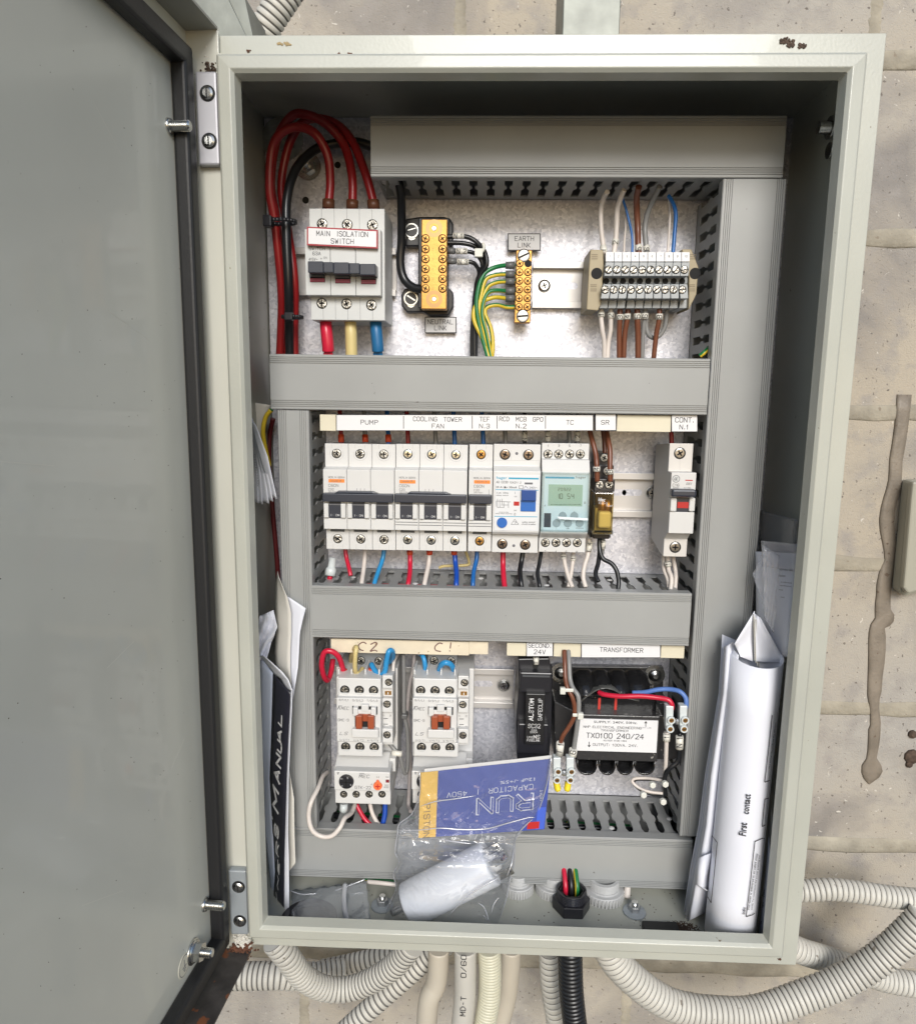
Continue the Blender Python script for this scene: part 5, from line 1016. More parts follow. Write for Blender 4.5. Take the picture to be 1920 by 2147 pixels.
r = RC('E3', 862, 772, 1078, 838, 66); b = M(); b.box(r[0], r[1], 66, 73, r[2], r[3]); b.build('toggle_handle', NAVY, gb, bevel=1.4)
letters(gb, [('E3', 'C16', 896, 732, 22, 54), ('E3', 'G61', 1012, 720, 18, 48, 0, {'shear': .3}), ('E3', '6000', 897, 757, 12, 48), ('E3', 'N 17451', 998, 756, 9, 56)], 74.8, GINK)
b = M(); b.m(0).lathe(P('E3', 898, 678, 75), (0, -1, 0), [(0, 2.7), (.1, 2.7)], 24); b.m(1).lathe(P('E3', 898, 678, 74.9), (0, -1, 0), [(0, 2.3), (.1, 2.3)], 24); b.build('round_emblem', [GINK, LGREY], gb)
letters(gb, [('E3', 'GE', 898, 679, 22, 28, 0, {'shear': .2})], 74.7, INK, 'emblem_lettering')
b = M(); lines(b, 'E3', [(978, 690, 1042, 692)], 74.8, .7); b.build('red_line', RED, gb)
b = M(); lines(b, 'E3', [(930, 378, 930, 600), (892, 1205, 892, 1350)], YT - .05, .15); b.build('moulded_outline', MATS['shadow_line'], gb)

# wires in and out of the middle row
GU = 'wires entering the middle row from above'; GD = 'wires dropping from the middle row into the trunking'
for i, (k, x, m_, fr, lb) in enumerate((('E1', 806, WR, RHEAT, 'dark red wire above the first pole of the PUMP breaker'), ('E1', 1015, WG, RHEAT, 'grey wire above the second pole of the PUMP breaker'), ('E1', 1215, WB, RHEAT, 'blue wire above the third pole of the PUMP breaker'),
        ('E1', 1385, WR, None, 'dark red wire above the first pole of the COOLING TOWER FAN breaker'), ('E1', 1625, WG, None, 'grey wire above the second pole of the COOLING TOWER FAN breaker'), ('E2', 52, WB, None, 'blue wire above the third pole of the COOLING TOWER FAN breaker'),
        ('E2', 300, WB, None, 'blue wire entering the single TEF breaker from above'), ('E2', 493, WG, None, 'plain grey wire entering the safety switch from above'), ('E2', 1048, WG, None, 'plain grey wire above the timer'), ('E3', 857, WR, None, 'dark red wire above the breaker under CONT. N.1'))):
    o = wire([(x - 12, 60, 108), (x - 5, 200, 106), (x, 300, 104), (x + 3, 400, 104)], 3.2, m_, lb, k, group=GU)
    if fr: sleeve(o, k, (x, 295, 104), (x + 2, 360, 103), 4.4, fr)
for k, x, s_, lb in (('E2', 660, 'N 2', 'marked N 2 wire entering the safety switch from above'), ('E2', 862, '1', 'wire tagged 1 above the left of the timer'), ('E2', 1118, '2', 'wire tagged 2 above the right of the timer')):
    o = wire([(x, 60, 108), (x, 200, 104), (x, 400, 104)], 2.6, WG if s_ != 'N 2' else WK, lb, k, group=GU); marker(o, k, (x, 268, 103), (x, 350, 103), 4.4, s_, 90)
for k, pts, r_, m_, lb, fr in (
        ('E1', [(840, 1270, 106), (855, 1370, 104), (880, 1470, 98), (890, 1520, 96)], 3.1, WR2, 'crimson wire under the first pole of the PUMP breaker', None),
        ('E1', [(1015, 1270, 106), (1012, 1360, 104), (1000, 1480, 96), (985, 1590, 86), (985, 1660, 84)], 3.2, WW, 'white wire under the second pole of the PUMP breaker', None),
        ('E1', [(1185, 1270, 106), (1165, 1380, 104), (1130, 1480, 96), (1095, 1590, 86), (1090, 1680, 84)], 3.3, WLB, 'bright blue wire under the third pole of the PUMP breaker', None),
        ('E1', [(1403, 1270, 104), (1405, 1400, 102), (1402, 1500, 94), (1388, 1590, 86), (1380, 1680, 86)], 3.5, WR2, 'crimson wire under the first pole of the COOLING TOWER FAN breaker', RHEAT),
        ('E1', [(1573, 1270, 104), (1568, 1400, 102), (1548, 1500, 94), (1528, 1600, 86), (1520, 1680, 86)], 3.4, WW, 'white wire under the second pole of the COOLING TOWER FAN breaker', RHEAT),
        ('E2', [(50, 1280, 104), (60, 1400, 102), (70, 1500, 94), (68, 1590, 86), (68, 1680, 86)], 3.6, mat('royal_blue_insulation', (.01, .07, .40), .3), 'royal blue wire under the third pole of the COOLING TOWER FAN breaker', RHEAT),
        ('E2', [(250, 1280, 104), (243, 1380, 102), (220, 1480, 96), (212, 1590, 88), (212, 1680, 88)], 3.2, WB, 'dark blue wire under the TEF breaker', None),
        ('E2', [(473, 1300, 104), (473, 1420, 102), (478, 1530, 94), (490, 1640, 86)], 3.8, WR2, 'crimson wire leaving the left of the safety switch', None),
        ('E2', [(648, 1300, 104), (632, 1400, 102), (620, 1480, 96), (628, 1570, 88), (642, 1680, 86)], 3.6, WK, 'black wire leaving the right of the safety switch', None),
        ('E2', [(806, 1300, 104), (790, 1400, 100), (772, 1500, 94), (790, 1600, 88), (795, 1660, 88)], 2.9, WK, 'black wire under the left of the timer', None),
        ('E2', [(1085, 1300, 104), (1075, 1420, 100), (1060, 1520, 94), (1040, 1620, 88)], 2.8, WW, 'rear white wire of the pair under the timer', None),
        ('E2', [(993, 1300, 104), (1010, 1420, 98), (1040, 1530, 92), (1075, 1620, 86)], 2.9, WW, 'front white wire of the pair under the timer', None),
        ('E2', [(1222, 1200, 102), (1210, 1330, 98), (1180, 1430, 94), (1168, 1530, 90), (1190, 1620, 86)], 3.1, WW, 'white wire marked L 4 left of the relay', None),
        ('E2', [(1310, 1170, 104), (1310, 1290, 102), (1300, 1400, 98), (1275, 1500, 92), (1300, 1570, 88)], 3.2, WK, 'straight black wire under the relay', None),
        ('E2', [(1308, 1170, 100), (1310, 1290, 96), (1340, 1370, 94), (1410, 1410, 92), (1455, 1470, 90), (1475, 1560, 88), (1470, 1640, 86)], 3.2, WK, 'black wire bending right under the relay', None)):
    o = wire(pts, r_, m_, lb, k, group=GD)
    if fr: sleeve(o, k, (pts[0][0], 1300, 103), (pts[0][0], 1335, 103), 4.6, fr)
    if 'front white wire' in lb: marker(o, k, (992, 1328, 102), (1000, 1375, 101), 4.2, '1', 90)
    if 'rear white wire' in lb: marker(o, k, (1083, 1345, 102), (1079, 1390, 101), 4.2, '1', 90)
    if 'L 4' in lb: marker(o, k, (1225, 1228, 100), (1216, 1310, 97), 4.2, 'L 4', 85)
for pts, s_, lb in (([(1215, 230, 100), (1245, 340, 92), (1275, 460, 88), (1285, 560, 85), (1290, 700, 85)], '4', 'left brown wire running to the relay'), ([(1365, 230, 100), (1385, 340, 92), (1400, 440, 88), (1400, 600, 85), (1402, 700, 85)], '8', 'right brown wire running to the relay')):
    o = wire([(a, c, d) for a, c, d in pts], 3.5, WBR, lb, 'E2', group='brown wires to the relay'); x = pts[3][0]; marker(o, 'E2', (x - 1, 572 if s_ == '4' else 595, 84), (x, 612 if s_ == '4' else 635, 84), 5, s_, 90)
wire([('E2', 1335, 230, 112), ('E2', 1350, 350, 110), ('E2', 1355, 460, 108)], 3.2, WBR, 'brown wire behind the two that reach the relay', group='brown wires to the relay')
o = wire([('E2', 1345, 1180, 106), ('E2', 1342, 1240, 104), ('E2', 1335, 1330, 104)], 2.4, WG, 'short grey wire marked L 1 behind the relay feet', group=GD); marker(o, 'E2', (1345, 1212, 101), (1338, 1285, 101), 3.6, 'L 1', 90)
for i, pts in enumerate(([(790, 1340, 108), (795, 1460, 104), (830, 1560, 98), (835, 1660, 96)], [(825, 1340, 104), (832, 1460, 100), (858, 1540, 95), (848, 1660, 92)], [(868, 1340, 106), (890, 1460, 104), (895, 1540, 100), (885, 1680, 96)])):
    o = wire(pts, 3.1, WW, ('left', 'tagged middle', 'right')[i] + ' white wire under the breaker below CONT. N.1', 'E3', group=GD)
    if i == 1: marker(o, 'E3', (822, 1398, 100), (832, 1436, 100), 4.4, '1', 90)
wire([('E1', 1655, 1450, 118), ('E1', 1700, 1435, 118), ('E1', 1800, 1432, 118), ('E1', 1900, 1425, 118), ('E1', 1918, 1400, 118), ('E1', 1880, 1290, 118)], 2.2, WY, 'straw coloured loop behind the breaker wires')
b = M(); b.lathe(P('E1', 712, 1520, 100), P('E1', 735, 1365, 104) - P('E1', 712, 1520, 100), [(0, 4.2), (5, 4.2), (7, 3), (mm(700, 1190, 100, 38), 2.8)], 18); o = tag(b.build('crimp_cap', SLEEVE), 'translucent crimp cap in the corner beside the left trunking', 'crimp cap')
b = M(); b.tube([P('E1', 712, 1520, 100), P('E1', 700, 1600, 100), P('E1', 690, 1700, 100)], 2); b.build('red_core', WR2, o)

# ------------------------------------------------------------ LABEL STRIPS (lower row)
YL2 = 79
t = thing('tape_strip', P('E4', 900, 215, YL2), 'cream tape strip hand marked C2 and C1 above the contactors', 'label strip')
b = M(); r = RC('E4', 222, 95, 1420, 212, YL2); b.box(r[0], r[1], YL2, YL2 + 2, r[2], r[3]); r = RC('E4', 1420, 108, 1585, 216, YL2); b.box(r[0], r[1], YL2, YL2 + 2, r[2], r[3]); b.build('tape', TAPE, t, bevel=.3)
b = M()
def scr(pts, w_=.9):
    p = smooth([P('E4', x, y, YL2 - .1) for x, y in pts], 5)
    for i in range(len(p) - 1): d = p[i + 1] - p[i]; n_ = Vector((-d.z, 0, d.x)).normalized() * w_ / 2; b.add([p[i] - n_, p[i + 1] - n_, p[i + 1] + n_, p[i] + n_], [(0, 1, 2, 3)])
scr([(530, 125), (500, 110), (462, 135), (470, 170), (505, 185)]); scr([(565, 130), (605, 112), (622, 125), (590, 160), (562, 190), (600, 180), (625, 190)])
scr([(1190, 125), (1160, 118), (1125, 148), (1130, 180), (1175, 192)]); scr([(1262, 112), (1258, 150), (1255, 165)]); scr([(1250, 182), (1254, 190)])
b.build('handwriting', mat('brown_marker', (.16, .08, .07), .7), t)
strip('E5', 92, 118, 262, 230, YL2, 'blank cream strip left of the SECOND. 24V label'); strip('E5', 498, 122, 735, 238, YL2, 'blank cream strip between the SECOND. and TRANSFORMER labels'); strip('E5', 1428, 132, 1632, 250, YL2, 'blank cream strip at the right end of the lower row')
plate_label('E5', 263, 112, 492, 233, YL2 - 1, 'white SECOND. 24V label above the black fuse holder', [('E5', 'SECOND.', 377, 140, 36, 196), ('E5', '24V', 377, 195, 38, 98)], th=2, brd=.3)
plate_label('E5', 738, 122, 1424, 244, YL2 - 1, 'long white TRANSFORMER label at lower right', [('E5', 'TRANSFORMER', 1086, 178, 38, 370)], th=2, brd=.3)

# ------------------------------------------------------------ CONTACTORS
YC = 60
def contactor(dx, label, k='E4', dy=0):
    def p_(x, y, Y): return P(k, x + dx, y + dy, Y)
    def r_(x0, y0, x1, y1, Y): return RC(k, x0 + dx, y0 + dy, x1 + dx, y1 + dy, Y)
    t = thing('contactor', p_(480, 1110, YC + 20), label, 'contactor', 'white contactors in the lower row')
    b = M(); r = r_(275, 415, 660, 1100, 66); b.box(r[0], r[1], 66, 92, r[2], r[3]); r = r_(275, 330, 800, 1050, 92); b.box(r[0], r[1], 92, YP - 8, r[2], r[3]); r = r_(290, 380, 640, 430, 72)
    for x in (290, 400, 520, 640): q_ = r_(x - 8, 345, x + 8, 420, 72); b.box(q_[0], q_[1], 72, 92, q_[2], q_[3])
    b.build('body', WHITE, t, bevel=.6)
    b = M(); r = r_(285, 425, 655, 590, 62); b.box(r[0], r[1], 62, 70, r[2], r[3]); b.build('terminal_cover', WHITE, t, bevel=.6); b = M(); r = r_(285, 978, 668, 1100, 62); b.box(r[0], r[1], 62, 70, r[2], r[3]); b.build('terminal_cover', WHITE, t, bevel=.6)
    b = M(); r = r_(272, 598, 655, 978, 58); b.box(r[0], r[1], 58, 70, r[2], r[3]); b.build('front_plate', WHITE, t, bevel=.5)
    for x, y in ((343, 525), (468, 527), (592, 529), (350, 1018), (473, 1020), (598, 1022)):
        b = M(); c = p_(x, y, 61.9); b.m(0).lathe(c, (0, -1, 0), [(-.3, 3.6), (.06, 3.6)], 24); b.m(1).lathe(c + Vector((0, 0, .4)), (0, -1, 0), [(0, 2.5), (.35, 2.2)], 18); b.m(0).box(c.x - .3, c.x + .3, c.y - .42, c.y - .36, c.z - 1.6, c.z + 2.2); b.box(c.x - 1.8, c.x + 1.8, c.y - .42, c.y - .36, c.z + .1, c.z + .7); b.m(2).prism([(c.x + 3.5 * math.cos(u), c.z + 3.5 * math.sin(u)) for u in [rad(-145 + j * 11) for j in range(11)]], c.y - .2, c.y - .05); b.build('terminal_screw', [HOLE, SCREWM, LGREY], t)
    # carrier window
    b = M(); r = r_(408, 668, 625, 735, 57.6); b.m(0).box(r[0], r[1], 57.6, 58, r[2], r[3]); r = r_(430, 720, 605, 880, 57.6); b.box(r[0], r[1], 57.6, 58, r[2], r[3]); b.build('window_recess', HOLE, t)
    b = M(); r = r_(484, 655, 548, 712, 55); b.box(r[0], r[1], 55, 58, r[2], r[3]); r = r_(435, 700, 605, 735, 56); b.box(r[0], r[1], 56, 58, r[2], r[3])
    for a in (412, 568): r = r_(a, 680, a + 44, 752, 54); b.box(r[0], r[1], 54, 58, r[2], r[3])
    r = r_(405, 870, 632, 940, 53); b.box(r[0], r[1], 53, 58, r[2], r[3]); b.build('front_latch', WHITE, t, bevel=.5)
    b = M(); r = r_(435, 735, 600, 800, 56); b.box(r[0], r[1], 56, 57.6, r[2], r[3])
    for a in (436, 540): r = r_(a, 752, a + 55, 865, 52); b.box(r[0], r[1], 52, 57.6, r[2], r[3])
    b.build('red_brown_carrier', BROWNR, t, bevel=.5)
    letters(t, [(k, 'R/1/L1', 335 + dx, 612 + dy, 18, 82), (k, 'S/3/L2', 456 + dx, 616 + dy, 18, 90), (k, 'T/5/L3', 580 + dx, 618 + dy, 18, 92), (k, 'MEC', 345 + dx, 684 + dy, 27, 64, 0, {'shear': .15}), (k, 'GMC-9', 330 + dx, 786 + dy, 22, 92), (k, 'LS', 335 + dx, 902 + dy, 27, 62, 0, {'shear': .35, 'bold': .01}), (k, 'U/2/T1', 340 + dx, 958 + dy, 15, 82), (k, 'V/4/T2', 462 + dx, 962 + dy, 15, 88), (k, 'W/6/T3', 584 + dx, 964 + dy, 15, 92)], 57.9, GINK)
    bb = M(); lines(bb, k, [(278 + dx, 696 + dy, 292 + dx, 668 + dy), (292 + dx, 668 + dy, 300 + dx, 696 + dy), (286 + dx, 664 + dy, 318 + dx, 664 + dy)], 57.9, .5); bb.build('brand_mark', GINK, t)
    # auxiliary block
    b = M(); r = r_(662, 415, 760, 1000, 72); b.box(r[0], r[1], 72, 92, r[2], r[3]); b.build('auxiliary_body', WHITE, t, bevel=.5)
    for y0, y1, yc in ((400, 512, 458), (600, 720, 648), (862, 985, 915)):
        b = M(); r = r_(668, y0, 758, y1, 67); b.box(r[0], r[1], 67, 73, r[2], r[3]); s_ = b.build('auxiliary_terminal', WHITE, t, bevel=.5)
        b = M(); c = p_(708 + (15 if y0 < 500 else 0), yc, 66.9); b.m(0).lathe(c, (0, -1, 0), [(-.2, 2.9), (.06, 2.9)], 20); b.m(1).lathe(c + Vector((0, 0, .25)), (0, -1, 0), [(0, 2.3), (.4, 2.1)], 18); b.m(0).box(c.x - 1.8, c.x + 1.8, c.y - .48, c.y - .42, c.z - .1, c.z + .4); b.build('screw', [HOLE, SCREWM], s_)
    b = M(); r = r_(690, 538, 745, 568, 71); b.m(0).box(r[0], r[1], 71, 72, r[2], r[3]); b.m(1).box(r[0] + 2, r[1] - 2, 70.6, 71, r[2] + .5, r[3] - .5); b.build('contact_gap', [BRASS, WHITE], t)
    b = M(); lines(b, k, [(678 + dx, 773 + dy, 716 + dx, 773 + dy), (678 + dx, 822 + dy, 716 + dx, 822 + dy)], 71.8, .5); b.build('symbol_lines', INK, t)
    letters(t, [(k, '11', 680 + dx, 748 + dy, 15, 20), (k, '21', 738 + dx, 748 + dy, 15, 16), (k, '12', 680 + dx, 842 + dy, 15, 20), (k, '22', 738 + dx, 842 + dy, 15, 20)], 71.8, GINK)
    return t
contactor(0, 'contactor under the C2 mark, with red, cream and blue wires looping in'); contactor(657, 'contactor under the C1 mark, with light blue wires looping in', dy=4)
# rear upper relays behind the tape
for k, x0, x1, lb in (('E4', 425, 690, 'dark grey rear terminal block behind the C2 contactor top'), ('E4', 1060, 1315, 'dark grey rear terminal block behind the C1 contactor top')):
    r = RC(k, x0, 190, x1, 330, 98); t = thing('rear_terminal_block', (r[0], 98, r[2]), lb, 'terminal block', 'rear terminals behind the contactors'); b = M(); b.box(r[0], r[1], 98, 128, r[2], r[3]); b.build('body', mat('dim_grey_plastic', (.28, .29, .30), .45), t, bevel=.5)
    for f in (.22, .8): screw(t, (r[0] + (r[1] - r[0]) * f, 97.8, (r[2] + r[3]) / 2 - 1), 2.9, m=STEEL)
# overload relays
def overload(dx, label, dy=0):
    k = 'E4'
    def p_(x, y, Y): return P(k, x + dx, y + dy, Y)
    def r_(x0, y0, x1, y1, Y): return RC(k, x0 + dx, y0 + dy, x1 + dx, y1 + dy, Y)
    t = thing('overload_relay', p_(500, 1515, 66), label, 'overload relay', 'white overload relays under the contactors')
    b = M(); r = r_(250, 1235, 735, 1400, 62); b.box(r[0], r[1], 62, 96, r[2], r[3]); r2 = r_(258, 1400, 740, 1515, 66); b.box(r2[0], r2[1], 66, 96, r2[2], r2[3] + 1); r3 = r_(290, 1125, 780, 1240, 78); b.box(r3[0], r3[1], 80, 118, r3[2], r3[3]); b.box(r2[0] + 3, r2[1], 96, 118, r2[2] + 2, r[3])
    b.build('body', WHITE, t, bevel=.7)
    b = M(); r = r_(262, 1115, 722, 1230, 72); z_ = r_(262, 1145, 722, 1240, 64)[2]
    b.prismx([(66, z_), (82, r[3]), (84, r[3]), (84, z_)], r[0], r[1]); b.build('sloped_top', WHITE, t, bevel=.5)
    b = M(); c = p_(357, 1317, 61.8); b.lathe(c, (0, -1, 0), [(0, 5.7), (1.4, 5.5), (1.6, 4.9)], 32); kn = b.build('black_dial', BLACK, t)
    b = M(); b.box(c.x - 4, c.x + 4, c.y - 1.8, c.y - 1.65, c.z - .5, c.z + .5); b.box(c.x - .5, c.x + .5, c.y - 1.8, c.y - 1.65, c.z - 4, c.z + 4)
    b.m(1)
    for st, ax, az in (('11', -3.3, 2.8), ('9', 1.2, 3.6), ('0', -3.2, -3.2), ('4', 3.5, -2)): b.text(st, (c.x + ax, c.y - 1.75, c.z + az), 1.3)
    b.build('dial_marks', [HOLE, WINK], kn)
    b = M(); c = p_(629, 1355, 61.6); b.lathe(c, (0, -1, 0), [(0, 3.4), (1.2, 3.2)], 28); b.prism([(c.x - 1.7, c.z + 2.7), (c.x + 1.7, c.z + 2.7), (c.x + .7, c.z + 4.8), (c.x - .7, c.z + 4.8)], c.y - 1.1, c.y); rb = b.build('orange_reset_dial', mat('orange_dial', (.80, .17, .06), .4), t)
    b = M(); b.box(c.x - 1.9, c.x + 1.9, c.y - 1.4, c.y - 1.2, c.z - .35, c.z + .35); b.box(c.x - .35, c.x + .35, c.y - 1.41, c.y - 1.2, c.z - 1.9, c.z + 1.9); b.build('cross_slot', RED, rb)
    b = M(); r = r_(690, 1298, 732, 1332, 61.6); b.m(0).box(r[0], r[1], 61.6, 62, r[2], r[3]); b.m(1).box(r[0] + .8, r[1] - .4, 61, 61.6, r[2] + .6, r[3] - .5); b.build('test_slot', [WHITE, mat('dark_red_flag', (.2, .02, .03), .4)], t)
    for x in (333, 441, 553, 665):
        b = M(); c = p_(x, 1430, 65.9); b.m(0).lathe(c, (0, -1, 0), [(-.2, 2.9), (.06, 2.9)], 22); b.m(1).lathe(c + Vector((0, 0, -.2)), (0, -1, 0), [(0, 2.3), (.4, 2.0)], 18); b.m(0); a = rad(random.uniform(0, 180)); d_ = Vector((math.cos(a), 0, math.sin(a))); b.obox(c + Vector((0, -.46, 0)) - d_ * 1.8, d_ * 3.6, Vector((-d_.z, 0, d_.x)) * .5, Vector((0, -.06, 0))); b.build('terminal_screw', [HOLE, SCREWM], t)
    letters(t, [(k, 'MEC', 512 + dx, 1275 + dy, 28, 88, 0, {'shear': .15, 'bold': .01}), (k, 'GTK-22', 500 + dx, 1372 + dy, 26, 138), (k, 'H', 628 + dx, 1282 + dy, 18, 20), (k, 'A', 574 + dx, 1345 + dy, 16, 16), (k, 'TRIP', 710 + dx, 1282 + dy, 10, 28), (k, 'TEST\nRESET', 706 + dx, 1362 + dy, 12, 48)], 61.8, GINK)
    b = M(); lines(b, k, [(468 + dx, 1262 + dy, 500 + dx, 1262 + dy), (470 + dx, 1250 + dy, 512 + dx, 1250 + dy), (284 + dx, 1258 + dy, 292 + dx, 1240 + dy), (276 + dx, 1240 + dy, 292 + dx, 1240 + dy), (276 + dx, 1240 + dy, 284 + dx, 1258 + dy)], 61.8, .35); b.build('marks', GINK, t)
    return t
overload(0, 'overload relay with black and orange dials under the C2 contactor'); overload(672, 'overload relay half hidden behind the blue card')

# contactor wires
GC = 'wires looping around the contactors'
def cw(pts, r_, m_, lb, g=GC, k='E4'): return wire(pts, r_, m_, lb, k, group=g, n=10)
o = cw([(335, 400, 80), (325, 340, 78), (290, 240, 74), (230, 190, 72), (165, 200, 72), (142, 300, 74), (160, 400, 78), (195, 440, 84), (225, 360, 92), (240, 260, 98)], 3.9, WR2, 'crimson wire looping left of the C2 contactor'); sleeve(o, 'E4', (333, 345, 80), (335, 400, 80), 4.9, RHEAT)
o = cw([(456, 400, 84), (440, 380, 76), (430, 320, 70), (434, 220, 68), (442, 160, 70), (430, 160, 76), (400, 230, 92), (395, 280, 104)], 3.3, WY, 'cream looping wire at the C2 contactor'); sleeve(o, 'E4', (458, 385, 82), (458, 405, 82), 4.9, RHEAT)
cw([(440, 375, 74), (470, 375, 78), (495, 340, 84)], 3.3, WY, 'short cream wire end hooking right at the C2 contactor')
o = cw([(578, 395, 84), (585, 340, 82), (575, 305, 82), (600, 350, 78), (650, 395, 74), (690, 360, 72), (705, 270, 72), (725, 190, 72), (755, 190, 76), (755, 250, 86), (700, 290, 96), (630, 240, 104)], 3.7, WLB, 'light blue wire looping above the C2 contactor'); sleeve(o, 'E4', (578, 335, 82), (578, 400, 82), 4.9, RHEAT)
cw([(1045, 410, 84), (1040, 330, 82), (1030, 260, 82), (1010, 220, 86), (985, 210, 100)], 3.4, WLB, 'light blue wire entering the left of the C1 contactor')
cw([(1162, 410, 84), (1165, 340, 80), (1185, 300, 76), (1220, 288, 74), (1262, 305, 76), (1285, 350, 80), (1288, 410, 84)], 3.9, WLB, 'light blue link wire arched over two terminals of the C1 contactor')
cw([(850, 215, 96), (855, 400, 96), (855, 600, 95), (858, 740, 94), (885, 880, 94), (890, 1050, 94), (885, 1200, 94), (865, 1250, 92), (845, 1200, 90), (820, 1100, 88), (780, 1050, 88), (730, 990, 90)], 2.9, WG, 'grey wire hanging in a narrow loop between the contactors')
b = M(); a, c = P('E4', 752, 1070, 87), P('E4', 838, 1080, 87); b.tube([a, c], 2.3, n=2, seg=8); tag(b.build('wire_tag', MARK), 'white tag on the wire between the two contactors', 'wire tag')
cw([(945, 215, 104), (935, 350, 102), (905, 480, 100), (885, 700, 100), (900, 900, 100), (905, 1200, 100), (900, 1400, 100), (895, 1520, 98), (915, 1580, 90)], 2.9, mat('pinkish_insulation', (.42, .38, .37), .4), 'pale pinkish wire running down left of the C1 contactor')
b = M(); c = P('E4', 858, 762, 90); b.box(c.x - 2.4, c.x + 2.4, 90, 98, c.z - 2.2, c.z + 2.2); tag(b.build('cable_clip', GHEAT, bevel=1), 'small dark tie on the grey wire between the contactors', 'cable tie')
cw([(800, 210, 100), (768, 280, 90), (762, 370, 86)], 2.5, WW, 'white wire entering the auxiliary terminal of the C2 contactor'); 
cw([(190, 1240, 96), (150, 1280, 84), (110, 1380, 70), (50, 1500, 60), (30, 1620, 58), (60, 1740, 56), (140, 1795, 56), (230, 1790, 56), (300, 1720, 58), (340, 1640, 64), (400, 1590, 76), (430, 1520, 86)], 3.3, WW, 'white wire hanging in a big U over the left and bottom trunking')
cw([(440, 1510, 90), (470, 1570, 88), (520, 1650, 86), (600, 1730, 84), (640, 1790, 84)], 3.4, WR2, 'crimson wire dropping from the C2 overload relay')
cw([(560, 1510, 92), (580, 1590, 90), (620, 1670, 88), (660, 1720, 88), (690, 1780, 88)], 3.2, WW, 'white wire dropping from the C2 overload relay')
cw([(692, 1510, 90), (690, 1600, 88), (675, 1680, 86), (660, 1790, 84)], 3.8, mat('royal_blue_insulation', (.01, .07, .40), .3), 'royal blue wire dropping from the C2 overload relay')
b = M(); b.lathe(P('E4', 335, 1510, 84), (0, -.2, -1), [(0, 3.2), (5.5, 3.2), (7, 2)], 16); tag(b.build('crimp_cap', SLEEVE), 'translucent crimp cap under the C2 overload relay', 'crimp cap')

# ------------------------------------------------------------ FUSE HOLDER
YF = 76
fh = thing('fuse_holder', P('E5', 320, 1120, YF), 'tall black fuse holder with white printed lettering', 'fuse holder')
b = M(); b.prism(flat('E5', [(190, 255), (460, 250), (490, 380), (480, 820), (460, 1130), (180, 1125), (170, 800), (195, 500)], 88, 0), 88, YP - 8); b.build('body', BLACK, fh, bevel=.8)
b = M(); r = RC('E5', 205, 375, 485, 550, 80); b.box(r[0], r[1], 80, 90, r[2], r[3]); b.build('carrier', BLACK, fh, bevel=1); b = M(); r = RC('E5', 188, 820, 452, 1080, 80); b.box(r[0], r[1], 80, 90, r[2], r[3]); b.build('carrier', BLACK, fh, bevel=1)
b = M(); r = RC('E5', 228, 400, 465, 412, 79.5); b.box(r[0], r[1], 79, 81, r[2], r[3]); b.build('grip_ridge', mat('grey_ridge', (.08, .085, .09), .35), fh)
r = RC('E5', 255, 560, 420, 1000, 75); b = M(); b.box(r[0], r[1], 75, 84, r[2], r[3]); b.build('name_face', mat('satin_black', (.014, .014, .015), .35), fh, bevel=.5)
letters(fh, [('E5', 'ALSTOM', 304, 695, 36, 200, 90, {'bold': .03}), ('E5', 'SAFECLIP', 382, 695, 33, 200, 90, {'bold': .01}), ('E5', 'SC32', 330, 838, 36, 104, 0, {'bold': .01}), ('E5', '32A', 328, 873, 16, 48), ('E5', '550V', 327, 892, 16, 62), ('E5', 'USE', 295, 935, 18, 48), ('E5', 'NS', 352, 932, 32, 52, 0, {'bold': .02}), ('E5', 'FUSELINK', 322, 962, 20, 110)], 74.8, WINK)
o = wire([('E5', 345, 150, 90), ('E5', 345, 230, 88), ('E5', 347, 300, 92)], 2.6, WG, 'short grey wire marked T 1 entering the fuse holder top'); marker(o, 'E5', (345, 235, 87), (346, 298, 87), 4.2, 'T 1', 90)
b = M(); c = P('E5', 340, 322, 87.9); b.cyl(c, (0, 1, 0), 2.2, .2); b.build('screw_hole', HOLE, fh)

# ------------------------------------------------------------ TRANSFORMER
tf = thing('transformer', P('E5', 1000, 1200, 120), 'black varnished transformer with a white rating plate', 'transformer')
b = M(); b.prism(flat('E5', [(480, 318), (1452, 330), (1445, 640), (480, 640)], 131, 0), 131, YP - .5); b.prism(flat('E5', [(485, 640), (1500, 640), (1480, 1100), (500, 1095)], 118, 0), 118, YP - .5); b.build('mounting_foot', IRON, tf, bevel=.6)
for x, y in ((560, 372), (1372, 392)): b = M(); c = P('E5', x, y, 131); b.lathe(c, (0, -1, 0), [(0, 8.5), (1.2, 8.5), (1.3, 5.5), (3.5, 4.6), (5, 2)], 24); b.build('fixing_screw', STEEL, tf)
b = M(); b.prism(flat('E5', [(505, 620), (700, 720), (1440, 740), (1590, 800), (1600, 1100), (1540, 1130), (700, 1120), (505, 1090)], 92, 0), 92, 118); b.build('rear_core', IRON, tf, bevel=.8)
b = M(); r = RC('E5', 700, 735, 1405, 1130, 78); b.box(r[0], r[1], 76, 92, r[2], r[3]); b.build('iron_core', IRON, tf, bevel=.8)
b = M(); b.smooth = True
for x0, x1 in ((690, 830), (845, 965), (992, 1118), (1135, 1290)):
    r = RC('E5', x0, 400, x1, 560, 100); b.tube([(r[0] + 5, 108, r[3] - 5), (r[0] + 6, 96, r[3] - 8), (r[0] + 7, 90, r[2])], 9, seg=10, n=5); b.tube([(r[1] - 5, 108, r[3] - 5), (r[1] - 6, 96, r[3] - 8), (r[1] - 7, 90, r[2])], 9, seg=10, n=5)
b.build('upper_winding', VARN, tf)
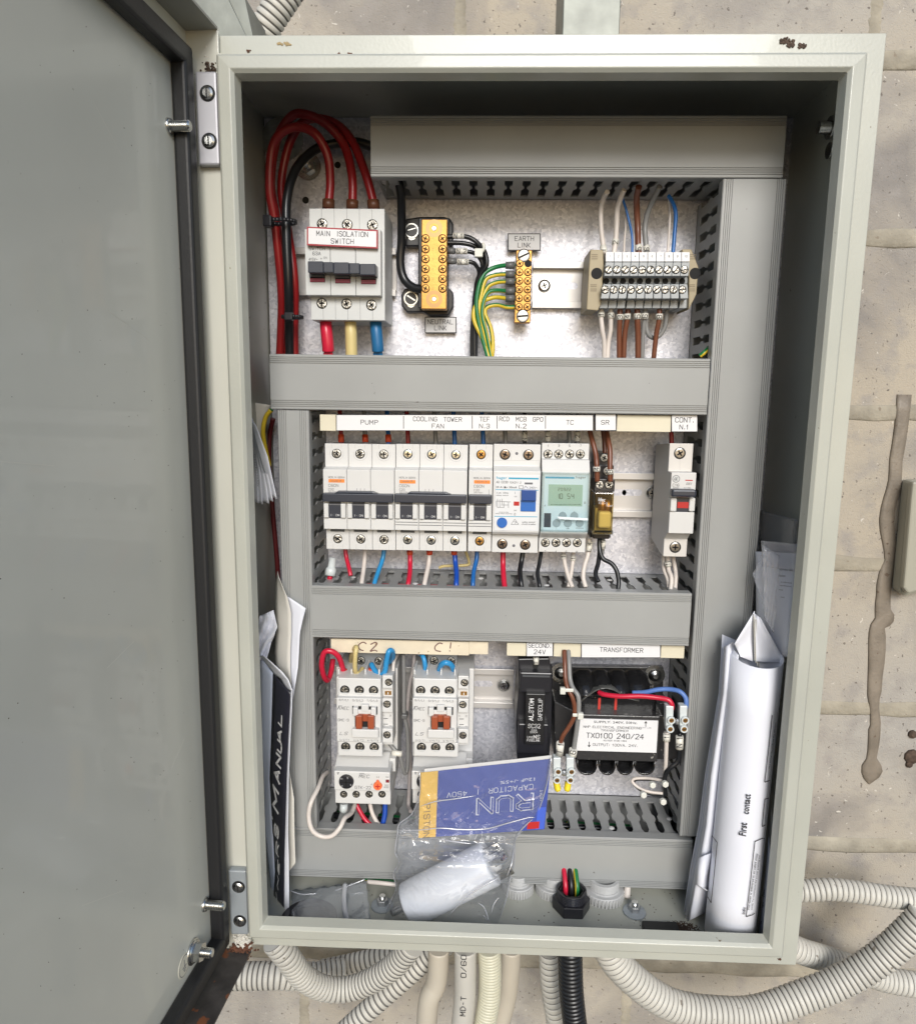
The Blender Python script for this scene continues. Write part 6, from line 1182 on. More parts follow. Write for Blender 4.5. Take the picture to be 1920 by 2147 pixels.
b = M(); r = RC('E5', 725, 555, 1400, 740, 86); b.box(r[0], r[1], 86, 105, r[2], r[3]); b.build('winding_former', VARN, tf, bevel=4, seg=4)
b = M(); 
for x0, x1 in ((898, 0), (1040, 0)): r = RC('E5', x0 - 14, 560, x0 + 8, 705, 85.6); b.box(r[0], r[1], 85.7, 86.2, r[2], r[3])
b.build('red_lead_stripes', COPRED, tf)
b = M(); b.smooth = True
for x0, x1 in ((690, 860), (878, 1018), (1032, 1172), (1185, 1355)):
    r = RC('E5', x0, 1080, x1, 1215, 90); n_ = 7; cx = (r[0] + r[1]) / 2; W = (r[1] - r[0]) / 2
    rows = []
    for i in range(9):
        a = math.pi * i / 8; rows.append([(cx + W * math.cos(math.pi * j / 10) , 98 - 18 * math.sin(a) * .9, r[3] - (r[3] - r[2]) * (math.sin(math.pi * j / 10) ** .45) * (.5 + .5 * math.sin(a))) for j in range(11)])
    b.sheet(rows, 1.5)
b.build('lower_winding', VARN, tf)
# tape over winding top (crumpled film)
b = M(); b.smooth = True; rows = []
for i in range(6):
    f = i / 5; rows.append([P('E5', 735 + 505 * j / 14, (555 - 80 * math.sin(math.pi * min(1, j / 11))) + f * (85 - 40 * math.sin(j / 14 * 3)) - 10, 82 + 10 * (1 - f) + random.uniform(-1.2, 1.2)) for j in range(15)])
b.sheet(rows, .4); b.build('black_tape', mat('creased_black_tape', (.09, .09, .085), .3, bump=.6, bscale=120), tf)
r = RC('E5', 695, 782, 1397, 1060, 75.5); b = M(); b.box(r[0], r[1], 75.4, 76.2, r[2], r[3]); lp = b.build('rating_plate', LABEL, tf)
letters(lp, [('E5', 'SUPPLY: 240V, 50Hz.', 1035, 808, 22, 375), ('E5', 'NHP ELECTRICAL ENGINEERING', 1008, 850, 20, 498), ('E5', 'PTY LTD', 1305, 855, 10, 75), ('E5', 'TRANSFORMER', 1026, 878, 18, 235), ('E5', 'TX0100 240/24', 1030, 925, 44, 490, 0, {'bold': .012}), ('E5', 'AS/NZS 3108-1994', 1030, 966, 13, 200), ('E5', 'OUTPUT: 100VA, 24V.', 1032, 1004, 22, 385)], 75.2, INK)
b = M(); lines(b, 'E5', [(1297, 800, 1297, 845), (1287, 815, 1297, 798), (1307, 815, 1297, 798), (806, 975, 806, 1018), (796, 1003, 806, 1020), (816, 1003, 806, 1020)], 75.2, .5); b.build('arrows', INK, lp)
def connector(k, cols, y0, y1, Y, label, tilt=0):
    t = thing('terminal_strip', P(k, cols[0], y1, Y), label, 'terminal strip', 'translucent terminal strips by the transformer')
    H = (y1 - y0)
    for x in cols:
        b = M(); w_ = 36
        b.prism(flat(k, [(x - w_, y0), (x + w_ * .9, y0), (x + w_ * .8, y0 + H * .4), (x + w_ * .5, y0 + H), (x - w_ * .8, y0 + H), (x - w_, y0 + H * .7)], Y + 3, 0), Y + 3, Y + 10); b.build('insulated_body', SLEEVE, t, bevel=.7)
        for f in (.5, .83):
            c = P(k, x - 2 + (8 if f < .7 else -2), y0 + H * f, Y + 3); b = M(); b.lathe(c, (0, -1, 0), [(-1, 2.9), (2.4, 2.7), (2.4, 1.9), (1.0, 1.8)], 20); tb = b.build('screw_tower', SLEEVE, t)
            b = M(); b.m(0).lathe(c + Vector((0, -2.1, 0)), (0, -1, 0), [(-.8, 1.75), (.2, 1.65)], 18); b.m(1).box(c.x - 1.4, c.x + 1.4, c.y - 2.4, c.y - 2.28, c.z - .25, c.z + .25); b.build('screw', [BRASS, HOLE], tb)
    if len(cols) > 1:
        c = P(k, sum(cols) / 2, y0 + H * .56, Y + 8); b = M(); b.lathe(c, (0, -1, 0), [(0, 2.4), (2, 2.2), (3, 1)], 16); b.build('centre_screw', ZINC, t)
connector('E5', (530, 645), 1115, 1335, 58, 'translucent terminal strip under the brown wire, two yellow wire ends below')
connector('E5', (1508, 1628), 665, 895, 62, 'translucent terminal strip right of the transformer plate, red and blue wires above')
for x, x2, lb in ((520, 540, 'left yellow wire end under the terminal strip'), (625, 612, 'right yellow wire end under the terminal strip')):
    b = M(); b.tube([P('E5', x, 1320, 66), P('E5', (x + x2) / 2, 1370, 65), P('E5', x2, 1405, 64)], lambda t_: 2.5 if t_ < .9 else 1.7, n=5); tag(b.build('yellow_lead', YEL), lb, 'wire', 'yellow wire ends')
GX = 'wires around the transformer'
wire([(890, 545, 82), (940, 565, 78), (1080, 580, 74), (1250, 578, 72), (1400, 592, 70), (1490, 610, 68), (1522, 650, 67), (1522, 690, 68)], 3.5, WR2, 'crimson wire across the top of the transformer to the terminal strip', 'E5', group=GX)
wire([(1180, 550, 82), (1290, 545, 80), (1400, 522, 78), (1500, 518, 76), (1590, 538, 72), (1640, 590, 70), (1648, 650, 69), (1635, 700, 70)], 3.3, WPB, 'pale blue wire arching over to the right terminal strip', 'E5', group=GX)
o = wire([(590, 180, 78), (595, 300, 72), (600, 420, 68), (620, 510, 64), (660, 590, 62), (680, 680, 62), (670, 770, 62), (620, 860, 62), (575, 930, 62), (555, 1010, 64), (545, 1110, 68)], 3.1, WBR, 'brown wire running down to the left terminal strip', 'E5', group=GX); marker(o, 'E5', (556, 985, 62), (548, 1080, 65), 5.6, 'T 1', 80)
o = wire([(625, 180, 80), (632, 300, 74), (640, 430, 70), (665, 510, 66), (710, 580, 63), (715, 700, 62), (700, 850, 64), (678, 1000, 66), (665, 1110, 68)], 3.3, WG, 'grey wire running down beside the brown one', 'E5', group=GX); marker(o, 'E5', (668, 1040, 65), (662, 1095, 66), 5.8, '6', 80)
for x, y, lb in ((618, 535, 'upper clear cable tie joining the brown and grey wires'), (700, 752, 'lower clear cable tie joining the brown and grey wires')):
    c = P('E5', x, y, 58); b = M(); b.box(c.x - 3, c.x + 4.6, 59.2, 60.2, c.z - 1.3, c.z + 1.3); b.box(c.x - 5.4 if y < 600 else c.x + .6, c.x - 1.4 if y < 600 else c.x + 4.8, 57.2, 61, c.z - 2.5, c.z + 2.3); tag(b.build('cable_tie', TIE, bevel=.7), lb, 'cable tie', 'clear cable ties by the transformer')
o = wire([(1478, 890, 74), (1475, 1000, 74), (1470, 1150, 76), (1462, 1290, 80), (1462, 1380, 84)], 3.0, WW, 'white wire marked 1 under the right terminal strip', 'E5', group=GX); marker(o, 'E5', (1478, 905, 73), (1476, 965, 73), 5, '1', 90)
o = wire([(1590, 895, 74), (1590, 1040, 74), (1575, 1140, 74), (1510, 1200, 74), (1470, 1250, 76), (1460, 1330, 78), (1468, 1440, 82)], 3.2, WK, 'black wire marked N 1 under the right terminal strip', 'E5', group=GX); marker(o, 'E5', (1590, 925, 73), (1588, 1032, 73), 5.6, 'N 1', 90)
wire([(1450, 1300, 84), (1340, 1300, 90), (1220, 1300, 92), (1190, 1330, 92), (1250, 1390, 90), (1350, 1430, 88), (1440, 1435, 86)], 2.4, WK, 'black wire looped in a flat coil below the transformer', 'E5', group=GX)
wire([(1445, 1310, 80), (1330, 1292, 86), (1210, 1292, 88), (1180, 1320, 88), (1240, 1375, 86), (1340, 1410, 84), (1445, 1422, 82)], 2.2, WW, 'white wire looped in a flat coil below the transformer', 'E5', group=GX)
for x, y, lb in ((1458, 1332, 'clear cable tie on the black wire at the coil'), (1348, 1340, 'clear cable tie on the top of the flat coil'), (1270, 1425, 'clear cable tie at the lower left of the flat coil'), (1440, 1485, 'lowest clear cable tie below the flat coil')):
    c = P('E5', x, y, 76); b = M(); b.lathe(c, (.1, -1, .1), [(0, 2.9), (3.4, 2.6)], 6); tag(b.build('cable_tie', TIE, bevel=.5), lb, 'cable tie', 'clear cable ties by the transformer')

# ------------------------------------------------------------ PAPERS
# rolled instructions, lower right
tp, bt = U(*q('E7', 840, 1345), 40), U(*q('E8', 585, 1800), 34); bt.z = max(bt.z, FZ + .5)
roll = thing('rolled_paper', bt, 'thick white roll of printed instructions in a clear sleeve, standing at lower right', 'paper roll')
ax = (tp - bt); L_ = ax.length; axn = ax.normalized(); ux = Vector((1, 0, 0)); ux = (ux - axn * ux.dot(axn)).normalized(); uy = axn.cross(ux)   # uy points to +Y or -Y
if uy.y > 0: uy = -uy
Rr_ = mm(*q('E8', 600, 900), 20, 215 / 3.913 ) 
def rollpt(a, r, h): return bt + ux * (math.cos(a) * r) + uy * (math.sin(a) * r) + axn * h
b = M(); b.smooth = True; rows = []
NA = 60
for i in range(NA + 1):
    a = rad(-200 + 560 * i / NA); r = Rr_ - 2.2 * (1 - i / NA) * 1.0
    # top edge: front low, flaps rising at the back
    front = math.sin(a); inner = 1 - i / NA
    top = L_ + (14 * (1 - front)) * .3 + inner * 4
    rows.append([rollpt(a, r, top * j / 6) for j in range(7)])
b.sheet(rows, .35); b.build('outer_sheets', PAPER, roll)
def leaf(k, pts, Y, nm='inner_sheet', par=roll, m=PAPER, th=.4, curl=3):
    b = M(); b.smooth = True; (a0_, a1_), (b0_, b1_) = pts
    rows = []
    for i in range(7):
        f = i / 6; rows.append([P(k, *(Vector(a0_).lerp(Vector(a1_), f).lerp(Vector(b0_).lerp(Vector(b1_), f), j / 7)), Y + curl * math.sin(f * 3.1) * (1 if Y > 30 else -1) + 4 * j / 7) for j in range(8)])
    b.sheet(rows, th); return b.build(nm, m, par)
leaf('E7', (((650, 1180), (700, 1290)), ((820, 900), (805, 1330))), 34); leaf('E7', (((830, 1330), (1085, 1340)), ((818, 920), (870, 960))), 40)
leaf('E7', (((870, 1335), (1085, 1330)), ((830, 960), (1075, 1260))), 46)
b = M(); 
for x in (812, 822, 835, 848): rows = [[P('E7', x + 10 * (j / 5), 900 + (x - 800) * 2 + j * 80, 36 + (x - 812) * .3) for j in range(6)], [P('E7', x + 4 + 16 * (j / 5), 905 + (x - 800) * 2 + j * 80, 52 + (x - 812) * .3) for j in range(6)]]; b.sheet(rows, .3)
b.build('inner_folds', PAPERY, roll)
def on_roll(b, k, s_, x, y, h_, l_, rot=90, **kw):
    """lettering wrapped on the front of the roll, running along its axis"""
    # find angle and height on the roll for this pixel
    g = q(k, x, y); d = R3.transposed() @ Vector(((g[0] - CX) / FPX, -(g[1] - CY) / FPX, -1.0)); best = None
    for i in range(181):
        a = rad(i); n_ = ux * math.cos(a) + uy * math.sin(a); pt0 = bt + n_ * (Rr_ + .25); t = (pt0 - CAMP).dot(n_) / d.dot(n_); h = (CAMP + d * t - pt0).dot(axn); tt = (CAMP + d * t - pt0).dot(axn.cross(n_))
        if best is None or abs(tt) < best[0]: best = (abs(tt), a, h)
    _, a, h = best; n_ = ux * math.cos(a) + uy * math.sin(a); pos = bt + n_ * (Rr_ + .35) + axn * h; side = n_.cross(axn)
    if side.x < 0: pass
    b.text(s_, pos, mm(*g, 20, h_ / CR[k][2]), mm(*g, 20, l_ / CR[k][2]), rot=rot, ux=-axn.cross(-n_) if False else axn.cross(n_) * -1 if (axn.cross(n_)).x < 0 else axn.cross(n_), uz=axn, **kw)
b = M(); on_roll(b, 'E8', 'First', 695, 935, 56, 116, 90, bold=.019); on_roll(b, 'E8', 'contact', 728, 730, 52, 176, 90, bold=.019)
on_roll(b, 'E8', 'Info', 702, 1605, 22, 62, 90, bold=.02); on_roll(b, 'E8', 'This timer is delivered in so-called sleep', 775, 1370, 17, 500, 87, bold=.015); on_roll(b, 'E8', 'mode. To commence the power pressing the', 800, 1375, 15, 480, 87, bold=.01)
on_roll(b, 'E8', 'The device 16a confirms the selection', 935, 250, 15, 400, 87, bold=.01); b.build('lettering', INK, roll)
def roll_line(b, k, pts, w_=.5):
    P3 = []
    for x, y in pts:
        g = q(k, x, y); d = R3.transposed() @ Vector(((g[0] - CX) / FPX, -(g[1] - CY) / FPX, -1.0)); o = CAMP - bt
        dp = d - axn * d.dot(axn); op = o - axn * o.dot(axn); A = dp.dot(dp); B_ = 2 * dp.dot(op); C_ = op.dot(op) - (Rr_ + .4) ** 2; D_ = B_ * B_ - 4 * A * C_
        if D_ < 0: continue
        P3.append(CAMP + d * ((-B_ - math.sqrt(D_)) / (2 * A)))
    for i in range(len(P3) - 1):
        a, c = P3[i], P3[i + 1]; dd = c - a; nn = dd.cross(CAMP - a).normalized() * w_ / 2; b.add([a - nn, c - nn, c + nn, a + nn], [(0, 1, 2, 3)])
b = M(); roll_line(b, 'E8', [(870, 1010), (850, 1012), (792, 1038), (760, 1330), (720, 1655), (770, 1640), (790, 1625)]); roll_line(b, 'E8', [(440, 990), (482, 1045), (458, 1300), (432, 1540), (402, 1490)]); roll_line(b, 'E8', [(935, 0), (905, 280), (872, 550), (915, 535)]); roll_line(b, 'E8', [(905, 680), (875, 688), (862, 800), (852, 915), (878, 900)]); b.build('frame_lines', INK, roll)
# fan of folded sheets left of the roll
fan = thing('folded_papers', onfloor('E8', 300, 1620) + Vector((0, 0, 2)), 'fan of folded white sheets leaning left of the rolled paper', 'papers')
for i, (dx, dy, Y) in enumerate(((0, 0, 62), (10, 14, 56), (22, 30, 50), (34, 52, 44))):
    b = M(); b.smooth = True; top = [(560 - i * 8 - 15, 1190 + i * 12), (680, 1180)]
    Lp = [q('E7', 545 + i * 8, 1210 - i * 0 + (0 if i else -110)), q('E7', 515 + i * 10, 1600), q('E8', 380 + i * 14, 500), q('E8', 330 + i * 18, 900), q('E8', 262 + i * 20, 1250), q('E8', 205 + i * 10, 1640 + i * 18)]
    Rp = [q('E7', 660, 1150), q('E7', 640, 1600), q('E8', 520, 500), q('E8', 480, 900), q('E8', 430, 1250), q('E8', 380, 1620)]
    rows = [[U(a[0] + (c[0] - a[0]) * j / 5, a[1] + (c[1] - a[1]) * j / 5, Y + 2.5 * math.sin(j + i)) for j in range(6)] for a, c in zip(Lp, Rp)]
    b.sheet(rows, .35); b.build('sheet', PAPER, fan)
b = M(); b.smooth = True; rows = [[P('E8', *a, 40), P('E8', *c, 34), P('E8', *d, 40)] for a, c, d in (((320, 1180), (380, 1150), (440, 1130)), ((295, 1380), (340, 1400), (400, 1330)), ((390, 1440), (400, 1440), (410, 1435)))]; b.sheet(rows, .3); b.build('folded_corner', PAPER, fan)
# sleeve with printed sheet behind
sl = thing('printed_sheet', P('E7', 1100, 1200, 95), 'printed sheet in a hazy plastic sleeve behind the paper roll', 'papers')
def quad_sheet(pts, m, par, nm, th=.3, nx=8, wob=0, kind=None):
    b = M(); b.smooth = True; a, c, d, e = pts; rows = []
    for i in range(nx + 1):
        f = i / nx; l_ = a.lerp(e, f); r_ = c.lerp(d, f); rows.append([l_.lerp(r_, j / nx) + Vector((0, wob * math.sin(i * 1.3 + j * 2.1), 0)) for j in range(nx + 1)])
    b.sheet(rows, th); return b.build(nm, m, par)
SQ = (P('E7', 830, 392, 70), P('E7', 1180, 410, 40), P('E7', 1105, 1290, 36), P('E7', 840, 1290, 64))
s_ = quad_sheet(SQ, PAPER, sl, 'sheet')
pn_ = (SQ[1] - SQ[0]).normalized(); snn = (SQ[1] - SQ[0]).cross(SQ[3] - SQ[0]).normalized(); snn = -snn if snn.y > 0 else snn; b = M()
def onsheet(k, x, y):
    g = q(k, x, y); d = R3.transposed() @ Vector(((g[0] - CX) / FPX, -(g[1] - CY) / FPX, -1.0)); o = SQ[1] + snn * 1.6; return CAMP + d * ((o - CAMP).dot(snn) / d.dot(snn))
for st, x, y, h_, l_ in (('iones de', 1090, 545, 24, 130), ('lusion', 1055, 598, 20, 66), ('ta referencia', 1090, 656, 13, 110), ('especificaciones', 1085, 687, 11, 118), ('mas', 1045, 720, 11, 40), ('continuacion', 1085, 785, 12, 105), ('aje de un', 1080, 885, 15, 105), ('ccesos', 1045, 915, 13, 50), ('quier su', 1075, 968, 20, 100), ('ny que', 1080, 1013, 12, 66), ('ontenido', 1075, 1078, 13, 80), ('sta usted', 1075, 1108, 12, 80), ('encia', 1080, 1185, 12, 50), ('cte e', 1080, 1216, 12, 50)):
    g = q('E7', x, y); b.text(st, onsheet('E7', x, y), mm(*g, 46, h_ / 4.07), mm(*g, 46, l_ / 4.07), ux=pn_)
b.build('lettering', GINK, s_)
quad_sheet((P('E7', 876, 300, 62), P('E7', 1190, 330, 34), P('E7', 1180, 560, 33), P('E7', 885, 520, 60)), POLY, sl, 'plastic_sleeve', .12, 10, .6)
quad_sheet((P('E7', 885, 330, 52), P('E7', 1035, 430, 40), P('E7', 985, 1090, 34), P('E7', 905, 960, 42)), POLY, sl, 'plastic_sleeve', .12, 12, 1.3)
quad_sheet((P('E7', 880, 420, 60), P('E7', 925, 430, 52), P('E7', 930, 960, 46), P('E7', 803, 590, 58)), POLY, sl, 'plastic_sleeve', .12, 12, 1.0)
quad_sheet((P('E7', 870, 40, 90), P('E7', 1190, 120, 60), P('E7', 1180, 400, 58), P('E7', 860, 395, 88)), glassy('smoky_sleeve', (.85, .84, .82), .02, .3, .2, 20, haze=.1), sl, 'sleeve_flap', .12, 8, 1.0)
for i, (L_, R_) in enumerate((([(925, 760), (890, 1150), (850, 1500), (800, 1830)], [(942, 900), (912, 1150), (875, 1500), (835, 1830)]), ([(905, 1000), (880, 1300), (850, 1600), (822, 1830)], [(915, 1180), (895, 1350), (882, 1600), (866, 1830)]))):
    b = M(); b.smooth = True; rows = []
    for j in range(10):
        t = j / 9 * 3; m_ = min(int(t), 2); f = t - m_; a = Vector(L_[m_]).lerp(Vector(L_[m_ + 1]), f); c = Vector(R_[m_]).lerp(Vector(R_[m_ + 1]), f)
        rows.append([P('E8', *a.lerp(c, u / 4), 40 - 8 * i - u * 2) for u in range(5)])
    b.sheet(rows, .3); o = b.build('edge_sheet', PAPER if i else PAPERY, sl)
    if i: b = M(); [b.text(st, P('E8', x, y, 29), 2.2, l_, rot=75) for st, x, y, l_ in (('COPY', 872, 1460, 5), ('INFO', 862, 1560, 5), ('B', 855, 1700, 2))]; b.build('lettering', INK, o)

# left magazine / manual and sheets
mg = thing('owners_manual', onfloor('G2', 480, 1900) + Vector((0, 40, 0)), 'booklet with a black cover stripe and slanted white lettering at lower left', 'manual')
YA, YBk = 66, 44
def strip3(k1, L1, R1, Ya, Yb, m, par, nm, th=.4, shade=True, n=24):
    L = [q(*a) for a in L1]; R_ = [q(*a) for a in R1]
    def at(A, t):
        x = t * (len(A) - 1); j = min(int(x), len(A) - 2); f = x - j; return A[j][0] * (1 - f) + A[j + 1][0] * f, A[j][1] * (1 - f) + A[j + 1][1] * f
    b = M(); b.smooth = True; rows = []
    for i in range(n + 1):
        t = i / n; a, c = at(L, t), at(R_, t); rows.append([U(a[0] + (c[0] - a[0]) * j / 4, a[1] + (c[1] - a[1]) * j / 4, Ya + (Yb - Ya) * j / 4) for j in range(5)])
    b.sheet(rows, th); return b.build(nm, m, par)
strip3('', [('G1', 345, 1050), ('G1', 350, 1500), ('G1', 360, 2030), ('G2', 335, 480), ('G2', 345, 950), ('G2', 400, 1400), ('G2', 430, 1830)], [('G1', 500, 1240), ('G1', 490, 1500), ('G1', 475, 2030), ('G2', 395, 480), ('G2', 425, 950), ('G2', 445, 1400), ('G2', 455, 1830)], 74, 66, mat('bluish_paper', (.60, .66, .80), .45), mg, 'side_page')
ck = strip3('', [('G1', 495, 1240), ('G1', 488, 1500), ('G1', 472, 2030), ('G2', 395, 430), ('G2', 425, 950), ('G2', 455, 1200), ('G2', 420, 1820)], [('G1', 695, 1465), ('G1', 690, 1600), ('G1', 665, 2030), ('G2', 560, 430), ('G2', 548, 950), ('G2', 540, 1200), ('G2', 536, 1825)], 64, 50, PAPERB, mg, 'black_cover')
strip3('', [('G1', 692, 1450), ('G1', 688, 1600), ('G1', 666, 2030), ('G2', 562, 430), ('G2', 546, 950), ('G2', 538, 1200), ('G2', 535, 1825)], [('G1', 712, 1420), ('G1', 706, 1600), ('G1', 685, 2030), ('G2', 578, 430), ('G2', 572, 950), ('G2', 580, 1200), ('G2', 582, 1825)], 49.5, 47, PAPER, mg, 'page_edge')
strip3('', [('G1', 335, 1040), ('G1', 400, 1110), ('G1', 500, 1245), ('G1', 575, 1300), ('G1', 640, 1420)], [('G1', 400, 1050), ('G1', 500, 1140), ('G1', 600, 1230), ('G1', 670, 1320), ('G1', 712, 1440)], 62, 47, PAPER, mg, 'turned_page')
b = M(); cvn = (P('G2', 530, 400, 50) - P('G2', 410, 400, 64)).normalized()
for st, x, y, h_, l_, kk, x2 in (("MANUAL", 470, 350, 80, 900, 'G2', 0),):
    pass
# letters placed one by one up the stripe
for ch, k, x, y, hh, ww, wt in (('L', 'G1', 573, 1760, 66, 130, .28), ('A', 'G1', 568, 1940, 72, 150, .28), ('U', 'G2', 490, 120, 68, 110, .28), ('N', 'G2', 480, 255, 76, 115, .28), ('A', 'G2', 466, 400, 84, 120, .3), ('M', 'G2', 452, 620, 92, 240, .28), ("'", 'G2', 424, 835, 26, 60, .5), ('S', 'G2', 460, 940, 66, 120, .3), ('R', 'G2', 468, 1110, 50, 130, .22), ('E', 'G2', 480, 1290, 28, 120, .3), ('N', 'G2', 474, 1440, 22, 120, .3), ('W', 'G2', 460, 1600, 22, 130, .3)):
    g = q(k, x, y); b.stroke(ch, P(k, x, y, 54.5), mm(*g, 56, hh * 1.2 / CR[k][2]), mm(*g, 56, ww * .95 / CR[k][2]), rot=84, shear=.22, weight=wt, ux=cvn)
b.build('lettering', WINK, ck)
env = thing('paper_bag', P('G1', 600, 1500, 62), 'creased off-white envelope standing against the left trunking', 'envelope')
strip3('', [('G1', 545, 90), ('G1', 525, 240), ('G1', 518, 500), ('G1', 530, 760), ('G1', 515, 1000), ('G1', 520, 1150), ('G1', 700, 1400)], [('G1', 560, 170), ('G1', 650, 380), ('G1', 700, 560), ('G1', 700, 800), ('G1', 690, 1000), ('G1', 690, 1180), ('G1', 710, 1420)], 76, 64, PAPERY, env, 'rear_fold')
strip3('', [('G1', 655, 375), ('G1', 700, 560), ('G1', 700, 800), ('G1', 690, 1000), ('G1', 690, 1180), ('G1', 708, 1400)], [('G1', 862, 512), ('G1', 828, 640), ('G1', 795, 790), ('G1', 785, 1000), ('G1', 775, 1180), ('G1', 712, 1560)], 64, 60, PAPER, env, 'front_fold')
strip3('', [('G2', 575, 330), ('G2', 560, 600), ('G2', 565, 900), ('G2', 575, 1340)], [('G2', 582, 340), ('G2', 630, 620), ('G2', 635, 950), ('G2', 645, 1250)], 58, 54, PAPERY, env, 'lower_page')
cr = thing('crumpled_paper', P('G1', 420, 900, 70), 'crumpled white paper above the booklet at lower left', 'paper')
b = M(); b.smooth = True; rows = []
Lc = [(345, 600), (325, 740), (325, 840), (330, 960), (335, 1060), (345, 1100)]; Rc_ = [(500, 530), (540, 720), (500, 840), (470, 900), (430, 1060), (400, 1080)]
for i in range(16):
    t = i / 15; x = t * 5; j = min(int(x), 4); f = x - j; a = Vector(Lc[j]).lerp(Vector(Lc[j + 1]), f); c = Vector(Rc_[j]).lerp(Vector(Rc_[j + 1]), f)
    rows.append([P('G1', *(a.lerp(c, u / 9)), 66 + 5 * math.sin(u * .9 + i * .8) + random.uniform(-1.6, 1.6)) for u in range(10)])
b.sheet(rows, .4); b.build('sheet', PAPER, cr)
fs_ = thing('folded_leaflet', P('G7', 200, 1280, 70), 'fanned folded leaflet with small print, wedged at the left side wall', 'leaflet')
strip3('', [('G7', 120, 215), ('G7', 125, 300), ('G7', 135, 420), ('G7', 150, 560)], [('G7', 345, 250), ('G7', 300, 420), ('G7', 250, 600), ('G7', 240, 700)], 96, 104, PAPERY, fs_, 'rear_leaf')
for i, (xt_, x0_, x1_, yb_) in enumerate(((150, 155, 215, 1300), (140, 195, 258, 1310), (150, 240, 325, 1300), (165, 300, 368, 1280), (170, 350, 408, 1252))):
    strip3('', [('G7', 128 + i * 3, 340 + i * 20), ('G7', 140 + i * 14, 700), ('G7', x0_, yb_ - 30)], [('G7', 150 + i * 8, 420 + i * 10), ('G7', 190 + i * 30, 800), ('G7', x1_, yb_)], 84 - i * 3, 78 - i * 3, PAPER, fs_, 'leaf')
b = M()
for i in range(12): g = q('G7', 165 + i * 4, 790 + i * 28); b.text('of the', U(*g, 73), mm(*g, 76, 3), mm(*g, 76, 8), rot=75)
b.build('lettering', GINK, fs_)
# wires seen left of the left trunking
wire([('G7', 350, 300, 92), ('G7', 290, 380, 94), ('G7', 262, 520, 96), ('G7', 280, 680, 100), ('G7', 330, 900, 104)], 3.2, [GRN, YLW], 'green and yellow wire bulging out left of the left trunking', stripe=9)
wire([('G7', 370, 390, 126), ('G7', 335, 560, 128), ('G7', 325, 800, 128), ('G7', 345, 1100, 130), ('G7', 375, 1500, 130), ('G7', 410, 1900, 130), ('G7', 440, 2400, 130), ('G7', 460, 2900, 130)], 3.6, mat('deep_red_insulation', (.12, .008, .012), .4), 'dark red cable running down left of the left trunking')  # red insulation darkened in colour to stand in for the cavity's shade

# ------------------------------------------------------------ CAPACITOR, CARD, BAG
cd = thing('product_card', P('E6', 900, 740, 50), 'upside-down blue card with a yellow stripe reading RUN CAPACITOR 450V', 'card')
c00, c10, c11, c01 = (P('E6', 400, 240, 54), P('E6', 1485, 125, 54), P('E6', 1430, 710, 48), P('E6', 385, 782, 48))
def CPt(u_, v_, o=0): return c00.lerp(c10, u_).lerp(c01.lerp(c11, u_), v_) + Vector((0, -o, 0))
def cquad(b, u0, u1, v0, v1, o, th=.5):
    vs = [CPt(u, v, o) for u, v in ((u0, v0), (u1, v0), (u1, v1), (u0, v1))]; vs += [x + Vector((0, th, 0)) for x in vs]; b.add(vs, [(3, 2, 1, 0), (4, 5, 6, 7), (0, 1, 5, 4), (1, 2, 6, 5), (2, 3, 7, 6), (3, 0, 4, 7)])
b = M(); cquad(b, .138, 1, 0, 1, 0); b.build('card_face', CARDB, cd); b = M(); cquad(b, 0, .137, 0, 1, 0); b.build('yellow_stripe', CARDY, cd)
b = M(); cquad(b, .03, 1.0, -.05, -.003, 0); b.build('white_header', WHITE, cd)
b = M(); cquad(b, .86, .955, .88, .98, .15, .1); b.build('red_tag', RED, cd)
b = M(); cquad(b, .93, .995, .68, .99, .1, .05); b.build('bright_blue_corner', mat('bright_blue', (.06, .12, .55), .3), cd)
cux = (c10 - c00).normalized(); cuz = (c00 - c01).normalized()
def ct(b, st, x, y, h_, l_, rot=180, **kw): g = q('E6', x, y); u_ = (x - 395) / 1060; v_ = (y - (240 - 115 * u_)) / (545 + 40 * u_); pt = CPt(u_, v_, .3); b.text(st, pt, mm(*g, 50, h_ / 3.957), mm(*g, 50, l_ / 3.957), rot=rot, ux=cux, uz=cuz, **kw)
b = M(); ct(b, 'RUN', 1105, 497, 122, 455, bold=.035, sp=.9); ct(b, 'CAPACITOR  |  450V', 975, 388, 40, 720); ct(b, '12uF -/+5%', 1195, 305, 28, 290)
ct(b, '1631T', 1402, 425, 22, 90, 90, bold=.02); b.build('lettering', mat('silver_print', (.62, .64, .70), .35), cd)
b = M()  # second stroke look of the RUN letters
ct(b, 'RUN', 1105, 497, 116, 446, bold=-.008, sp=.9); pt = b.v
for v in b.v: v.y -= .08
b.build('letter_inline', CARDB, cd)
b = M(); ct(b, 'PISTON', 460, 640, 50, 280, -90); b.build('stripe_lettering', mat('olive_print', (.22, .16, .08), .5), cd)
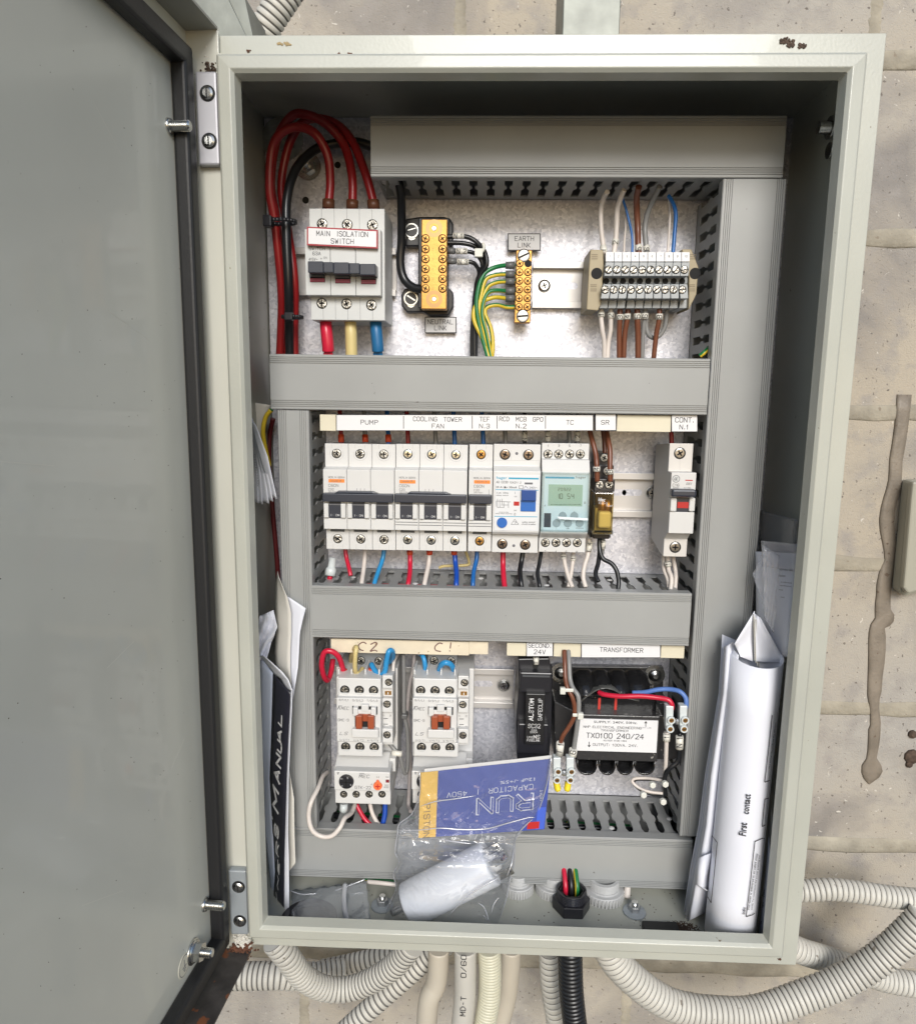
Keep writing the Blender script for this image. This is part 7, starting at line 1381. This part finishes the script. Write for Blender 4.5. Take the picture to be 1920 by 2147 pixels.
# capacitor
A_, B2 = P('E6', 305, 1335, 44), P('E6', 990, 985, 46); cax = (B2 - A_).normalized(); CL = (B2 - A_).length; rC = mm(*q('E6', 600, 1150), 44, 88 / 1.92)
cp = thing('run_capacitor', A_, 'white cylindrical capacitor with metal spade terminals inside the bag', 'capacitor')
b = M(); b.lathe(A_, cax, [(0, rC - 1.5), (.6, rC - .4), (1.8, rC), (CL - 2, rC), (CL - .5, rC - .6), (CL, rC - 2)], 48); b.build('can', CAPW, cp)
b = M(); pr = [(0, 3)]; i = 1
while i < 14: pr += [(i, 3.0), (i + .55, 2.5)]; i += 1.1
b.lathe(A_, -cax, pr + [(15, 2.4)], 18); b.build('threaded_stud', STEEL, cp)
up_ = Vector((-cax.z, 0, cax.x))
b = M(); b.lathe(B2, cax, [(-.3, rC * .45), (5, rC * .42), (6, rC * .3)], 20); b.build('terminal_base', WHITE, cp)
for o_, y_ in ((10, -2), (2.5, -7), (-10.5, -4), (-1, 3)):
    b = M(); o = B2 + up_ * o_ + Vector((0, y_, 0)); w_ = up_ * 6.2
    b.obox(o - w_ / 2, cax * 12, w_, Vector((0, .8, 0))); b.m(1).cyl(o + cax * 10 + Vector((0, -.1, 0)), (0, 1, 0), 1.1, .9, 12); b.build('spade_terminal', [STEEL, HOLE], cp)
# bag
bag = thing('plastic_bag', P('E6', 600, 1500, 40), 'clear plastic bag holding the blue card and the white capacitor', 'bag')
Lb = [(395, 232), (393, 420), (330, 580), (225, 665), (208, 760), (190, 900), (225, 980), (178, 1080), (200, 1200), (150, 1310), (75, 1495)]
Rb = [(1488, 118), (1450, 330), (1395, 520), (1345, 620), (1195, 780), (1185, 880), (1178, 1000), (1140, 1150), (1112, 1290), (1075, 1400), (1040, 1530)]
def bagY(u_, v_, side):
    # front sheet bulges over the capacitor, with sharp creases
    t_ = min(1, max(0, (v_ - .42) / .22)); t_ = t_ * t_ * (3 - 2 * t_); base = 46.5 - 24 * t_
    cr_ = 0
    for (fu, fv, ph, am) in ((9, 5, 0, 1.3), (5, -13, 1, 1.1), (17, 9, 2, .8), (-12, 21, 4, .7), (31, 6, 5, .35)): cr_ += am * (1 - abs(math.sin(fu * u_ + fv * v_ + ph + 1.2 * math.sin(4 * v_ + 3 * u_))) ** .6)
    cap_ = min(1, max(0, (v_ - .5) / .15)); cr_ *= 1 - .85 * cap_
    return base + 1.2 - cr_ if side == 0 else 58 + 5 * t_
for side in (0, 1):
    b = M(); b.smooth = True; rows = []; NV, NU = 110, 80
    for i in range(NV + 1):
        v_ = i / NV; x = v_ * (len(Lb) - 1); j = min(int(x), len(Lb) - 2); f = x - j; a = Vector(Lb[j]).lerp(Vector(Lb[j + 1]), f); c = Vector(Rb[j]).lerp(Vector(Rb[j + 1]), f)
        row = []
        for u in range(NU + 1):
            u_ = u / NU; pt = a.lerp(c, u_); pin = max(0, math.sin(math.pi * u_)) ** .22; Y = bagY(u_, v_, side); Y = 50 * (1 - pin) + Y * pin
            row.append(P('E6', pt.x, pt.y, Y))
        rows.append(row)
    nr, nc = len(rows), len(rows[0]); b.add([x for r_ in rows for x in r_], [(i * nc + j, i * nc + j + 1, (i + 1) * nc + j + 1, (i + 1) * nc + j) for i in range(nr - 1) for j in range(nc - 1)], True)
    if side: b.v = [v for v in b.v]; b.f = [f[::-1] for f in b.f]
    b.build('front_film' if side == 0 else 'rear_film', BAG, bag)
b = M()
for pts in (Lb, Rb): b.tube([P('E6', x, y, 50) for x, y in pts], .45, seg=6, n=4)
FILM_EDGE = glassy('film_edge', (.9, .92, .96), .5, .2, .1, 20, haze=.3)
b.build('welded_seam', FILM_EDGE, bag)
b = M()
for cr_ in ([(210, 718), (400, 715), (560, 700), (760, 712), (950, 705), (1120, 660), (1290, 615), (1350, 612)], [(1185, 780), (1250, 700), (1330, 625)], [(400, 520), (520, 480), (700, 455), (860, 430)], [(640, 1420), (800, 1260), (960, 1160), (1060, 1110)], [(990, 1400), (1010, 1330), (1050, 1275)], [(880, 1320), (930, 1360), (965, 1465), (920, 1420)], [(500, 780), (700, 815), (830, 830)], [(1180, 820), (1160, 980), (1120, 1100)]):
    N_ = len(cr_)
    def yy(x, y):
        v_ = (y - 200) / 1300; u_ = (x - 200) / 1000; u_ = min(.97, max(.03, u_)); pin = math.sin(math.pi * u_) ** .22; return 50 * (1 - pin) + bagY(u_, v_, 0) * pin - .6
    p_ = smooth([P('E6', x, y, yy(x, y)) for x, y in cr_], 6); b.tube(p_, lambda t_: .12 + .38 * math.sin(math.pi * t_), seg=6, smoothp=False)
b.build('film_crease', FILM_EDGE, bag)
# second small bag at the lower left floor
sb = thing('flat_bag', onfloor('G3', 1100, 500), 'small empty clear bag lying on the floor left of the capacitor bag', 'bag')
quad_sheet((P('G3', 880, 350, 70), P('G3', 1390, 290, 66), P('G3', 1420, 570, 26), P('G3', 880, 575, 28)), glassy('faint_film', (.93, .95, .97), .04, .15, .5, 25, haze=.10), sb, 'film', .1, 16, 1.6)
b = M(); b.tube([P('G3', 1245, 310, 60), P('G3', 1238, 440, 40), P('G3', 1262, 575, 26)], 2.0, seg=8); b.tube([P('G3', 1180, 350, 60), P('G3', 1290, 310, 60), P('G3', 1380, 275, 62)], .5, seg=6); b.tube([P('G3', 870, 350, 60), P('G3', 950, 375, 58), P('G3', 1050, 372, 58)], .4, seg=6); b.build('zip_seal', FILM_EDGE, sb)
b = M(); c = onfloor('G3', 1000, 560); b.lathe(c, (0, 0, 1), [(0, 21), (3, 21), (3, 16), (1, 16)], 30); tag(b.build('black_grommet', BLACK), 'black round grommet on the floor at lower left', 'grommet')
wire([('G3', 1400, 290, 70), ('G3', 1500, 300, 66), ('G3', 1600, 312, 66)], 3, WW, 'white wire end under the bottom trunking left of the bag'); wire([('G3', 1380, 272, 78), ('G3', 1500, 280, 76), ('G3', 1600, 290, 76)], 2.2, [GRN, YLW], 'thin green and yellow wire under the bottom trunking left of the bag', stripe=5)

# ------------------------------------------------------------ tidy: drop helper props
for o in bpy.data.objects:
    if '_w' in o: del o['_w']
